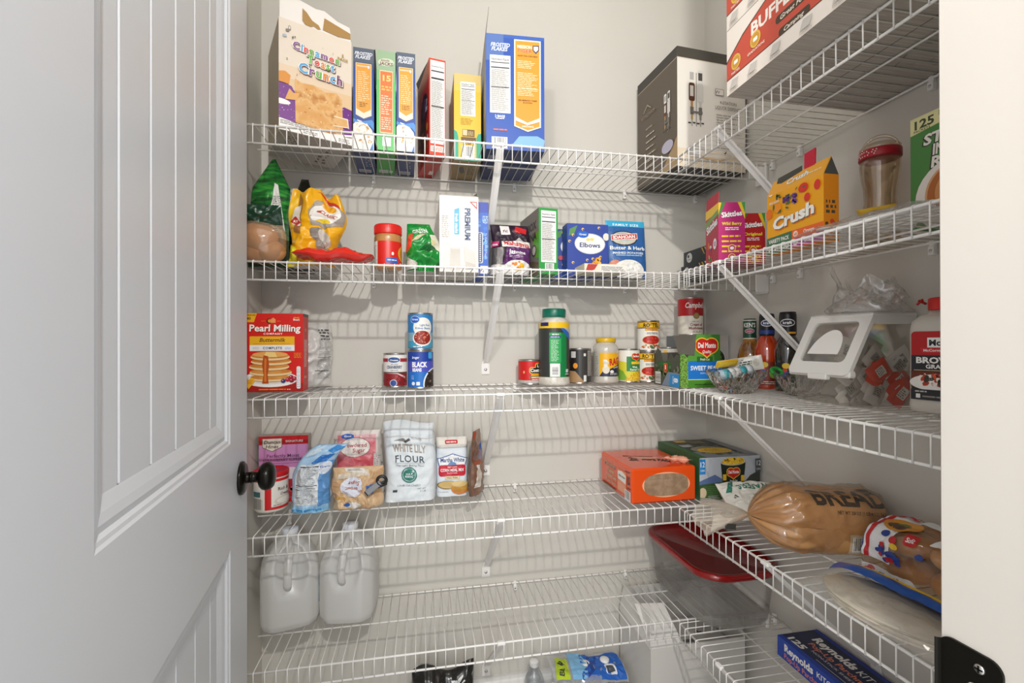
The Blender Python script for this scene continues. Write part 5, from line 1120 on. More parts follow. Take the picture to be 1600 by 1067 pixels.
a.poly([(c - .8, .25), (c + 2, .25), (c + 1.9, 1.3), (c + 1.2, 1.55), (c, 1.1), (c - .5, .7)], kern)
can('food_can', 'corn can with green and yellow label left of the tomato can stack', (-12.95, -2.4, zC), r, h, a, '#e8e6dc', rz=-12)
def rotel():
    r, h = 1.4, 4.05; c = C(r); a = Art(); a.rect(0, 3.05, 2 * c, 3.95, '#efbd1c'); a.rect(0, 3.0, 2 * c, 3.1, '#5a2a1c'); a.rect(0, 3.78, 2 * c, 3.95, '#6a1f1c'); a.T('RO*TEL', c + .1, 3.43, .5, '#1c1814', w=2.1, bold=2.4)
    a.rr(c - .75, 2.68, c + 1.3, 3.0, .14, '#e8a81c'); a.T('Original', c + .3, 2.85, .2, '#a83020', w=1.4, bold=1.2, shear=.2); a.lines(c - .5, 2.25, c + 1.1, 2.55, 2, '#4a4844', .45, .2)
    a.ell(c + .15, 1.45, 1.3, .65, '#f2d8b0'); a.ell(c + .15, 1.48, 1.2, .56, '#b8281c'); a.dots(c - .9, 1.05, c + 1.2, 1.95, 26, .08, .2, ['#d9402a', '#a81c14', '#e25a3c'], 5, .7); a.dots(c - 1.9, .3, c + 1.9, .95, 26, .1, .24, ['#6a3a20', '#d9742a', '#4a6a2c', '#e9e2d0', '#b8301c'], 6, .7); return r, h, a
for k in range(2):
    r, h, a = rotel()
    can('food_can', 'tomato can with yellow and black name band, ' + ('lower' if k == 0 else 'upper') + ' can of its stack', (-10.15, -2.5, zC + k * 4.06), r, h, a, '#efece4', rz=(-20, -14)[k])
r, h = 1.45, 4.6; c = C(r); a = Art(); a.rect(c - 1.3, .3, c - .85, 4.2, '#e8b42c'); a.lines(c - .6, .6, c + 1.4, 4.1, 14, '#a9a59c', .35, .3)
can('food_can', 'pale can half hidden behind the torn vegetable can carton', (-8.05, -3.9, zC), r, h, a, '#c9c5bb')
# opened vegetable can tray (front corner)
t = thing('can_carton', 'torn open green and blue vegetable can carton at the shelf corner', 'carton', (-11.0, -11.7, zC))
g = G(); CB = M('#6b655c', .8)
lp = [(0, 6.0), (0, 0), (0, 0)]
# side wall (towards the left), torn top edge
def sidefn(u, v, n): return (-n - .0, 6.0 - u, v)
side = [(0, 0), (6.0, 0), (6.0, 3.7), (5.2, 3.8), (4.6, 3.3), (4.0, 3.9), (3.2, 3.0), (2.2, 2.9), (1.6, 4.2), (.8, 4.5), (.3, 3.8), (0, 3.9)]
g.slab([sidefn(u, v, 0) for u, v in side], .05, M('#4c5248', .5), n=Vector((-1, 0, 0)))
a = Art(); a.poly([(1.0, 1.2), (4.2, 1.0), (4.0, 2.8), (3.2, 2.9), (2.2, 2.8), (1.3, 3.8)], '#1f6a34'); a.dots(.2, .9, 5.9, 2.6, 40, .12, .3, ['#4c5a3c', '#6a705c', '#39402f', '#7a7f72'], 3); a.poly([(2.4, 2.7), (3.3, 2.7), (3.3, 1.9), (2.9, 1.5), (2.4, 1.9)], '#d9743a'); a.poly([(2.5, 2.6), (3.2, 2.6), (3.2, 2.0), (2.9, 1.65), (2.5, 2.0)], '#c8241e'); a.rect(2.7, 1.95, 2.95, 2.5, '#f2ece2')
a.bar(.35, .15, 1.7, 1.6, vert=False); a.poly([(2.0, .05), (6, 0), (6, 1.6), (3.4, 1.7)], '#7f8fa8'); a.poly([(3.6, .03), (6.0, .03), (6.0, 1.5), (4.0, 1.5)], '#2a8fd0'); a.T('8', 5.2, .8, .85, '#f3f6fa', w=.55, bold=3, rot=-90); a.T('CANS', 4.6, .8, .22, '#f3f6fa', w=.9, bold=1.2, rot=-90)
stick(g, a, sidefn, clip=(.02, .02, 5.98, 2.85), base=.004)
# front wall: kernel strip and tall panel with slanted cut
fr = [(0, 0), (5.2, 0), (5.0, 6.1), (2.1, 6.1), (1.75, 4.8), (1.2, 3.9), (.9, 3.4), (.5, 3.9), (0, 3.75)]
g.slab([(u, 0, v) for u, v in fr], .05, M('#4f9440', .45), n=Vector((0, -1, 0)))
a = Art(); a.poly([(0, 0), (1.0, 0), (1.0, 3.35), (.5, 3.8), (0, 3.6)], peas); a.poly([(1.0, 0), (5.2, 0), (5.0, 6.1), (2.1, 6.1), (1.8, 4.8), (1.2, 3.8), (1.0, 3.3)], '#5a9a3e'); a.poly([(3.9, 6.1), (5.0, 6.1), (5.15, 2), (4.5, 2)], '#3c7a30'); a.rect(1.0, .95, 5.17, 3.05, '#1f77cc'); a.rect(1.0, .88, 5.17, .96, '#d9e2b4'); a.rect(1.0, 0, 5.19, .88, '#4b8a2a'); a.T('SWEET PEAS', 3.05, 2.25, .5, '#f3f7fa', w=3.5, bold=1.8); a.T('WITH SEA SALT', 3.3, 1.65, .17, '#dbe8f4', w=1.6); a.lines(1.8, .3, 4.4, .45, 1, '#2a4a1a', .7, .1)
a.rect(2.1, 2.95, 4.1, 3.55, '#2c6a2a'); a.T('Fresh Cut', 3.1, 3.25, .28, '#eaf0dc', w=1.2, bold=1, shear=.2)
stick(g, a, lambda u, v, n: (u, -n, v), base=.004)
a = Art(); dm_logo(a, 3.3, 4.65, 1.75); stick(g, a, lambda u, v, n: (u, -n, v), base=.1 * .2 + .09, clip=(1.9, 0, 5.05, 6.1))
g.slab([(5.15, 0, 0), (5.15, 5.6, 0), (5.15, 5.6, 4.5), (5.05, 0, 6.0)], .05, CB, n=Vector((1, 0, 0)))
g.slab([(0, 5.8, 0), (5.15, 5.8, 0), (5.15, 5.8, 4.0), (0, 5.8, 3.9)], .05, CB, n=Vector((0, 1, 0)))
g.box((.05, .05, 0), (5.1, 5.75, .06), CB)
g.obj('carton_wall', t)
g = G(); g.slab([(-.1, .1, 3.85), (1.7, -.15, 3.7), (2.15, .05, 6.1), (.6, 2.6, 6.0)], .05, M('#5d584f', .8)); g.slab([(2.15, .05, 6.1), (5.0, .1, 6.08), (4.6, 2.2, 5.2), (2.2, 2.4, 5.1)], .05, M('#575046', .8)); g.obj('bent_flap', t, 'grey bent cardboard flap')
# carton of twelve behind
a = Art(); w, d, h = 6.0, 5.0, 6.1; sky = tex2('faded_sky_print', '#a8adb4', '#c9b39a', 5, lo=.35, hi=.7); a.rect(0, 0, w, h, sky); a.rect(0, 0, w, 2.2, '#5f6f6a'); a.poly([(0, 2.2), (3, 2.7), (6, 2.0), (6, 3.0), (3, 3.3), (0, 2.9)], '#7f90a8'); a.ell(3.8, 3.0, 1.75, 1.6, '#c9cbc4'); a.ell(3.8, 3.0, 1.65, 1.5, '#1f2a22'); a.dots(2.5, 1.9, 5.2, 4.2, 44, .2, .27, ['#57643a', '#6f7c48', '#48552e', '#7c8a54'], 4)
carton('can_carton', 'grey-blue twelve-can carton standing in the corner under the soup can', 'carton', (-6.3, -5.4, zC), 0, w, d, h, {'all': '#7a7f84'}, {'front': a})
r, h = 1.6, 5.05; c = C(r); a = Art(); a.rect(0, 2.6, 2 * c, h, '#b3161c'); a.T('Campbells', c + .35, 4.0, .7, '#f6f2ea', w=2.9, bold=1.4, shear=.25); a.ell(c + .3, 2.6, .42, .42, '#7d6436'); a.ell(c + .3, 2.6, .33, .33, '#a58a52'); a.T('FAMILY SIZE', c + .2, 1.85, .12, '#8a7a60', w=1.0); a.T('Cream of', c + .35, 1.45, .36, '#8c2a28', w=1.7, bold=1.8); a.T('Mushroom', c + .35, 1.0, .36, '#8c2a28', w=2.0, bold=1.8); a.T('SOUP', c + .35, .5, .28, '#8a7a60', w=1.1, bold=1); a.rect(c + 1.9, 0, 2 * c, 2.6, '#4a4038')
can('food_can', 'red and white soup can on top of the corner carton', (-4.5, -3.4, zC + 6.1), r, h, a, '#ece4d6', rz=-16)
# dressing bottles
def bottle(nm, label, loc, prof, liquid, caph, capr, capc, rz=0, lab=None):
    t = thing(nm, label, 'bottle', loc, rz)
    g = G(); g.lathe(prof, liquid, 40, power=2.3); g.obj('glass_body', t)
    t.scale = (.9, .9, 1)
    zt = prof[-1][1]; g = G(); g.lathe([(capr, zt - .1), (capr + .02, zt), (capr, zt + caph), (capr - .08, zt + caph + .06), (0, zt + caph + .06)], M(capc, .35), 40); g.obj('cap', t)
    return t, zt
amber = tex2('amber_dressing', '#5a3410', '#a8702a', 24, rough=.08, coat=1, lo=.35, hi=.6, c3='#8a5a22')
tk, zt = bottle('dressing_bottle', 'amber dressing bottle with dark green neck sleeve and triangle label', (-1.8, -11.4, zC), [(1.3, 0), (1.45, .1), (1.5, .5), (1.5, 3.3), (1.3, 4.4), (.85, 5.3), (.72, 5.6)], amber, 2.3, .74, '#174a38', rz=-38)
c = C(.78); jl = jar_label(tk, .79, 5.55, 7.8, '#174a38', Art().rect(0, 5.55, 2 * c, 5.7, '#d9d2b8').rect(0, 7.7, 2 * c, 7.8, '#e9e6dc').T("KEN'S", c, 7.2, .5, '#f3f0e6', w=1.5, bold=1.4).ell(c, 6.5, .6, .28, '#e8d0d0').ell(c, 6.5, .54, .22, '#a84a5a').T('fresh', c, 6.5, .18, '#f0e0e0', w=.7), 'neck_sleeve')
c = C(1.53); g = G(); aa = Art().poly([(c - 1.15, .2), (c + 1.15, .2), (c + .25, 3.6), (c, 3.8), (c - .25, 3.6)], '#d9d2b8').poly([(c - 1.0, .2), (c + 1.0, .2), (c + .18, 3.4), (c, 3.55), (c - .18, 3.4)], '#1d4634').T("KEN'S", c, 1.6, .45, '#ece8da', w=1.15, bold=1.2).lines(c - .4, .9, c + .4, 1.2, 2, '#b9c4b0', .4, .2).poly([(c - .15, 2.4), (c, 2.2), (c + .15, 2.4), (c, 2.75)], '#b9c4b0')
fnk = lambda u, v, n: ((1.53 + n) * sin(u / 1.53 - pi), -(1.53 + n) * cos(u / 1.53 - pi), v)
stick(g, aa, fnk, su=2 * c / 44, base=.01); g.obj('label', tk)
def sauce_label(t, band, c1):
    c = C(1.46); g = G(); aa = Art().rect(c - 1.6, .5, c + 1.6, 3.0, c1).ell(c - .3, 2.7, .4, .3, '#e8c33a').poly([(c - .8, 1.2), (c - .2, 1.2), (c - .1, 2.0), (c - .6, 2.3)], '#2f62c0').ell(c - .4, 2.2, .25, .25, '#d9442a').ell(c + .7, 1.8, .5, .6, '#6fa53c').lines(c - 1, .6, c + 1, 1.0, 2, '#e8e2d0', .4, .2)
    stick(g, aa, lambda u, v, n: ((1.46 + n) * sin(u / 1.46 - pi), -(1.46 + n) * cos(u / 1.46 - pi), v), su=.22, base=.01); g.obj('label', t)
t, zt = bottle('dressing_bottle', 'orange-red dressing bottle with black cap in the middle of the three bottles', (-1.75, -14.1, zC), [(1.25, 0), (1.4, .1), (1.42, .5), (1.3, 2.0), (1.38, 3.2), (1.42, 4.2), (1.2, 5.1), (.8, 5.8), (.72, 6.0)], M('#b83a12', .12, 0, 1), 2.3, .82, '#16181f', rz=-38)
sauce_label(t, 0, '#7a2412'); c = C(.86); jar_label(t, .86, 6.1, 8.1, '#16181f', Art().ell(c, 7.3, .75, .38, '#e9eaee').ell(c, 7.3, .66, .3, '#1c2a5a').T('kraft', c, 7.32, .28, '#f0f2f6', w=.85, bold=1.5).rect(0, 6.1, 2 * c, 6.5, '#2a3f8e'), 'cap_sleeve')
t, zt = bottle('dressing_bottle', 'dark dressing bottle with black cap and white oval logo nearest the white bin', (-1.7, -17.1, zC), [(1.25, 0), (1.4, .1), (1.42, .5), (1.3, 2.0), (1.38, 3.2), (1.42, 4.2), (1.2, 5.1), (.8, 5.8), (.72, 6.0)], M('#2b2722', .1, 0, 1), 2.3, .86, '#121316', rz=-38)
sauce_label(t, 0, '#1f2420'); c = C(.9); jar_label(t, .9, 6.05, 8.1, '#121316', Art().ell(c - .1, 7.2, .85, .4, '#e9eaee').ell(c - .1, 7.2, .76, .32, '#15161a').T('kraft', c - .1, 7.22, .3, '#f0f2f6', w=.95, bold=1.5).rect(c, 6.05, c + .9, 6.25, '#e8a02a'), 'cap_sleeve')
# cut-glass bowls
GL = bpy.data.materials.new('cut_glass'); GL.use_nodes = True
b_ = GL.node_tree.nodes['Principled BSDF']; b_.inputs['Base Color'].default_value = (.93, .93, .92, 1); b_.inputs['Roughness'].default_value = .04; b_.inputs['Transmission Weight'].default_value = 1; b_.inputs['IOR'].default_value = 1.35
def bowl(label, loc, R, H, tilt=0):
    t = thing('glass_bowl', label, 'bowl', loc, 0, None, ry=tilt)
    g = G(); n = 96; vs = []; fs = []
    pr = [(0, .06), (.35 * R, .0), (.45 * R, .02), (.62 * R, .22 * H), (.8 * R, .55 * H), (.93 * R, .85 * H), (R, H)]
    pin = [(.97 * R, H + .02), (.86 * R, .8 * H), (.7 * R, .48 * H), (.5 * R, .22 * H), (.3 * R, .16), (0, .16)]
    rows = pr + pin
    for j, (r, z) in enumerate(rows):
        for i in range(n):
            a = 2 * pi * i / n; k = 0
            if 2 <= j <= 5: k = .07 * abs(sin(a * 12 + j * .9)) - .04 * abs(sin(a * 20))
            zz = z + (.16 * abs(sin(a * 8)) if j in (6, 7) else 0)
            vs.append(((r + k * R * .5) * cos(a), (r + k * R * .5) * sin(a), zz))
    for j in range(len(rows) - 1):
        for i in range(n):
            k = (i + 1) % n; fs.append((j * n + i, j * n + k, (j + 1) * n + k, (j + 1) * n + i))
    g.add(vs, fs, GL, False); g.obj('bowl_glass', t); return t
bowl('scalloped cut-glass bowl holding small packets, left one of two', (-8.2, -17.5, zC), 2.95, 2.2)
bowl('scalloped cut-glass bowl half under the white bin lid, right one of two', (-3.7, -21.0, zC), 2.4, 2.0)
def stickpack(nm, label, cat, p, q, r, mats, loc=None):
    """small tube lying from p to q, mats = [(fraction, material)]"""
    p, q = Vector(p), Vector(q); g = G(); s0 = 0
    g.tube([p + (q - p) * t_ for t_ in (0, .02, .98, 1)], [r * .6, r, r, r * .7], mats[0][1], 16)
    for s_, mt in mats[1:]:
        g.tube([p + (q - p) * s_, p + (q - p) * min(1, s_ + .16)], r * 1.02, mt, 16)
    o = g.obj(nm); return tag(o, label, cat)
stickpack('candle_tube', 'pale blue and teal striped tube lying in the left glass bowl', 'tube', (-10.3, -17.6, zC + 1.75), (-6.7, -17.9, zC + 2.35), .55, [(0, film('tube_plastic', '#dfeaf2', .75, .5, .1, '#c3d8e6')), (.12, M('#3fa8b4', .4)), (.3, M('#e6e8e6', .4)), (.45, M('#eceae8', .4)), (.62, M('#3fa8b4', .4)), (.8, M('#d9e0e4', .4))])
bg = Bag(4.6, .95, .3, 'pillow', .06, 1, 77, nu=16, nv=8); t = thing('condiment_packet', 'long yellow and white packet lying across the left glass bowl', 'packet', (-10.0, -16.6, zC + 2.45), 0, None, rx=35, ry=-7)
g = G(); bg.build(g, FOIL('#ece8de', .35), None, Art().rect(0, 0, 2.4, .95, '#e6b42c').poly([(.2, .1), (2.2, .3), (2.2, .7), (.3, .8)], '#f2cf4a').lines(2.8, .2, 4.3, .8, 4, '#5a6a54', .45, .3)); g.obj('packet_film', t)
bg = Bag(2.6, 1.5, .35, 'pillow', .1, 1, 78, nu=16, nv=10, width=lambda b: 1); t = thing('tea_packet', 'round-ended white packet with dark writing standing in the bowl', 'packet', (-7.4, -16.6, zC + 1.9), -35, None, rx=5, ry=-12)
g = G(); bg.build(g, FOIL('#e6e3da', .4), None, Art().lines(.4, .3, 1.6, 1.2, 4, '#3a4034', .5, .3).ell(2.0, .8, .3, .4, '#cfcabb')); g.obj('packet_film', t)
g = G(); g.tube([(-4.6 + .55 * cos(a_), -18.9 + .55 * sin(a_) * .6, zC + 2.2 + .35 * sin(a_)) for a_ in [2 * pi * i / 24 for i in range(24)]], .16, M('#1f9a3c', .3), 10, closed=True)
tag(g.obj('bottle_ring'), 'small green plastic ring resting between the two glass bowls', 'ring')
# flip-lid bin
t = thing('storage_bin', 'clear storage bin with a sloping white flip lid, full of sauce packets', 'storage bin', (0, 0, zC))
CLR = film('bin_plastic', '#faf8f5', .08, .5, .06, '#c9c5be'); WL = M('#e9e7e2', .35)
y0, y1 = -29.0, -23.4; prof = [(-6.2, 0), (-6.65, 2.75), (-4.5, 7.2), (-.45, 7.2), (-.45, 0)]
g = G(); th = .07
g.add([(x, y, z) for y in (y0, y1) for x, z in prof], [(0, 4, 3, 2, 1), (5, 6, 7, 8, 9), (0, 1, 6, 5), (3, 4, 9, 8), (4, 0, 5, 9)], CLR); g.obj('clear_body', t)
g = G()   # sloped lid frame with window
def L2(s, v, n=0.0):   # s along y 0..1, v along slope 0..1
    P = Vector((-6.95, 0, 2.35)); Q = Vector((-4.35, 0, 7.45)); d_ = (Q - P); nn = Vector((-d_.z, 0, d_.x)).normalized()
    p = P + d_ * v + nn * n; return (p.x, (y1 + .25) + (y0 - .25 - y1 - .25) * s, p.z)
def ring2(o, i, n0, n1, mt):
    N = len(o); vs = [L2(*p, n1) for p in o] + [L2(*p, n1) for p in i] + [L2(*p, n0) for p in o] + [L2(*p, n0) for p in i]
    fs = []
    for k in range(N):
        j = (k + 1) % N; fs += [(k, j, N + j, N + k), (2 * N + k, k, 0 + k, 0 + k)[:0] or (k, 2 * N + k, 2 * N + j, j), (N + k, N + j, 3 * N + j, 3 * N + k)]
    g.add(vs, fs, mt)
def rq(u0, u1, v0, v1, r, k=5):
    out = []
    for cx, cy, a0 in ((u1 - r, v1 - r, 0), (u0 + r, v1 - r, 90), (u0 + r, v0 + r, 180), (u1 - r, v0 + r, 270)):
        for i in range(k + 1): a_ = radians(a0 + 90 * i / k); out.append((cx + r * cos(a_), cy + r * sin(a_)))
    return out
ring2(rq(0, 1, 0, 1, .09), rq(.13, .86, .2, .86, .08), -.1, .22, WL)
g.box((-7.2, -27.3, zC * 0 + 2.0), (-6.7, -25.4, 2.55), WL, bev=.08)
g.box((-4.75, y0 - .25, 7.2), (-.35, y1 + .25, 7.5), WL, bev=.1); g.box((-4.6, y0 - .2, 6.55), (-.4, y0 - .02, 7.25), WL, bev=.03)
g.box((-7.0, y0 - .28, 2.25), (-6.3, y1 + .28, 2.85), WL, bev=.12)
g.obj('flip_lid', t, 'white sloping lid frame')
g = G(); g.add([L2(*p, .02) for p in rq(.13, .86, .2, .86, .08)], [tuple(range(24))], CLR); g.obj('lid_window', t)
g = G(); ov = [(.44 + .25 * cos(a_) + .06 * sin(a_), .34 + (.40 * max(0, sin(a_)))) for a_ in [2 * pi * i / 40 for i in range(40)]]
g.slab([L2(*p, .08) for p in ov], .05, M('#f4f2ee', .5)); g.obj('scoop_plate', t, 'white half-round plate inside the lid')
rd = random.Random(12)
for i in range(20):
    red = i in (3, 7, 9, 11, 13); wdt, ln = rd.uniform(1.5, 1.9), rd.uniform(1.9, 2.4)
    q = Bag(wdt, ln, .35, 'pillow', .12, 1, 90 + i, nu=10, nv=14)
    x = -5.3 + (i % 4) * 1.0 + rd.uniform(-.1, .1); z = .45 + (i // 4) * .8; y = (-28.2 if i % 2 else -26.6) + rd.uniform(-.15, .15)
    if red: y = -28.5
    colr = '#e0401f' if red else rd.choice(['#efece6', '#dedbd4', '#cfccc6'])
    tt = thing('sauce_packet', 'red sauce packet inside the clear bin' if red else 'white sauce packet inside the clear bin', 'packet', (x - .4, y, zC + z), rd.uniform(-5, 5), 'red sauce packets in the bin' if red else 'white sauce packets in the bin', rx=rd.uniform(-4, 4), ry=rd.uniform(20, 60))
    ar = Art().rect(wdt * .25, ln * .3, wdt * .75, ln * .7, '#e9e4dc' if red else '#a8a39a').lines(wdt * .3, ln * .35, wdt * .7, ln * .65, 4, '#3a3836', .4, .3, i)
    g = G(); q.build(g, FOIL(colr, .35), None, ar); g.obj('packet_film', tt)
# crumpled clear bag on top
t = thing('produce_bag', 'crumpled empty clear plastic bag lying on top of the white bin', 'plastic bag', (-3.2, -27.6, zC + 7.55))
g = G()
def fb(u, v):
    a = 2 * pi * u; r = (2.9 - 1.0 * v) * (1 + .35 * noise.noise(Vector((cos(a) * 1.3, sin(a) * 1.3, v * 2))))
    z = 2.3 * v * (1 + .5 * noise.noise(Vector((cos(a) * 1.7 + 4, sin(a) * 1.7, v * 1.3))))
    c = crumple((cos(a) * 2, sin(a) * 2, v * 3), .9, 8) * .5
    x, y = (r + c) * cos(a) * .8, (r + c) * sin(a) * .95
    if cos(a - 2.3) > .8 and v > .5: z += (v - .5) * 3.0 * (cos(a - 2.3) - .8) * 5; x -= .6 * (v - .5); y += (v - .5) * .8
    return (x, y, max(0.02, z))
g.surf(fb, 72, 20, film('crinkled_film', '#ffffff', .14, 1.6, .08, '#e9e7e4'))
g.surf(lambda u, v: tuple(Vector(fb(u, v)) * .72 + Vector((.2, -.2, .02))), 60, 14, film('crinkled_film', '#ffffff', .14, 1.6, .08, '#e9e7e4')); g.obj('clear_film', t)
g = G(); g.tube([(-1.7, -30.2, zC + 8.0), (-1.5, -30.5, zC + 8.4), (-1.35, -30.4, zC + 8.2), (-1.5, -30.2, zC + 8.35), (-1.3, -30.6, zC + 8.05)], .09, M('#c8261c', .4), 8)
tag(g.obj('twist_tie'), 'small red twist tie beside the crumpled clear bag', 'twist tie')
# brown gravy jug
t = thing('gravy_jug', 'brown gravy mix jug with red cap and black label beside the door jamb', 'jug', (-2.5, -33.3, zC), -80)
t.scale = (.9, 1, 1)
g = G(); gj = M('#c9c4ba', .35, 0, .3)
g.lathe([(2.1, 0), (2.3, .12), (2.35, .5), (2.3, .8), (2.3, 6.0), (2.2, 6.6), (1.75, 7.0), (1.3, 7.15), (1.28, 7.5)], gj, 56, power=5, sy=.75)
g.obj('jug_body', t)
g = G(); g.lathe([(1.42, 7.4), (1.45, 7.45), (1.45, 8.2), (1.38, 8.28), (0, 8.28)], M('#c9201c', .35), 44); g.obj('cap', t)
lw, lh = 3.6, 4.9; a = Art(); a.rr(0, 0, lw, lh, .25, '#26262a'); a.rr(0, 3.3, lw, lh, .25, '#b8181e'); a.rect(0, 3.2, lw, 3.7, '#b8181e'); a.rect(1.1, 3.75, 2.1, 4.45, '#f2f0ec'); a.T('Mc', 1.6, 4.1, .42, '#26262a', w=.75, bold=2.4); a.poly([(.75, 3.35), (2.45, 3.35), (2.6, 3.75), (.6, 3.75)], '#c8242a'); a.T('McCormick', 1.6, 3.55, .18, '#f6f0ec', w=1.5, bold=1.5); a.poly([(2.4, 4.9), (3.6, 4.9), (3.6, 4.2)], '#2a3060'); a.T('BROWN', 1.8, 2.85, .42, '#f3f1ec', w=2.9, bold=2.8); a.T('GRAVY', 1.8, 2.4, .28, '#f3f1ec', w=1.6, bold=2.4); a.lines(.2, 2.1, 3.4, 2.16, 1, '#d9c4a0', .7, 0)
a.rect(0, .9, lw, 2.05, '#6a2c16'); a.ell(1.8, 1.25, 1.9, .6, '#ece9e3'); a.dots(.3, .9, 3.4, 1.95, 44, .12, .3, ['#f2ede4', '#c23a1c', '#e2542a', '#efe8dc', '#b8401c', '#3a3a30'], 6, .6); a.poly([(0, .0), (lw, .0), (lw, .75), (0, .75)], '#26262a'); a.rect(.35, .12, .65, .42, '#e9e7e2'); a.lines(.8, .2, 3.2, .35, 1, '#8a8884', .7, 0); a.lines(.3, .55, 1.1, .68, 1, '#c9c6c0', .7, 0)
g = G(); stick(g, a, lambda u, v, n: (u - lw / 2, -1.745 - n, v + .95), base=.01); g.obj('label', t)
# ================================================================== FOURTH SHELF
zD = REST['D']
# cake mix box
w, d, h = 5.3, 1.5, 7.6
a = Art(); a.rect(0, 0, w, h, '#cf8fc4'); a.rect(0, h - 1.0, w, h, '#c5141c'); a.rect(0, 2.2, w, 3.4, '#d9a4cc'); a.poly([(.35, h - .25), (2.5, h - .25), (2.5, h - 1.3), (1.4, h - 1.8), (.35, h - 1.3)], '#6b5f52'); a.poly([(.42, h - .3), (2.43, h - .3), (2.43, h - 1.25), (1.4, h - 1.72), (.42, h - 1.25)], '#e9e2d2'); a.T('Duncan', 1.42, h - .68, .4, '#4a4038', w=1.75, bold=1, shear=.2); a.T('Hines', 1.42, h - 1.18, .4, '#4a4038', w=1.35, bold=1, shear=.2); a.T('SIGNATURE', 3.8, h - .62, .24, '#f4ecea', w=1.9, bold=2)
a.T('Perfectly Moist', 2.6, 5.35, .38, '#6a4470', w=3.5, bold=.8); a.T('STRAWBERRY SUPREME', 2.7, 4.85, .3, '#6a4470', w=4.5, bold=.8); a.lines(1.0, 4.45, 4.8, 4.52, 1, '#8a5a8c', .7, .1)
a.poly([(0, 4.2), (.6, 4.4), (1.2, 4.0), (2.6, 4.3), (2.4, 3.4), (0, 3.2)], '#c22a44'); a.ell(3.2, 3.3, 2.0, .7, '#efe6ee'); a.poly([(2.4, .6), (5.3, .5), (5.3, 2.7), (2.6, 2.6)], '#b82a34'); a.dots(2.5, .6, 5.2, 2.5, 26, .1, .25, ['#d9505a', '#a81c28', '#e88a90'], 3); a.rect(0, 0, w, .5, '#c5141c')
carton('cake_mix_box', 'pink and red strawberry cake mix box at the back left of the fourth shelf', 'cake mix', (-58.1, -2.3, zD), 0, w, d, h, {'all': '#a89c94', 'front': '#cf8fc4', 'top': '#b0a49c'}, {'front': a})
# frosting tub
t = thing('frosting_tub', 'white frosting tub with red lid right behind the door knob', 'tub', (-56.2, -4.3, zD), 12)
r = 1.72; g = G(); g.lathe([(r - .2, 0), (r - .08, .1), (r - .06, .3), (r, 3.6), (r, 3.8)], M('#e9e4da', .4), 44); g.obj('tub_body', t)
g = G(); g.lathe([(r + .06, 3.75), (r + .1, 3.8), (r + .1, 4.25), (r + .02, 4.32), (r - .1, 4.32), (r - .14, 4.24), (0, 4.24)], M('#c9161c', .35), 48); g.obj('lid', t)
c = C(r); a = Art(); a.rect(c - .45, .35, c + .2, 3.7, '#cf1c20'); a.rect(c - .45, .35, 2 * c, .62, '#cf1c20'); a.rect(0, 3.3, 2 * c, 3.6, '#cf1c20'); a.rect(c - 2.2, .4, c - .6, 1.5, '#d9d4c8'); 
for k in range(9): a.rect(c - 2.0 + k * .14, .45, c - 1.94 + k * .14, 1.6, '#3a3836')
a.rect(c - 1.9, 1.75, c - .9, 2.3, '#3f6a70'); a.T('Rich &', c + 1.5, 2.5, .36, '#5a3a28', w=1.3, bold=.8); a.T('Creamy', c + 1.7, 1.95, .3, '#5a3a28', w=1.2, bold=.6, shear=.2); a.ell(c + 1.7, 1.2, 1.2, .5, '#d9cfc0'); a.ell(c + 1.6, 1.25, .9, .3, '#eee6da'); a.lines(c + .4, .75, c + 1.2, .85, 1, '#8a8278', .7, 0)
jar_label(t, r + .015, .35, 3.65, '#ece7de', a)
# blue sugar bag slumping to the right
def wp(x, y, z):
    k = max(0, (z - 3.6) / 4.4); return (x + 2.3 * k ** 1.5, y - .3 * k, z - .9 * k ** 2.2)
a = Art(); a.rect(.5, .9, 2.9, 5.2, '#dfe3e6'); a.lines(.6, 1.1, 2.8, 5.0, 26, '#5a6470', .3, .3, 2); a.rect(.6, 2.9, 2.8, 2.97, '#111'); a.rect(.6, 4.9, 2.9, 4.97, '#222'); a.poly([(0, 0), (3.9, 0), (3.9, .7), (0, .6)], '#8fc4e6'); a.lines(.3, .2, 3.4, .5, 1, '#3f8fc8', .8, .1)
a.poly([(2.9, .8), (3.9, .8), (3.9, 5.6), (2.9, 5.6)], '#5f97d0'); a.ell(3.2, 4.8, .62, .75, '#dfe6f2'); a.T('Granu', 3.2, 4.95, .22, '#2f5fa8', w=.9, bold=1.5); a.poly([(1.6, 5.4), (3.0, 5.6), (3.4, 6.6), (2.2, 6.4)], '#2f78c8'); a.poly([(2.2, 7.0), (3.2, 6.6), (3.8, 7.6), (2.6, 7.9)], '#3f8fd6'); a.poly([(.4, 6.2), (1.6, 6.8), (1.2, 7.7), (.3, 7.2)], '#c9dcea')
bg = Bag(3.9, 8.1, 2.8, 'pouch', .5, .6, 101, wp, nu=32, nv=46, width=lambda b: 1 - .28 * max(0, b - .5))
bagthing('sugar_bag', 'light blue sugar bag slumped over to the right at its top', 'sugar bag', (-53.7, -5.5, zD), 0, bg, FOIL('#a9cdea', .35), FOIL('#a9cdea', .35), a)
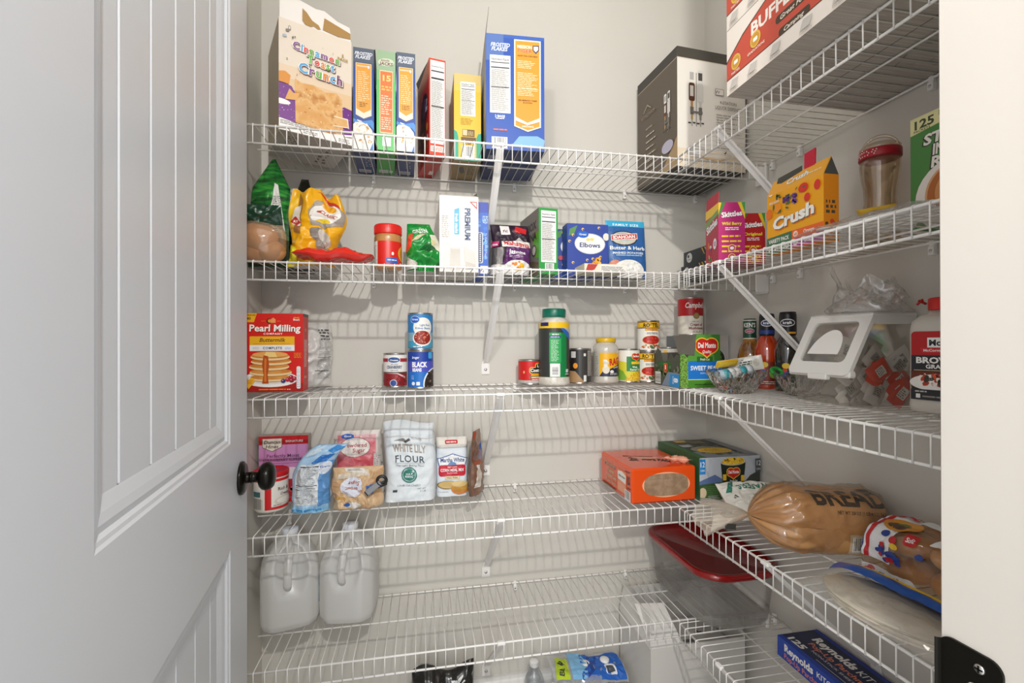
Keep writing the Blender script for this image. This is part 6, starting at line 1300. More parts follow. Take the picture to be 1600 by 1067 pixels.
# powdered sugar
a = Art(); pk = tex2('pink_wisps', '#d8606c', '#eab4b8', 14, lo=.4, hi=.65, rough=.3); a.rect(.35, 0, 4.7, 7.4, pk); a.ell(2.35, 6.0, 1.75, 1.15, '#b8384a'); a.ell(2.35, 6.0, 1.68, 1.08, '#ece6de'); a.T('Powdered', 2.4, 6.25, .44, '#a8283c', w=2.5, bold=1.2); a.T('Sugar', 2.8, 5.65, .44, '#a8283c', w=1.4, bold=1.2); a.ell(1.5, 7.25, .72, .3, '#1f5ab8'); a.T('Great', 1.5, 7.27, .2, '#eef2fa', w=.8, bold=1.5); a.rect(4.45, 0, 5.2, 5.2, '#e6e0dc'); a.lines(4.5, .3, 5.15, 5.0, 22, '#7a5a5a', .35, .4)
bg = Bag(5.2, 7.9, 2.2, 'pouch', .22, .6, 111, nu=30, nv=40)
bagthing('sugar_bag', 'pink powdered sugar bag standing behind the brown sugar bag', 'sugar bag', (-49.9, -2.1, zD), 0, bg, FOIL('#d9cfc8', .35), None, a)
# brown sugar, upside down and folded
def wp(x, y, z): return (x + .15 * sin(z * 2), y, z)
a = Art(); bs = tex2('brown_sugar', '#c79a6c', '#dcbb92', 22, rough=.4, coat=.4); a.rect(.1, .1, 5.2, 4.4, bs); a.ell(2.3, 2.4, 1.25, 1.1, '#c9a06c'); a.ell(2.3, 2.4, 1.18, 1.03, '#dfe2ee'); a.T('Brown', 2.3, 2.2, .36, '#a8502c', w=1.3, bold=1, rot=180); a.T('Light', 3.2, 1.85, .3, '#a8502c', w=.5, bold=1, rot=180); a.T('Sugar', 2.5, 2.75, .36, '#a8502c', w=1.2, bold=1, rot=180); a.ell(2.2, .5, .9, .28, '#e6e4e0'); a.ell(1.6, .5, .35, .22, '#2a5fa8'); a.T('Sugar', .9, 1.2, .36, '#c89a2c', w=1.1, bold=1, rot=170); a.poly([(.6, 3.7), (3.6, 4.1), (4.0, 3.4), (3.2, 3.5), (.6, 3.2)], '#d9ccb8'); a.poly([(1.2, 4.3), (3.3, 4.2), (3.6, 3.7), (1.4, 4.0)], '#e6e2da'); a.lines(1.5, 4.0, 3.2, 4.2, 4, '#6a6460', .4, .3)
a.poly([(3.9, 2.4), (4.6, 2.6), (4.5, 1.6), (3.9, 1.4)], '#2a66b0')
bg = Bag(5.4, 4.4, 2.7, 'pouch', .5, .7, 121, wp, nu=34, nv=30)
bagthing('sugar_bag', 'brown sugar bag lying folded upside down, held by the grey clip', 'sugar bag', (-49.6, -5.3, zD), 0, bg, bs, bs, a)
# clip
t = thing('bag_clip', 'grey and black plastic bag clip on the brown sugar bag', 'clip', (-45.6, -7.1, zD + 1.6), 0, ry=-38)
g = G(); g.box((0, -.25, 0), (1.9, .1, .62), M('#8f9196', .4), bev=.06); g.box((.0, -.27, .02), (.14, .12, .6), M('#2a2a2c', .4)); g.obj('clip_jaw', t)
g = G(); g.tube([(2.15 + .48 * cos(a_), -.1, .35 + .48 * sin(a_)) for a_ in [2 * pi * i / 28 for i in range(28)]], .17, M('#1a1a1c', .35), 10, closed=True); g.obj('clip_ring', t, 'black rubber ring'); 
g = G(); g.box((1.2, -.02, .3), (2.3, .3, .85), M('#3a3a3c', .4), RY(18), bev=.05); g.obj('clip_lever', t)
# flour
a = Art(); W_, H_ = 5.9, 9.0
a.T('WHITE LILY', 2.9, 6.05, .85, '#8f857a', w=3.7, bold=1.6); a.T('WHITE LILY', 2.88, 6.08, .85, '#a89c8e', w=3.7, bold=.8)
a.poly([(1.2, 6.85), (2.3, 7.15), (2.6, 6.9), (2.2, 6.75)], '#8a8580'); a.poly([(2.3, 6.75), (2.9, 7.15), (3.1, 6.95), (2.5, 6.6)], '#55504c'); a.lines(3.2, 7.1, 4.4, 7.4, 2, '#a09a92', .4, .1)
a.T('FLOUR', 2.9, 4.85, .78, '#3f4a54', w=3.3, bold=.6, sp=1.1); a.rect(1.2, 4.32, 4.5, 4.35, '#8a9098'); a.T('The Light Baking Flour', 2.9, 4.1, .24, '#7a7e84', w=3.2, bold=0, shear=.25)
a.ell(2.75, 3.0, .88, .88, '#2f7a70'); a.ell(2.75, 3.0, .72, .72, '#e3ece9'); a.ell(2.75, 3.0, .68, .68, '#2f7a70'); a.T('SELF', 2.75, 3.12, .22, '#e9f0ee', w=.8, bold=1.6); a.T('RISING', 2.75, 2.82, .22, '#e9f0ee', w=.9, bold=1.6)
a.T('UNBLEACHED', 2.75, 1.85, .2, '#8a9098', w=2.6, bold=.2); a.T('NET WT', 4.2, 1.5, .16, '#9aa0a8', w=.9); a.T('5 LB', 4.35, 1.2, .16, '#9aa0a8', w=.6); a.rect(1.0, 1.1, 1.5, 1.4, '#3a4450'); a.lines(.2, 7.35, 5.7, 7.4, 1, '#c9c4be', .8, 0)
bg = Bag(W_, H_, 2.8, 'sack', .2, .6, 131, lambda x, y, z: (x + .15 * sin(z * .5), y + .02 * z, z + .25 * sin(x * .9) * (z / 9)), nu=34, nv=44)
bagthing('flour_bag', 'large white paper flour bag with green round seal', 'flour bag', (-44.15, -3.6, zD), 0, bg, M('#dfe6ea', .6, bump=(30, .3, .01)), None, a)
# corn meal
a = Art(); W_, H_ = 3.75, 6.9
a.rect(0, 5.9, W_, H_, '#eae4da'); a.rr(1.0, 6.2, 2.5, 6.6, .12, '#c8242c'); a.lines(1.15, 6.32, 2.35, 6.5, 1, '#f2dcd8', .8, 0); a.rect(0, 5.75, W_, 5.85, '#b8b4ae')
a.poly([(.1, 4.5), (1.9, 5.1), (3.6, 4.5), (3.4, 3.6), (.3, 3.6)], '#3a5a9c'); a.poly([(.2, 4.45), (1.9, 5.0), (3.5, 4.45), (3.3, 3.6), (.4, 3.6)], '#eef0f2'); a.T('Martha White', 1.88, 4.35, .5, '#26427c', w=2.8, bold=1.6); a.ell(1.85, 3.75, .5, .35, '#5f92c4'); a.rr(.3, 2.4, 3.4, 3.75, .3, '#c41c34'); a.T('SELF RISING', 1.85, 3.5, .14, '#f6e6e6', w=1.1, bold=1.4); a.T('CORN MEAL MIX', 1.85, 3.15, .34, '#f8f0ee', w=2.75, bold=1.8); a.T('Buttermilk', 1.85, 2.8, .12, '#f6e6e6', w=1.2, bold=1); a.rect(1.0, 2.05, 2.7, 2.45, '#b89a68'); a.rect(1.04, 2.08, 2.66, 2.42, '#ead9b4'); a.T('Hot Rize', 1.85, 2.25, .2, '#4a3a28', w=1.3, bold=1)
cb = tex2('cornbread_print', '#d9b060', '#b8842e', 24, lo=.4, hi=.65); a.ell(1.3, 1.4, 1.15, .5, '#7a5a30'); a.ell(1.35, 1.42, 1.08, .45, '#cfb070'); a.ell(2.75, .95, 1.05, .75, '#c87a3a'); a.ell(2.75, 1.15, 1.0, .6, cb); a.ell(2.7, 1.5, .95, .35, '#dcc082'); a.lines(.2, .55, 1.4, .62, 1, '#8a8680', .7, 0)
bg = Bag(W_, H_, 2.0, 'sack', .1, .6, 141, nu=24, nv=36)
bagthing('corn_meal_bag', 'white corn meal mix bag with red band and muffin picture', 'corn meal bag', (-38.1, -3.1, zD), 0, bg, M('#dde4ea', .5), None, a)
# chocolate chip bag edge-on
a = Art(); W_, H_ = 4.0, 7.6; ch = tex2('brown_foil_print', '#6a4434', '#9a7a66', 12, lo=.4, hi=.65, rough=.3, coat=.4); a.rect(0, 0, W_, H_, ch); a.ell(2.4, 5.6, .7, .42, '#8f9ac0', rot=35); a.ell(2.4, 5.6, .5, .3, '#2a56b0', rot=35); a.ell(2.4, 4.6, 1.0, .6, '#8c8090', rot=20); a.poly([(.2, 1.0), (1.6, .9), (1.9, 3.4), (.8, 3.6)], '#e4dcd2'); a.ell(1.0, 2.2, .5, .9, '#d6cabb'); a.rect(.3, 3.6, 2.2, 4.1, '#a84a24'); a.poly([(0, 6.6), (1.6, 7.4), (.6, 7.6), (0, 7.6)], '#a8401c'); a.lines(3.2, .4, 4.2, 3.6, 14, '#c9bfb4', .35, .3)
bg = Bag(W_, H_, 1.3, 'pouch', .3, .6, 151, lambda x, y, z: (x, y, z), nu=24, nv=36, width=lambda b: 1 - .5 * max(0, b - .35) - .25 * max(0, .15 - b))
bagthing('chocolate_chip_bag', 'narrow brown foil baking chip bag standing edge-on by the wall brace', 'baking chip bag', (-34.1, -4.9, zD), 65, bg, ch, FOIL('#6a5446', .3), a)
# noodle multipack, shrink-wrapped
t = thing('noodle_pack', 'orange shrink-wrapped instant noodle multipack with torn brown oval on its end', 'noodle pack', (-16.6, -11.1, zD), 0)
w, d, h = 8.0, 9.2, 4.0
g = G(); OR = M('#e04c0e', .25, 0, .4)
g.box((0, 0, 0), (w, d, h), OR, bev=.22)
a = Art(); a.T('Maruchan', 3.0, 3.05, .62, '#2a1c18', w=3.4, bold=3.4); a.T('Maruchan', 2.98, 3.08, .62, '#e8b090', w=3.3, bold=.8); a.T('Ramen', 3.3, 2.3, .5, '#f3c4a0', w=1.9, bold=1.4, out='#2a1c18', ob=1.8); a.T('Noodle Soup', 3.5, 1.7, .5, '#f3c4a0', w=3.0, bold=1.4, out='#2a1c18', ob=1.8); a.T('Picante Flavor', 3.3, 1.0, .4, '#f3c4a0', w=3.0, bold=1, out='#2a1c18', ob=1.6)
a.rect(5.3, .6, 7.8, 3.2, '#e8865c'); a.poly([(5.5, 2.0), (7.6, 1.8), (7.7, 2.8), (6.6, 3.1), (5.4, 2.9)], '#efe9e2'); a.T('Maruchan', 6.6, 2.5, .26, '#2a1c18', w=1.7, bold=2); a.rect(5.5, .7, 7.6, 1.7, '#e9a080'); a.T('12', 8.35, 2.5, .85, '#2a1c18', w=.6, bold=3); a.bar(7.4, .15, 8.95, 1.3); a.lines(8.0, 1.5, 8.9, 1.7, 1, '#2a1c18', .7, 0); a.lines(.8, .3, 5.0, .55, 1, '#4a2418', .7, .1); a.lines(7.5, 3.35, 8.8, 3.5, 1, '#4a2418', .7, .1)
stick(g, a, face_fn('left', w, d, h), base=.01)
a = Art(); a.T('Maruchan', 3.4, 5.6, .5, '#4a2418', w=3.6, bold=1.4, rot=-18); a.T('2x', 2.3, 4.4, 1.5, '#1c1210', w=1.2, bold=4, rot=-20); a.T('more PACK', 5.0, 3.4, 1.0, '#1c1210', w=3.8, bold=3, rot=-24); a.poly([(2.6, 5.0), (5.2, 4.5), (5.4, 3.9), (2.8, 4.4)], '#efb79a')
stick(g, a, face_fn('top', w, d, h), base=.01)
a = Art(); a.ell(4.2, 2.05, 2.95, 1.42, '#efb48c', 44); stick(g, a, face_fn('front', w, d, h), base=.005)
pts = []
for i in range(44):
    an = 2 * pi * i / 44; cx_, sy_ = cos(an), sin(an); q = (abs(cx_) ** 3 + abs(sy_) ** 3) ** (-1 / 3); pts.append((4.2 + 2.95 * cx_ * q * .93, 2.05 + 1.35 * sy_ * q * .95))
g.obj('wrapped_block', t)
g = G(); brd = tex2('brown_board', '#8a6f54', '#a0856a', 40, rough=.8); a = Art(); a.poly(pts, brd); a.T('CRUNCHY ON-NG SALE 12PK', 4.3, 2.75, .16, '#54483c', w=4.4, bold=0, sp=1.4); stick(g, a, face_fn('front', w, d, h), base=.02); g.obj('board_window', t, 'bare brown board through the torn film')
g = G()
bg = Bag(3.4, 2.0, .7, 'pillow', .5, 1, 161, nu=20, nv=14, width=lambda b: .35 + abs(b - .5) * 1.3); bg.build(g, FOIL('#e9a487', .2)); o = g.obj('film_knot', t, 'gathered pink and silver film'); place(o, (5.6, 3.6, 3.85), -28, 68)
# twelve cans of corn
w, d, h = 7.9, 9.6, 4.9
a = Art(); a.rect(0, 0, w, h, '#b8bec6'); a.poly([(.0, 2.2), (2, 2.9), (3, 2.3), (5, 2.8), (6, 1.9), (8.2, 3.0), (8.2, 1.6), (0, 1.4)], '#5a6f9c'); a.poly([(0, 0), (w, 0), (w, 2.2), (6, 1.8), (3, 2.0), (0, 1.8)], '#3a5a34'); a.lines(.4, .2, 4.4, 1.7, 7, '#55803f', .4, .3, 4); a.poly([(5.4, 0), (w, 0), (w, 3.2), (6.6, 2.6), (5.6, 1.6)], '#3a3d3a'); a.rect(0, h - 1.9, .75, h - .15, '#2a86cc'); a.T('12', .4, h - .75, .6, '#f3f7fa', w=.55, bold=1.4); a.T('CANS', .4, h - 1.45, .22, '#f3f7fa', w=.55)
a.poly([(2.7, 4.4), (3.1, .6), (5.6, .6), (6.0, 4.4)], '#17241a'); a.ell(4.35, 4.3, 1.65, .45, '#b9bcb0'); a.ell(4.35, 4.32, 1.5, .36, kern); a.dots(3.0, 4.2, 5.7, 4.85, 26, .13, .22, ['#f0c02e', '#dca21c', '#f6d45a'], 4); a.ell(4.35, .62, 1.25, .3, '#17241a'); dm_logo(a, 4.35, 3.0, 1.05, False); a.T('Fresh Cut', 4.35, 2.1, .22, '#eef0e6', w=1.0, bold=1.2, shear=.2); a.T('WHOLE', 4.35, 1.65, .24, '#c9a83c', w=.8, bold=.8); a.T('KERNEL CORN', 4.35, 1.25, .24, '#c9a83c', w=1.7, bold=.8); a.rect(2.95, 2.2, 3.4, 2.9, '#e2b82c'); a.rect(5.3, 2.0, 5.75, 2.7, '#e2b82c'); a.dots(3.0, .1, 5.8, .6, 26, .12, .2, ['#e9b82a', '#f2cf52', '#cf9a1c'], 5)
a.rect(7.2, h - 1.9, 8.1, h - .35, '#4a5058'); a.T('12', 7.65, h - .85, .6, '#d9dde0', w=.55, bold=1); a.T('CANS', 7.65, h - 1.55, .24, '#d9dde0', w=.65); a.bar(6.75, .6, 8.0, 1.75); a.ell(.3, .9, .5, .6, '#d9c4a0'); a.lines(1.0, .15, 2.6, .6, 4, '#c9cfc0', .35, .3)
b = Art(); b.rect(0, 0, w, d, '#3f443c'); b.poly([(0, 0), (1.0, 0), (1.0, d), (0, d)], '#2f6a2c'); b.poly([(1.0, 0), (w, 0), (w, 2.2), (1, 3)], '#8b939c'); b.dots(1.2, .6, w, 7.6, 70, .25, .7, ['#4c5244', '#5c6250', '#32382e', '#6a705e'], 6, .5); b.ell(3.9, 3.6, 2.5, 1.9, '#8f8a78'); b.ell(4.1, 3.2, 2.2, 1.4, kern); b.rect(1.2, 5.4, 2.6, 6.6, '#a9acae'); b.rect(1.8, 8.0, 3.6, 9.2, '#c9a63a'); b.rect(3.4, 6.9, 5.6, 8.8, '#7a6f4a'); b.rect(6.6, .4, w, d, '#85888c')
carton('can_carton', 'dark twelve-can corn carton right behind the orange noodle pack', 'carton', (-8.35, -11.3, zD), 0, w, d, h, {'all': '#3d4a3a', 'left': '#2f5a34'}, {'front': a, 'top': b})
# candy wafer bag
a = Art(); a.rect(0, 0, 6.2, 5.0, '#e9e6dd'); a.T('WAFERS', 3.3, 3.6, .75, '#2f7f6a', w=3.6, bold=2.2, rot=180); a.T('CANDY', 3.4, 2.3, .45, '#8a8a84', w=1.7, bold=.6, rot=180); a.T('TEMP', 2.4, 1.1, .45, '#2f8f7a', w=1.4, bold=2, rot=160); a.poly([(.3, 3.2), (1.0, 4.4), (1.6, 4.6), (.8, 3.0)], '#2f7f6a'); a.T('A', .9, 2.4, .4, '#4a4a44', w=.5)
bg = Bag(6.2, 5.0, 2.1, 'pillow', .35, .7, 171, nu=30, nv=24)
bagthing('wafer_bag', 'white candy wafer bag with green upside-down writing behind the bread tail', 'candy bag', (-9.2, -18.9, zD + .55), -8, bg, FOIL('#e6e2d6', .3), None, a, rx=-62)
# bread loaf in its bag
class Loaf:
    """bag along local x, L long; section half sizes (ry,rz) with corner power; theta 0 = towards -y, 90 = up"""
    def __init__(s, L, ry, rz, seed, neck=.3, pleat=.1, amp=.12, end=.08): s.__dict__.update(locals())
    def rad(s, t):
        k = 1.0
        if t < s.neck: q = t / s.neck; k = .07 + .93 * (sin(q * pi / 2) ** .8)
        if t > 1 - s.end: q = (1 - t) / s.end; k = max(.02, q) ** .35
        return k
    def pt(s, t, th, n=0.0):
        k = s.rad(t); c, d = cos(th), sin(th); p = 3.2
        q = (abs(c) ** p + abs(d) ** p) ** (-1 / p)
        q = 1 + (q - 1) * min(1, k)
        pl = s.pleat * max(0, 1 - t / (s.neck * 1.6)) * (abs(sin(th * 7 + 3 * noise.noise(Vector((t * 3, th, s.seed))))) - .5) * 2 * min(1, k * 2)
        cr = (crumple((t * s.L, c * 2, d * 2), .45, s.seed) - .5) * s.amp * k
        R = k + (pl + cr) / 2.5
        return (t * s.L, -(s.ry * R * q * c) - c * n, s.rz + (s.rz * R * q * d) + d * n)
    def build(s, g, mat, nu=60, nv=60): g.surf(lambda u, v: s.pt(u, 2 * pi * v), nu, nv, mat)
    def art(s, g, a, u0, th0, flip=False, eps=.006, base=.05, R=None):
        """art u along x (inches) from u0, v wraps upward starting at angle th0 (deg)"""
        Rr = R or s.ry
        Q = {}
        def fn(u, v, n):
            t_ = min(.999, max(.001, (u0 + u) / s.L)) * 60; w_ = (th0 / 360 + v / Rr / (2 * pi)) * 60
            i, j = int(math.floor(t_ + 1e-6)), int(math.floor(w_ + 1e-6)); i = min(i, 59); q = []
            for ii, jj in ((i, j), (i + 1, j), (i + 1, j + 1), (i, j + 1)):
                if (ii, jj) not in Q: Q[(ii, jj)] = Vector(s.pt(ii / 60, 2 * pi * jj / 60))
                q.append(Q[(ii, jj)])
            fa, fb = t_ - i, w_ - j
            P = (q[0] * (1 - fa) + q[1] * fa) * (1 - fb) + (q[3] * (1 - fa) + q[2] * fa) * fb
            N = (q[1] - q[0] + q[2] - q[3]).cross(q[3] - q[0] + q[2] - q[1]).normalized()
            if N.dot(P - Vector((P.x, 0, s.rz))) < 0: N = -N
            return tuple(P + N * n)
        stick(g, a, fn, su=s.L / 60, sv=2 * pi * Rr / 60, eps=eps, base=base, offs=(-u0, -radians(th0) * Rr))
crust = tex2('bread_in_bag', '#b9834c', '#d3a068', 5, lo=.35, hi=.7, rough=.35, coat=.6)
t = thing('bread_loaf', 'loaf of bread in a printed bag with twisted neck on the right shelf', 'bread', (-10.6, -22.4, zD), -20)
lf = Loaf(10.6, 2.75, 2.55, 5, .34, .34, .2, .07)
g = G(); lf.build(g, crust)
a = Art(); a.T('BREAD', 3.3, 1.05, 1.75, '#2a1d12', w=5.9, bold=2.2, shear=-.1)
for k in range(4): a.poly([(.4 + k * 1.3, 1.7 - .1 * k), (1.5 + k * 1.3, 1.15), (1.5 + k * 1.3, 1.0), (.4 + k * 1.3, 1.5)], '#c48a50')
a.T('NET WT 20 OZ (1 LB 4 OZ) 567g', 3.9, -.35, .26, '#3a2a1c', w=3.8, bold=.6)
a.T('Good Old Fashioned', 2.5, 2.5, .28, '#4a3826', w=2.4, bold=.6); a.ell(5.4, 2.6, .8, .3, '#2a1d12')
lf.art(g, a, 4.1, 38, base=.03)
a = Art().rect(0, 0, 1.7, 1.7, '#d9c2a0').bar(.2, .2, 1.5, 1.5); lf.art(g, a, 7.0, -42, base=.03)
g.obj('bagged_loaf', t)
g = G(); l2 = Loaf(10.66, 2.97, 2.68, 17, .34, .3, .3, .07); l2.build(g, film('bread_bag_film', '#fffaf2', .03, .7, .12, '#f0e2cf'), 70, 80); g.obj('bag_film', t)
g = G(); gf = film('bread_tail_film', '#fffaf2', .3, .9, .1, '#f0e8dc')
def tail(u, v):
    a_ = 2 * pi * v; k = u
    r = (.12 + 2.9 * k ** .75) * (1 + .3 * sin(a_ * 2 + 1) + .25 * sin(a_ * 5 + k * 3) * (1 - k * .4))
    return (-3.9 * k + .3 * sin(a_ * 3) * k, -(r * cos(a_)) * .75 + .2 * k, 2.55 + r * sin(a_) * .62 - .5 * k ** 2)
g.surf(tail, 24, 72, gf); g.surf(lambda u, v: tuple(Vector(tail(u * .8, v)) * .8 + Vector((.1, 0, .5))), 16, 60, gf)
a = Art().rect(0, 0, .9, .5, '#26241f'); stick(g, a, lambda u, v, n: (-2.6 + u, -2.1 - n, 1.9 + v), base=.06)
g.obj('bag_tail', t, 'flared clear plastic tail of the bag')
g = G(); g.tube([(.12, -.22 * cos(a_), 2.55 + .22 * sin(a_)) for a_ in [2 * pi * i / 16 for i in range(16)]], .08, M('#e8e4da', .4), 8, closed=True); g.obj('bag_tie', t)
# buns
t = thing('bun_pack', 'clear pack of burger buns with red, white and blue print by the door jamb', 'buns', (-3.5, -28.6, zD), -87)
lf = Loaf(11.0, 2.85, 2.2, 9, .1, .1, .35, .06); bunm = tex2('bun_crust', '#b8702e', '#e3ab66', 7, lo=.35, hi=.65, rough=.3, coat=.8)
for k in range(3):
    for j in (0, 1):
        g = G(); g.lathe([(1.75 * sin(i * pi / 9), (-.95 if j == 0 else .95) * cos(i * pi / 9) * (1 if j == 0 else -1)) for i in range(10)], bunm, 28, TR(2.6 + k * 3.3, -.2 + 0 * j, 1.15 + j * 1.9)); g.obj('bun', t)
        g = G(); g.lathe([(1.6 * sin(i * pi / 9), -.95 * cos(i * pi / 9)) for i in range(10)], bunm, 24, TR(2.6 + k * 3.3, 1.5, 1.15 + j * 1.9)); g.obj('bun', t)
g = G(); lf.build(g, film('bun_bag_film', '#fff6ea', .14, .55, .1, '#e0c09a'))
a = Art()
a.rect(0, -.4, 2.6, 5.6, '#eceaea'); a.rect(0, -.4, .55, 5.6, '#27408e'); a.dots(0, -.3, .55, 5.5, 16, .06, .1, ['#f2f2f4'], 3); a.rect(.75, -.4, 1.05, 5.6, '#c4262c')
a.dots(1.1, -.3, 3.4, 2.6, 16, .2, .34, ['#c4262c', '#27408e', '#efc22c', '#27408e'], 5); a.ell(2.2, 3.6, 1.25, 1.0, '#d9922c'); a.ell(2.1, 3.4, .8, .55, '#5a3a22'); a.ell(2.5, 3.9, .8, .4, '#e8a23a'); a.ell(2.2, 3.7, .5, .2, '#5a7a2a'); a.rr(3.3, 1.8, 4.2, 2.7, .2, '#c4262c'); a.T('Soft', 3.75, 2.25, .35, '#f6f0ee', w=.65, bold=1.5)
a.poly([(2.6, 4.6), (11, 4.0), (11, 5.6), (2.6, 5.6)], '#eceaea'); a.T('HAMBURGER', 6.4, 5.1, .5, '#2a2a2e', w=4.5, bold=2); a.poly([(4.8, 2.4), (8.5, 2.6), (8.5, 3.9), (5.2, 3.7)], '#f0eeec'); a.T('BUNS', 6.8, 3.2, .8, '#c4262c', w=2.8, bold=3); a.ell(4.6, 1.3, .25, .25, '#27408e'); a.ell(7.6, 1.8, .6, .6, '#c4262c'); a.ell(7.6, 1.8, .4, .4, '#eceaea'); a.rect(1.2, 5.0, 2.4, 5.3, '#c4262c')
lf.art(g, a, .4, 0, base=.04, R=2.9)
a = Art().poly([(0, 0), (3.4, 0), (4.4, 1.3), (.2, 1.5)], '#eceaea').dots(.3, .1, 3.4, 1.4, 9, .2, .32, ['#c4262c', '#27408e', '#d9626a'], 8); lf.art(g, a, .5, -50, base=.04, R=2.9)
g.obj('printed_film', t)
# tortilla pack
t = thing('tortilla_pack', 'flat clear tortilla pack with blue edge lying in front of the buns', 'tortillas', (-9.3, -34.6, zD), 3)
g = G()
for k in range(5): g.lathe([(0, .1 + k * .13), (2.5, .1 + k * .13), (2.54, .16 + k * .13), (2.5, .22 + k * .13), (0, .22 + k * .13)], tex2('flour_tortilla', '#e6ddcc', '#cdbf9f', 12, lo=.5, hi=.75), 40, TR(.1 * (k % 2), .08 * k, 0), sy=1.7)
g.obj('tortilla_stack', t)
g = G(); g.surf(lambda u, v: (5.4 * (u - .5), 10.6 * (v - .5), .08 + .9 * (1 - abs(2 * u - 1) ** 4) * (1 - abs(2 * v - 1) ** 5) + .22 * crumple((u * 7, v * 10, 0), .7, 4)), 40, 50, film('tortilla_film', '#ffffff', .16, .9, .08, '#e6e2da')); g.obj('clear_film', t)
g = G(); g.surf(lambda u, v: (.8 + 1.9 * u + .5 * v * (1 - v), 10.9 * (v - .5), .55 + .75 * sin(u * pi) * .5 + .75 * (1 - abs(2 * v - 1) ** 5)* (1-.55*u) + .15 * crumple((u * 3, v * 10, 1), .6, 5)), 12, 40, FOIL('#1f55a8', .3))
g.surf(lambda u, v: (2.5 + .25 * u + .5 * v * (1 - v), 10.5 * (v - .5), .75 + .75 * (1 - abs(2 * v - 1) ** 5)*.45 + .1 + .04 * u), 3, 40, FOIL('#e6c021', .3))
g.obj('printed_edge', t, 'blue and yellow printed strip')

# ================================================================== LOWEST SHELF
zE = REST['E']
MILK = bpy.data.materials.new('milky_plastic'); MILK.use_nodes = True; nt = MILK.node_tree
nt.nodes.remove(nt.nodes['Principled BSDF']); o_ = nt.nodes['Material Output']
d1 = nt.nodes.new('ShaderNodeBsdfDiffuse'); d1.inputs[0].default_value = rgb('#f0efec'); d2 = nt.nodes.new('ShaderNodeBsdfTranslucent'); d2.inputs[0].default_value = rgb('#f6f6f5'); d3 = nt.nodes.new('ShaderNodeBsdfGlossy'); d3.inputs['Roughness'].default_value = .3
m1 = nt.nodes.new('ShaderNodeMixShader'); m1.inputs[0].default_value = .45; m2 = nt.nodes.new('ShaderNodeMixShader'); m2.inputs[0].default_value = .05
nt.links.new(d1.outputs[0], m1.inputs[1]); nt.links.new(d2.outputs[0], m1.inputs[2]); nt.links.new(m1.outputs[0], m2.inputs[1]); nt.links.new(d3.outputs[0], m2.inputs[2]); nt.links.new(m2.outputs[0], o_.inputs[0])
def jug(label, loc, rz):
    t = thing('water_jug', label, 'water jug', loc, rz)
    g = G(); n = 72; pr = [(2.2, 0), (2.75, .25), (2.95, .8), (3.0, 2.0), (3.0, 5.6), (2.9, 6.6), (2.5, 7.6), (1.8, 8.6), (1.15, 9.2), (.78, 9.5), (.75, 9.9)]
    P = []
    for i in range(len(pr) - 1):
        for k in range(5): s_ = k / 5; P.append((pr[i][0] * (1 - s_) + pr[i + 1][0] * s_, pr[i][1] * (1 - s_) + pr[i + 1][1] * s_))
    P.append(pr[-1]); vs = []; fs = []
    for r, z in P:
        for i in range(n):
            a_ = 2 * pi * i / n; c_, s_ = cos(a_), sin(a_); pw = 4.0 if r > 2 else 2 + (r - .7) * 1.5
            q = (abs(c_) ** pw + abs(s_) ** pw) ** (-1 / pw); x, y = r * c_ * q, r * s_ * q
            cut = (abs(x) + abs(y)) - r * 1.62
            if cut > 0: x -= cut / 2 * (1 if x > 0 else -1); y -= cut / 2 * (1 if y > 0 else -1)
            if y < 0:
                e = ((x - .2) / 1.55) ** 2 + ((z - 6.6) / 2.3) ** 2
                if e < 1.2: y += 1.5 * max(0, 1 - e) ** .45
            vs.append((x, y, z))
    for j in range(len(P) - 1):
        for i in range(n):
            k = (i + 1) % n; fs.append((j * n + i, j * n + k, (j + 1) * n + k, (j + 1) * n + i))
    fs.append(tuple(range(n))[::-1]); g.add(vs, fs, MILK, True)
    g.tube([(-.2, -2.5, 4.6), (-.25, -2.9, 5.2), (-.25, -2.95, 6.4), (-.15, -2.6, 7.6), (0, -1.7, 8.6), (0, -.7, 9.2)], [.35, .42, .42, .42, .4, .3], MILK, 14)
    g.obj('jug_body', t)
    g = G(); g.lathe([(.82, 9.7), (.85, 9.75), (.85, 10.25), (.78, 10.32), (0, 10.32)], M('#dfe3ea', .4), 32); g.obj('cap', t)
    return t
jug('milky plastic water jug nearest the door on the lowest shelf', (-54.4, -3.6, zE), 14)
t = jug('milky plastic water jug to the right of the other one', (-47.95, -3.5, zE), -6)
g = G(); g.slab([(-3.04, -1.6, 2.2), (-3.04, .8, 2.2), (-3.04, .8, 5.2), (-3.04, -1.6, 5.2)], .03, tex2('blue_jug_label', '#4f7f9c', '#a9bcc4', 14), n=Vector((-1, 0, 0))); g.obj('label', t, 'blue-grey paper label')
# big tub with red lid
t = thing('food_container', 'big clear food container with dark red lid on the lowest shelf corner', 'container', (-5.35, -8.3, zE), 0)
TC = film('tub_plastic', '#fdfdfc', .12, .2, .12, '#e4e2de')
def rr3(hx, hy, r, z, n=8):
    out = []
    for cx, cy, a0 in ((hx - r, hy - r, 0), (-hx + r, hy - r, 90), (-hx + r, -hy + r, 180), (hx - r, -hy + r, 270)):
        for i in range(n + 1): a_ = radians(a0 + 90 * i / n); out.append((cx + r * cos(a_), cy + r * sin(a_), z))
    return out
def loft(g, rings_, mt, cap0=True, cap1=True, smooth=True):
    n = len(rings_[0]); vs = [p for r_ in rings_ for p in r_]; fs = []
    for j in range(len(rings_) - 1):
        for i in range(n): k = (i + 1) % n; fs.append((j * n + i, j * n + k, (j + 1) * n + k, (j + 1) * n + i))
    if cap0: fs.append(tuple(range(n))[::-1])
    if cap1: fs.append(tuple((len(rings_) - 1) * n + i for i in range(n)))
    g.add(vs, fs, mt, smooth)
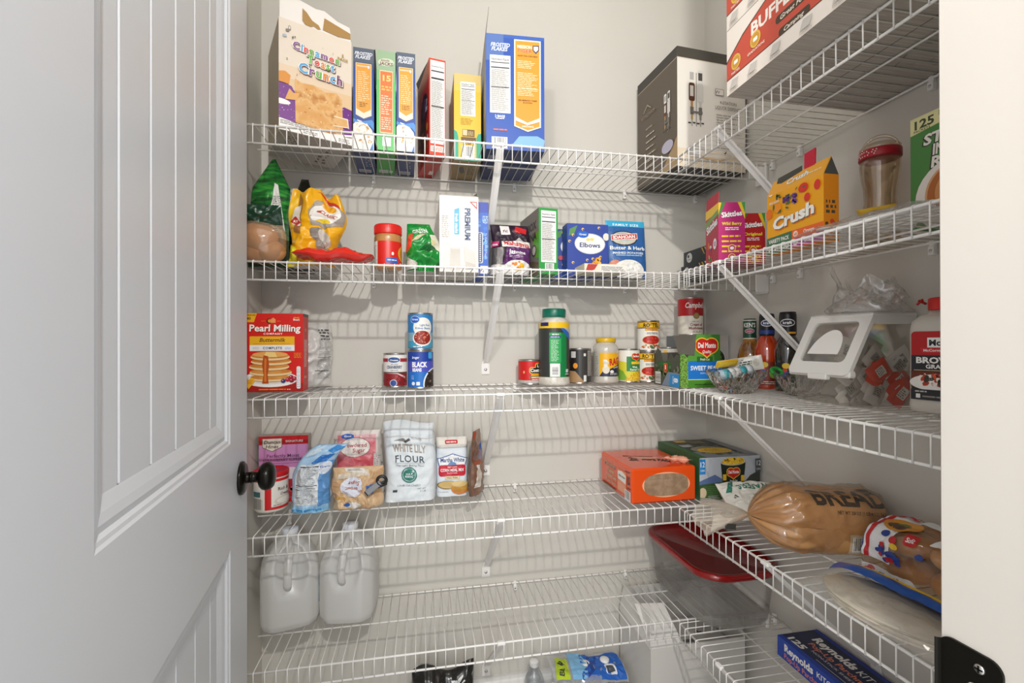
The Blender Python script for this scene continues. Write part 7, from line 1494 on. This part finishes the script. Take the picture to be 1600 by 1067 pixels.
g = G(); loft(g, [rr3(4.3, 6.6, 3.0, .0), rr3(4.5, 6.8, 3.1, .25), rr3(4.9, 7.3, 3.2, 5.6), rr3(5.05, 7.45, 3.25, 5.8)], TC, True, False); loft(g, [rr3(4.2, 6.5, 2.9, .12), rr3(4.4, 6.7, 3.0, .3), rr3(4.55, 6.85, 3.05, 1.2)], TC, True, False); g.obj('tub_body', t)
RL = M('#8c0c0c', .18, 0, .6)
g = G(); loft(g, [rr3(5.1, 7.5, 3.25, 5.5), rr3(5.25, 7.65, 3.3, 5.6), rr3(5.25, 7.65, 3.3, 6.05), rr3(5.1, 7.5, 3.2, 6.2), rr3(4.75, 7.15, 3.0, 6.2), rr3(4.6, 7.0, 2.9, 5.95)], RL, True, True); g.obj('lid', t, 'dark red lid')
# parchment box
w, d, h = 4.6, 13.5, 1.9
a = Art(); a.rect(0, 0, d, h, '#1c3fa0'); a.T('Reynolds', 2.6, 1.25, .68, '#eceae4', w=3.4, bold=2.6); a.T('KITCHENS', 6.3, 1.25, .5, '#e6e6e4', w=3.2, bold=.8); a.T('Pop-Up Parchment Paper', 4.2, .45, .5, '#e0886a', w=6.6, bold=1)
b = Art(); b.rect(0, 0, w, d, '#1a2448'); b.rect(0, 0, .5, d, '#1c3fa0'); b.rect(4.1, 0, w, d, '#1f3a94')
def rt(x, y): return x, y
b.T('125', .95, 12.0, .7, '#eceae4', w=1.8, bold=2.8, rot=-90); b.lines(.7, 5.0, .9, 10.8, 1, '#b9bccc', .8, 0); b.T('Reynolds', 3.2, 10.0, .95, '#eceae4', w=4.4, bold=2.8, rot=-90); b.T('KITCHENS', 3.1, 5.4, .75, '#e6e6e4', w=4.2, bold=.8, rot=-90); b.T('Pop-Up Parchment', 2.1, 8.3, .62, '#e0886a', w=6.8, bold=1.2, rot=-90); b.T('NON-STICK SHEETS', 1.35, 8.4, .28, '#c9cbd6', w=4.6, bold=.8, rot=-90); b.rect(.9, 3.4, 1.7, 5.2, '#3aa0d8')
carton('parchment_box', 'dark blue parchment paper box lying on the lowest right shelf', 'box', (-5.05, -32.9, zE), 0, w, d, h, {'all': '#1c3fa0'}, {'left': a, 'top': b})

# ================================================================== FLOOR
g = G()
t = thing('shipping_box', 'big white cardboard box with open flaps on the floor in the right corner', 'box', (-13.6, -9.6, 0), 0)
WB = M('#cfccc6', .7); w, d, h = 12.4, 8.6, 12.6
g.box((0, 0, 0), (.12, d, h), WB); g.box((w - .12, 0, 0), (w, d, h), WB); g.box((.12, 0, 0), (w - .12, .12, h), WB); g.box((.12, d - .12, 0), (w - .12, d, h), WB); g.box((.12, .12, 0), (w - .12, d - .12, .12), WB); g.obj('box_wall', t)
for q in ([(0, 0, h), (0, d, h), (.5, d - .3, h + 3.4), (.5, .9, h + 3.2)], [(0, d, h), (w, d, h), (w - .6, d - .4, h + 3.0), (.6, d - .4, h + 3.0)], [(0.1, 0, h), (4.2, 0, h), (3.6, 3.6, h + 3.1), (-.2, 3.8, h + 3.3)], [(w, 0, h), (w, d, h), (w - .6, d - .3, h + 2.8), (w - .6, .9, h + 2.8)]):
    g = G(); g.slab(q, .1, M('#dad8d3', .7)); g.obj('flap', t)
g = G(); a = Art()
for k, (x, y) in enumerate(((2.9, 3.1), (3.2, 3.7), (3.5, 4.2), (3.1, 4.8))): a.poly([(x, y), (x + .9, y + .1), (x + .7, y + .45), (x + .2, y + .3)], '#1f1e1c')
g.box((4.4, .5, h - 2.6), (w - .5, d - .6, h - 1.9), M('#d2d0cb', .6)); stick(g, Art().rect(6.2, 3.0, 7.6, 3.6, '#77746f').rect(8.6, 4.6, 9.6, 4.8, '#4a4845').rect(9.0, 4.2, 9.2, 5.2, '#4a4845').rect(5.0, 1.4, 5.9, 2.8, '#1d1c1a').rect(5.2, 1.7, 5.35, 2.7, '#cfccc6').rect(5.5, 1.5, 5.62, 2.6, '#cfccc6'), lambda u, v, n: (u, v, h - 1.9 + n), base=.01); g.obj('inner_tray', t, 'white tray with dark printed marks')
# water bottles
BT = film('bottle_plastic', '#f4f6f8', .12, .6, .05, '#c9d0d4'); CAPW = M('#e9e9e8', .35)
def pet():
    t = thing('water_bottle', 'small clear water bottle with white cap', 'water bottle', (0, 0, 0))
    g = G(); pr = [(.9, 0), (1.2, .15), (1.25, .5)]
    for k in range(7): pr += [(1.25, .9 + k * .6), (1.18, 1.15 + k * .6), (1.25, 1.4 + k * .6)]
    pr += [(1.25, 5.4), (1.05, 6.1), (.7, 6.8), (.5, 7.2), (.48, 7.4)]
    g.lathe(pr, BT, 32); g.obj('bottle_body', t)
    g = G(); g.lathe([(.56, 7.35), (.58, 7.4), (.58, 7.95), (.52, 8.0), (0, 8.0)], CAPW, 24); g.obj('cap', t); return t
p0 = pet()
spots = [((-25.8, -2.2, 0), 'small water bottle standing alone left of the bottle pack'), ((-24.6, -6.9, 0), 'small water bottle standing in front of the bottle pack'), ((-22.5, -4.6, 0), 'small water bottle at the left inside the film pack'), ((-19.6, -3.8, 0), 'small water bottle in the middle of the film pack'), ((-16.9, -3.6, 0), 'small water bottle at the right inside the film pack')]
for i, (lc, lb) in enumerate(spots):
    if i == 0: o = p0
    else:
        o = p0.copy(); COL.objects.link(o)
        for chd in p0.children: cc_ = chd.copy(); COL.objects.link(cc_); cc_.parent = o
    o.location = Vector(lc) * K; o['label'] = lb; o['group'] = 'small water bottles on the floor'
t = thing('bottle_multipack', 'film-wrapped bottle pack with blue print and lime corner on the floor', 'multipack', (-24.2, -6.0, 0))
g = G(); g.surf(lambda u, v: (9.6 * u, 5.2 * v + .2 * sin(u * 9), 7.2 - 1.0 * u + 1.0 * (1 - abs(2 * v - 1) ** 4) + .3 * crumple((u * 9, v * 5, 0), .8, 3)), 40, 24, film('pack_film', '#ffffff', .3, .7, .1, '#dfe3e8'))
g.surf(lambda u, v: (9.6 * u, 0, (7.2 - 1.0 * u) * v), 20, 10, film('pack_film', '#ffffff', .3, .7, .1, '#dfe3e8'))
top = lambda u, v, n: (u, v, 7.25 - 1.0 * u / 9.6 + 1.0 * (1 - abs(2 * v / 5.2 - 1) ** 4) + .3 * crumple((u, v, 0), .8, 3) + n)
a = Art().poly([(.3, .2), (2.1, .2), (2.3, 3.0), (.9, 3.2)], '#b8cf2a').T('40', 1.45, 2.2, .9, '#22301a', w=1.1, bold=2.6, rot=75).T('BE', 1.2, .9, .6, '#22301a', w=.9, bold=2, rot=75).poly([(3.6, .1), (9.4, .1), (9.5, 4.4), (6, 3.4), (4.2, 3.6)], '#1f5fb8').poly([(2.4, .2), (4.2, .2), (5.0, 2.0), (4.0, 4.4), (2.6, 4.2)], '#7fb8e0').poly([(4.4, .2), (5.6, 1.0), (6.4, 3.2), (5.0, 3.0)], '#123f92').rr(6.9, .5, 8.3, 1.7, .15, '#e9ecf0').rect(7.1, .7, 8.1, 1.5, '#4a5058')
stick(g, a, top, su=.5, sv=.5, base=.06); g.obj('printed_film', t)
# black bag
a = Art().T('AL', 5.4, 9.1, 1.2, '#e6e6e4', w=1.7, bold=3, rot=-70).dots(.5, 4, 7.5, 9.6, 30, .1, .3, ['#5a5a58', '#8a8a86', '#2f2f2d'], 3, .4).poly([(2.9, 8.2), (3.3, 8.2), (3.4, 9.1), (3.1, 9.2)], '#2a6ab0')
bg = Bag(7.2, 10.4, 4.0, 'pillow', .8, .5, 201, lambda x, y, z: (x, y, z + .5 * sin(x * 1.1) * z / 10), nu=34, nv=36)
bagthing('charcoal_bag', 'crumpled black bag with white letters on the floor under the shelves', 'bag', (-41.0, -4.6, 0), 0, bg, FOIL('#1c1c1a', .25), None, a)
# bits seen through the lowest right shelf
g = G(); bg = Bag(5.5, 4.5, 2.4, 'pillow', .6, .6, 211); bg.build(g, FOIL('#22301a', .4), None, Art().dots(.5, .3, 5, 3.6, 14, .2, .6, ['#3f6a22', '#5a8a2c', '#1a2412'], 4, .4)); o = tag(g.obj('garden_bag'), 'dark green crumpled bag on the floor beneath the parchment box', 'bag'); place(o, (-6.6, -19.6, .9), -30, -25)
tag(place(G().box((0, 0, 0), (2.2, 3.0, 6.0), M('#1c3f9a', .35), bev=.1).obj('blue_canister'), (-10.6, -16.9, 0), 20), 'small blue box on the floor under the right shelf lip', 'box')
t = thing('white_jug', 'round white plastic jug top on the floor by the white box', 'jug', (-13.4, -12.6, 0))
g = G(); g.lathe([(2.3, 0), (2.5, .2), (2.5, 5.2), (1.9, 6.2), (1.0, 6.6), (.9, 6.9)], M('#dcdad6', .35), 40); g.obj('jug_body', t); g = G(); g.lathe([(1.0, 6.85), (1.02, 7.4), (.9, 7.5), (0, 7.5)], M('#ecebe8', .35), 32); g.obj('cap', t)
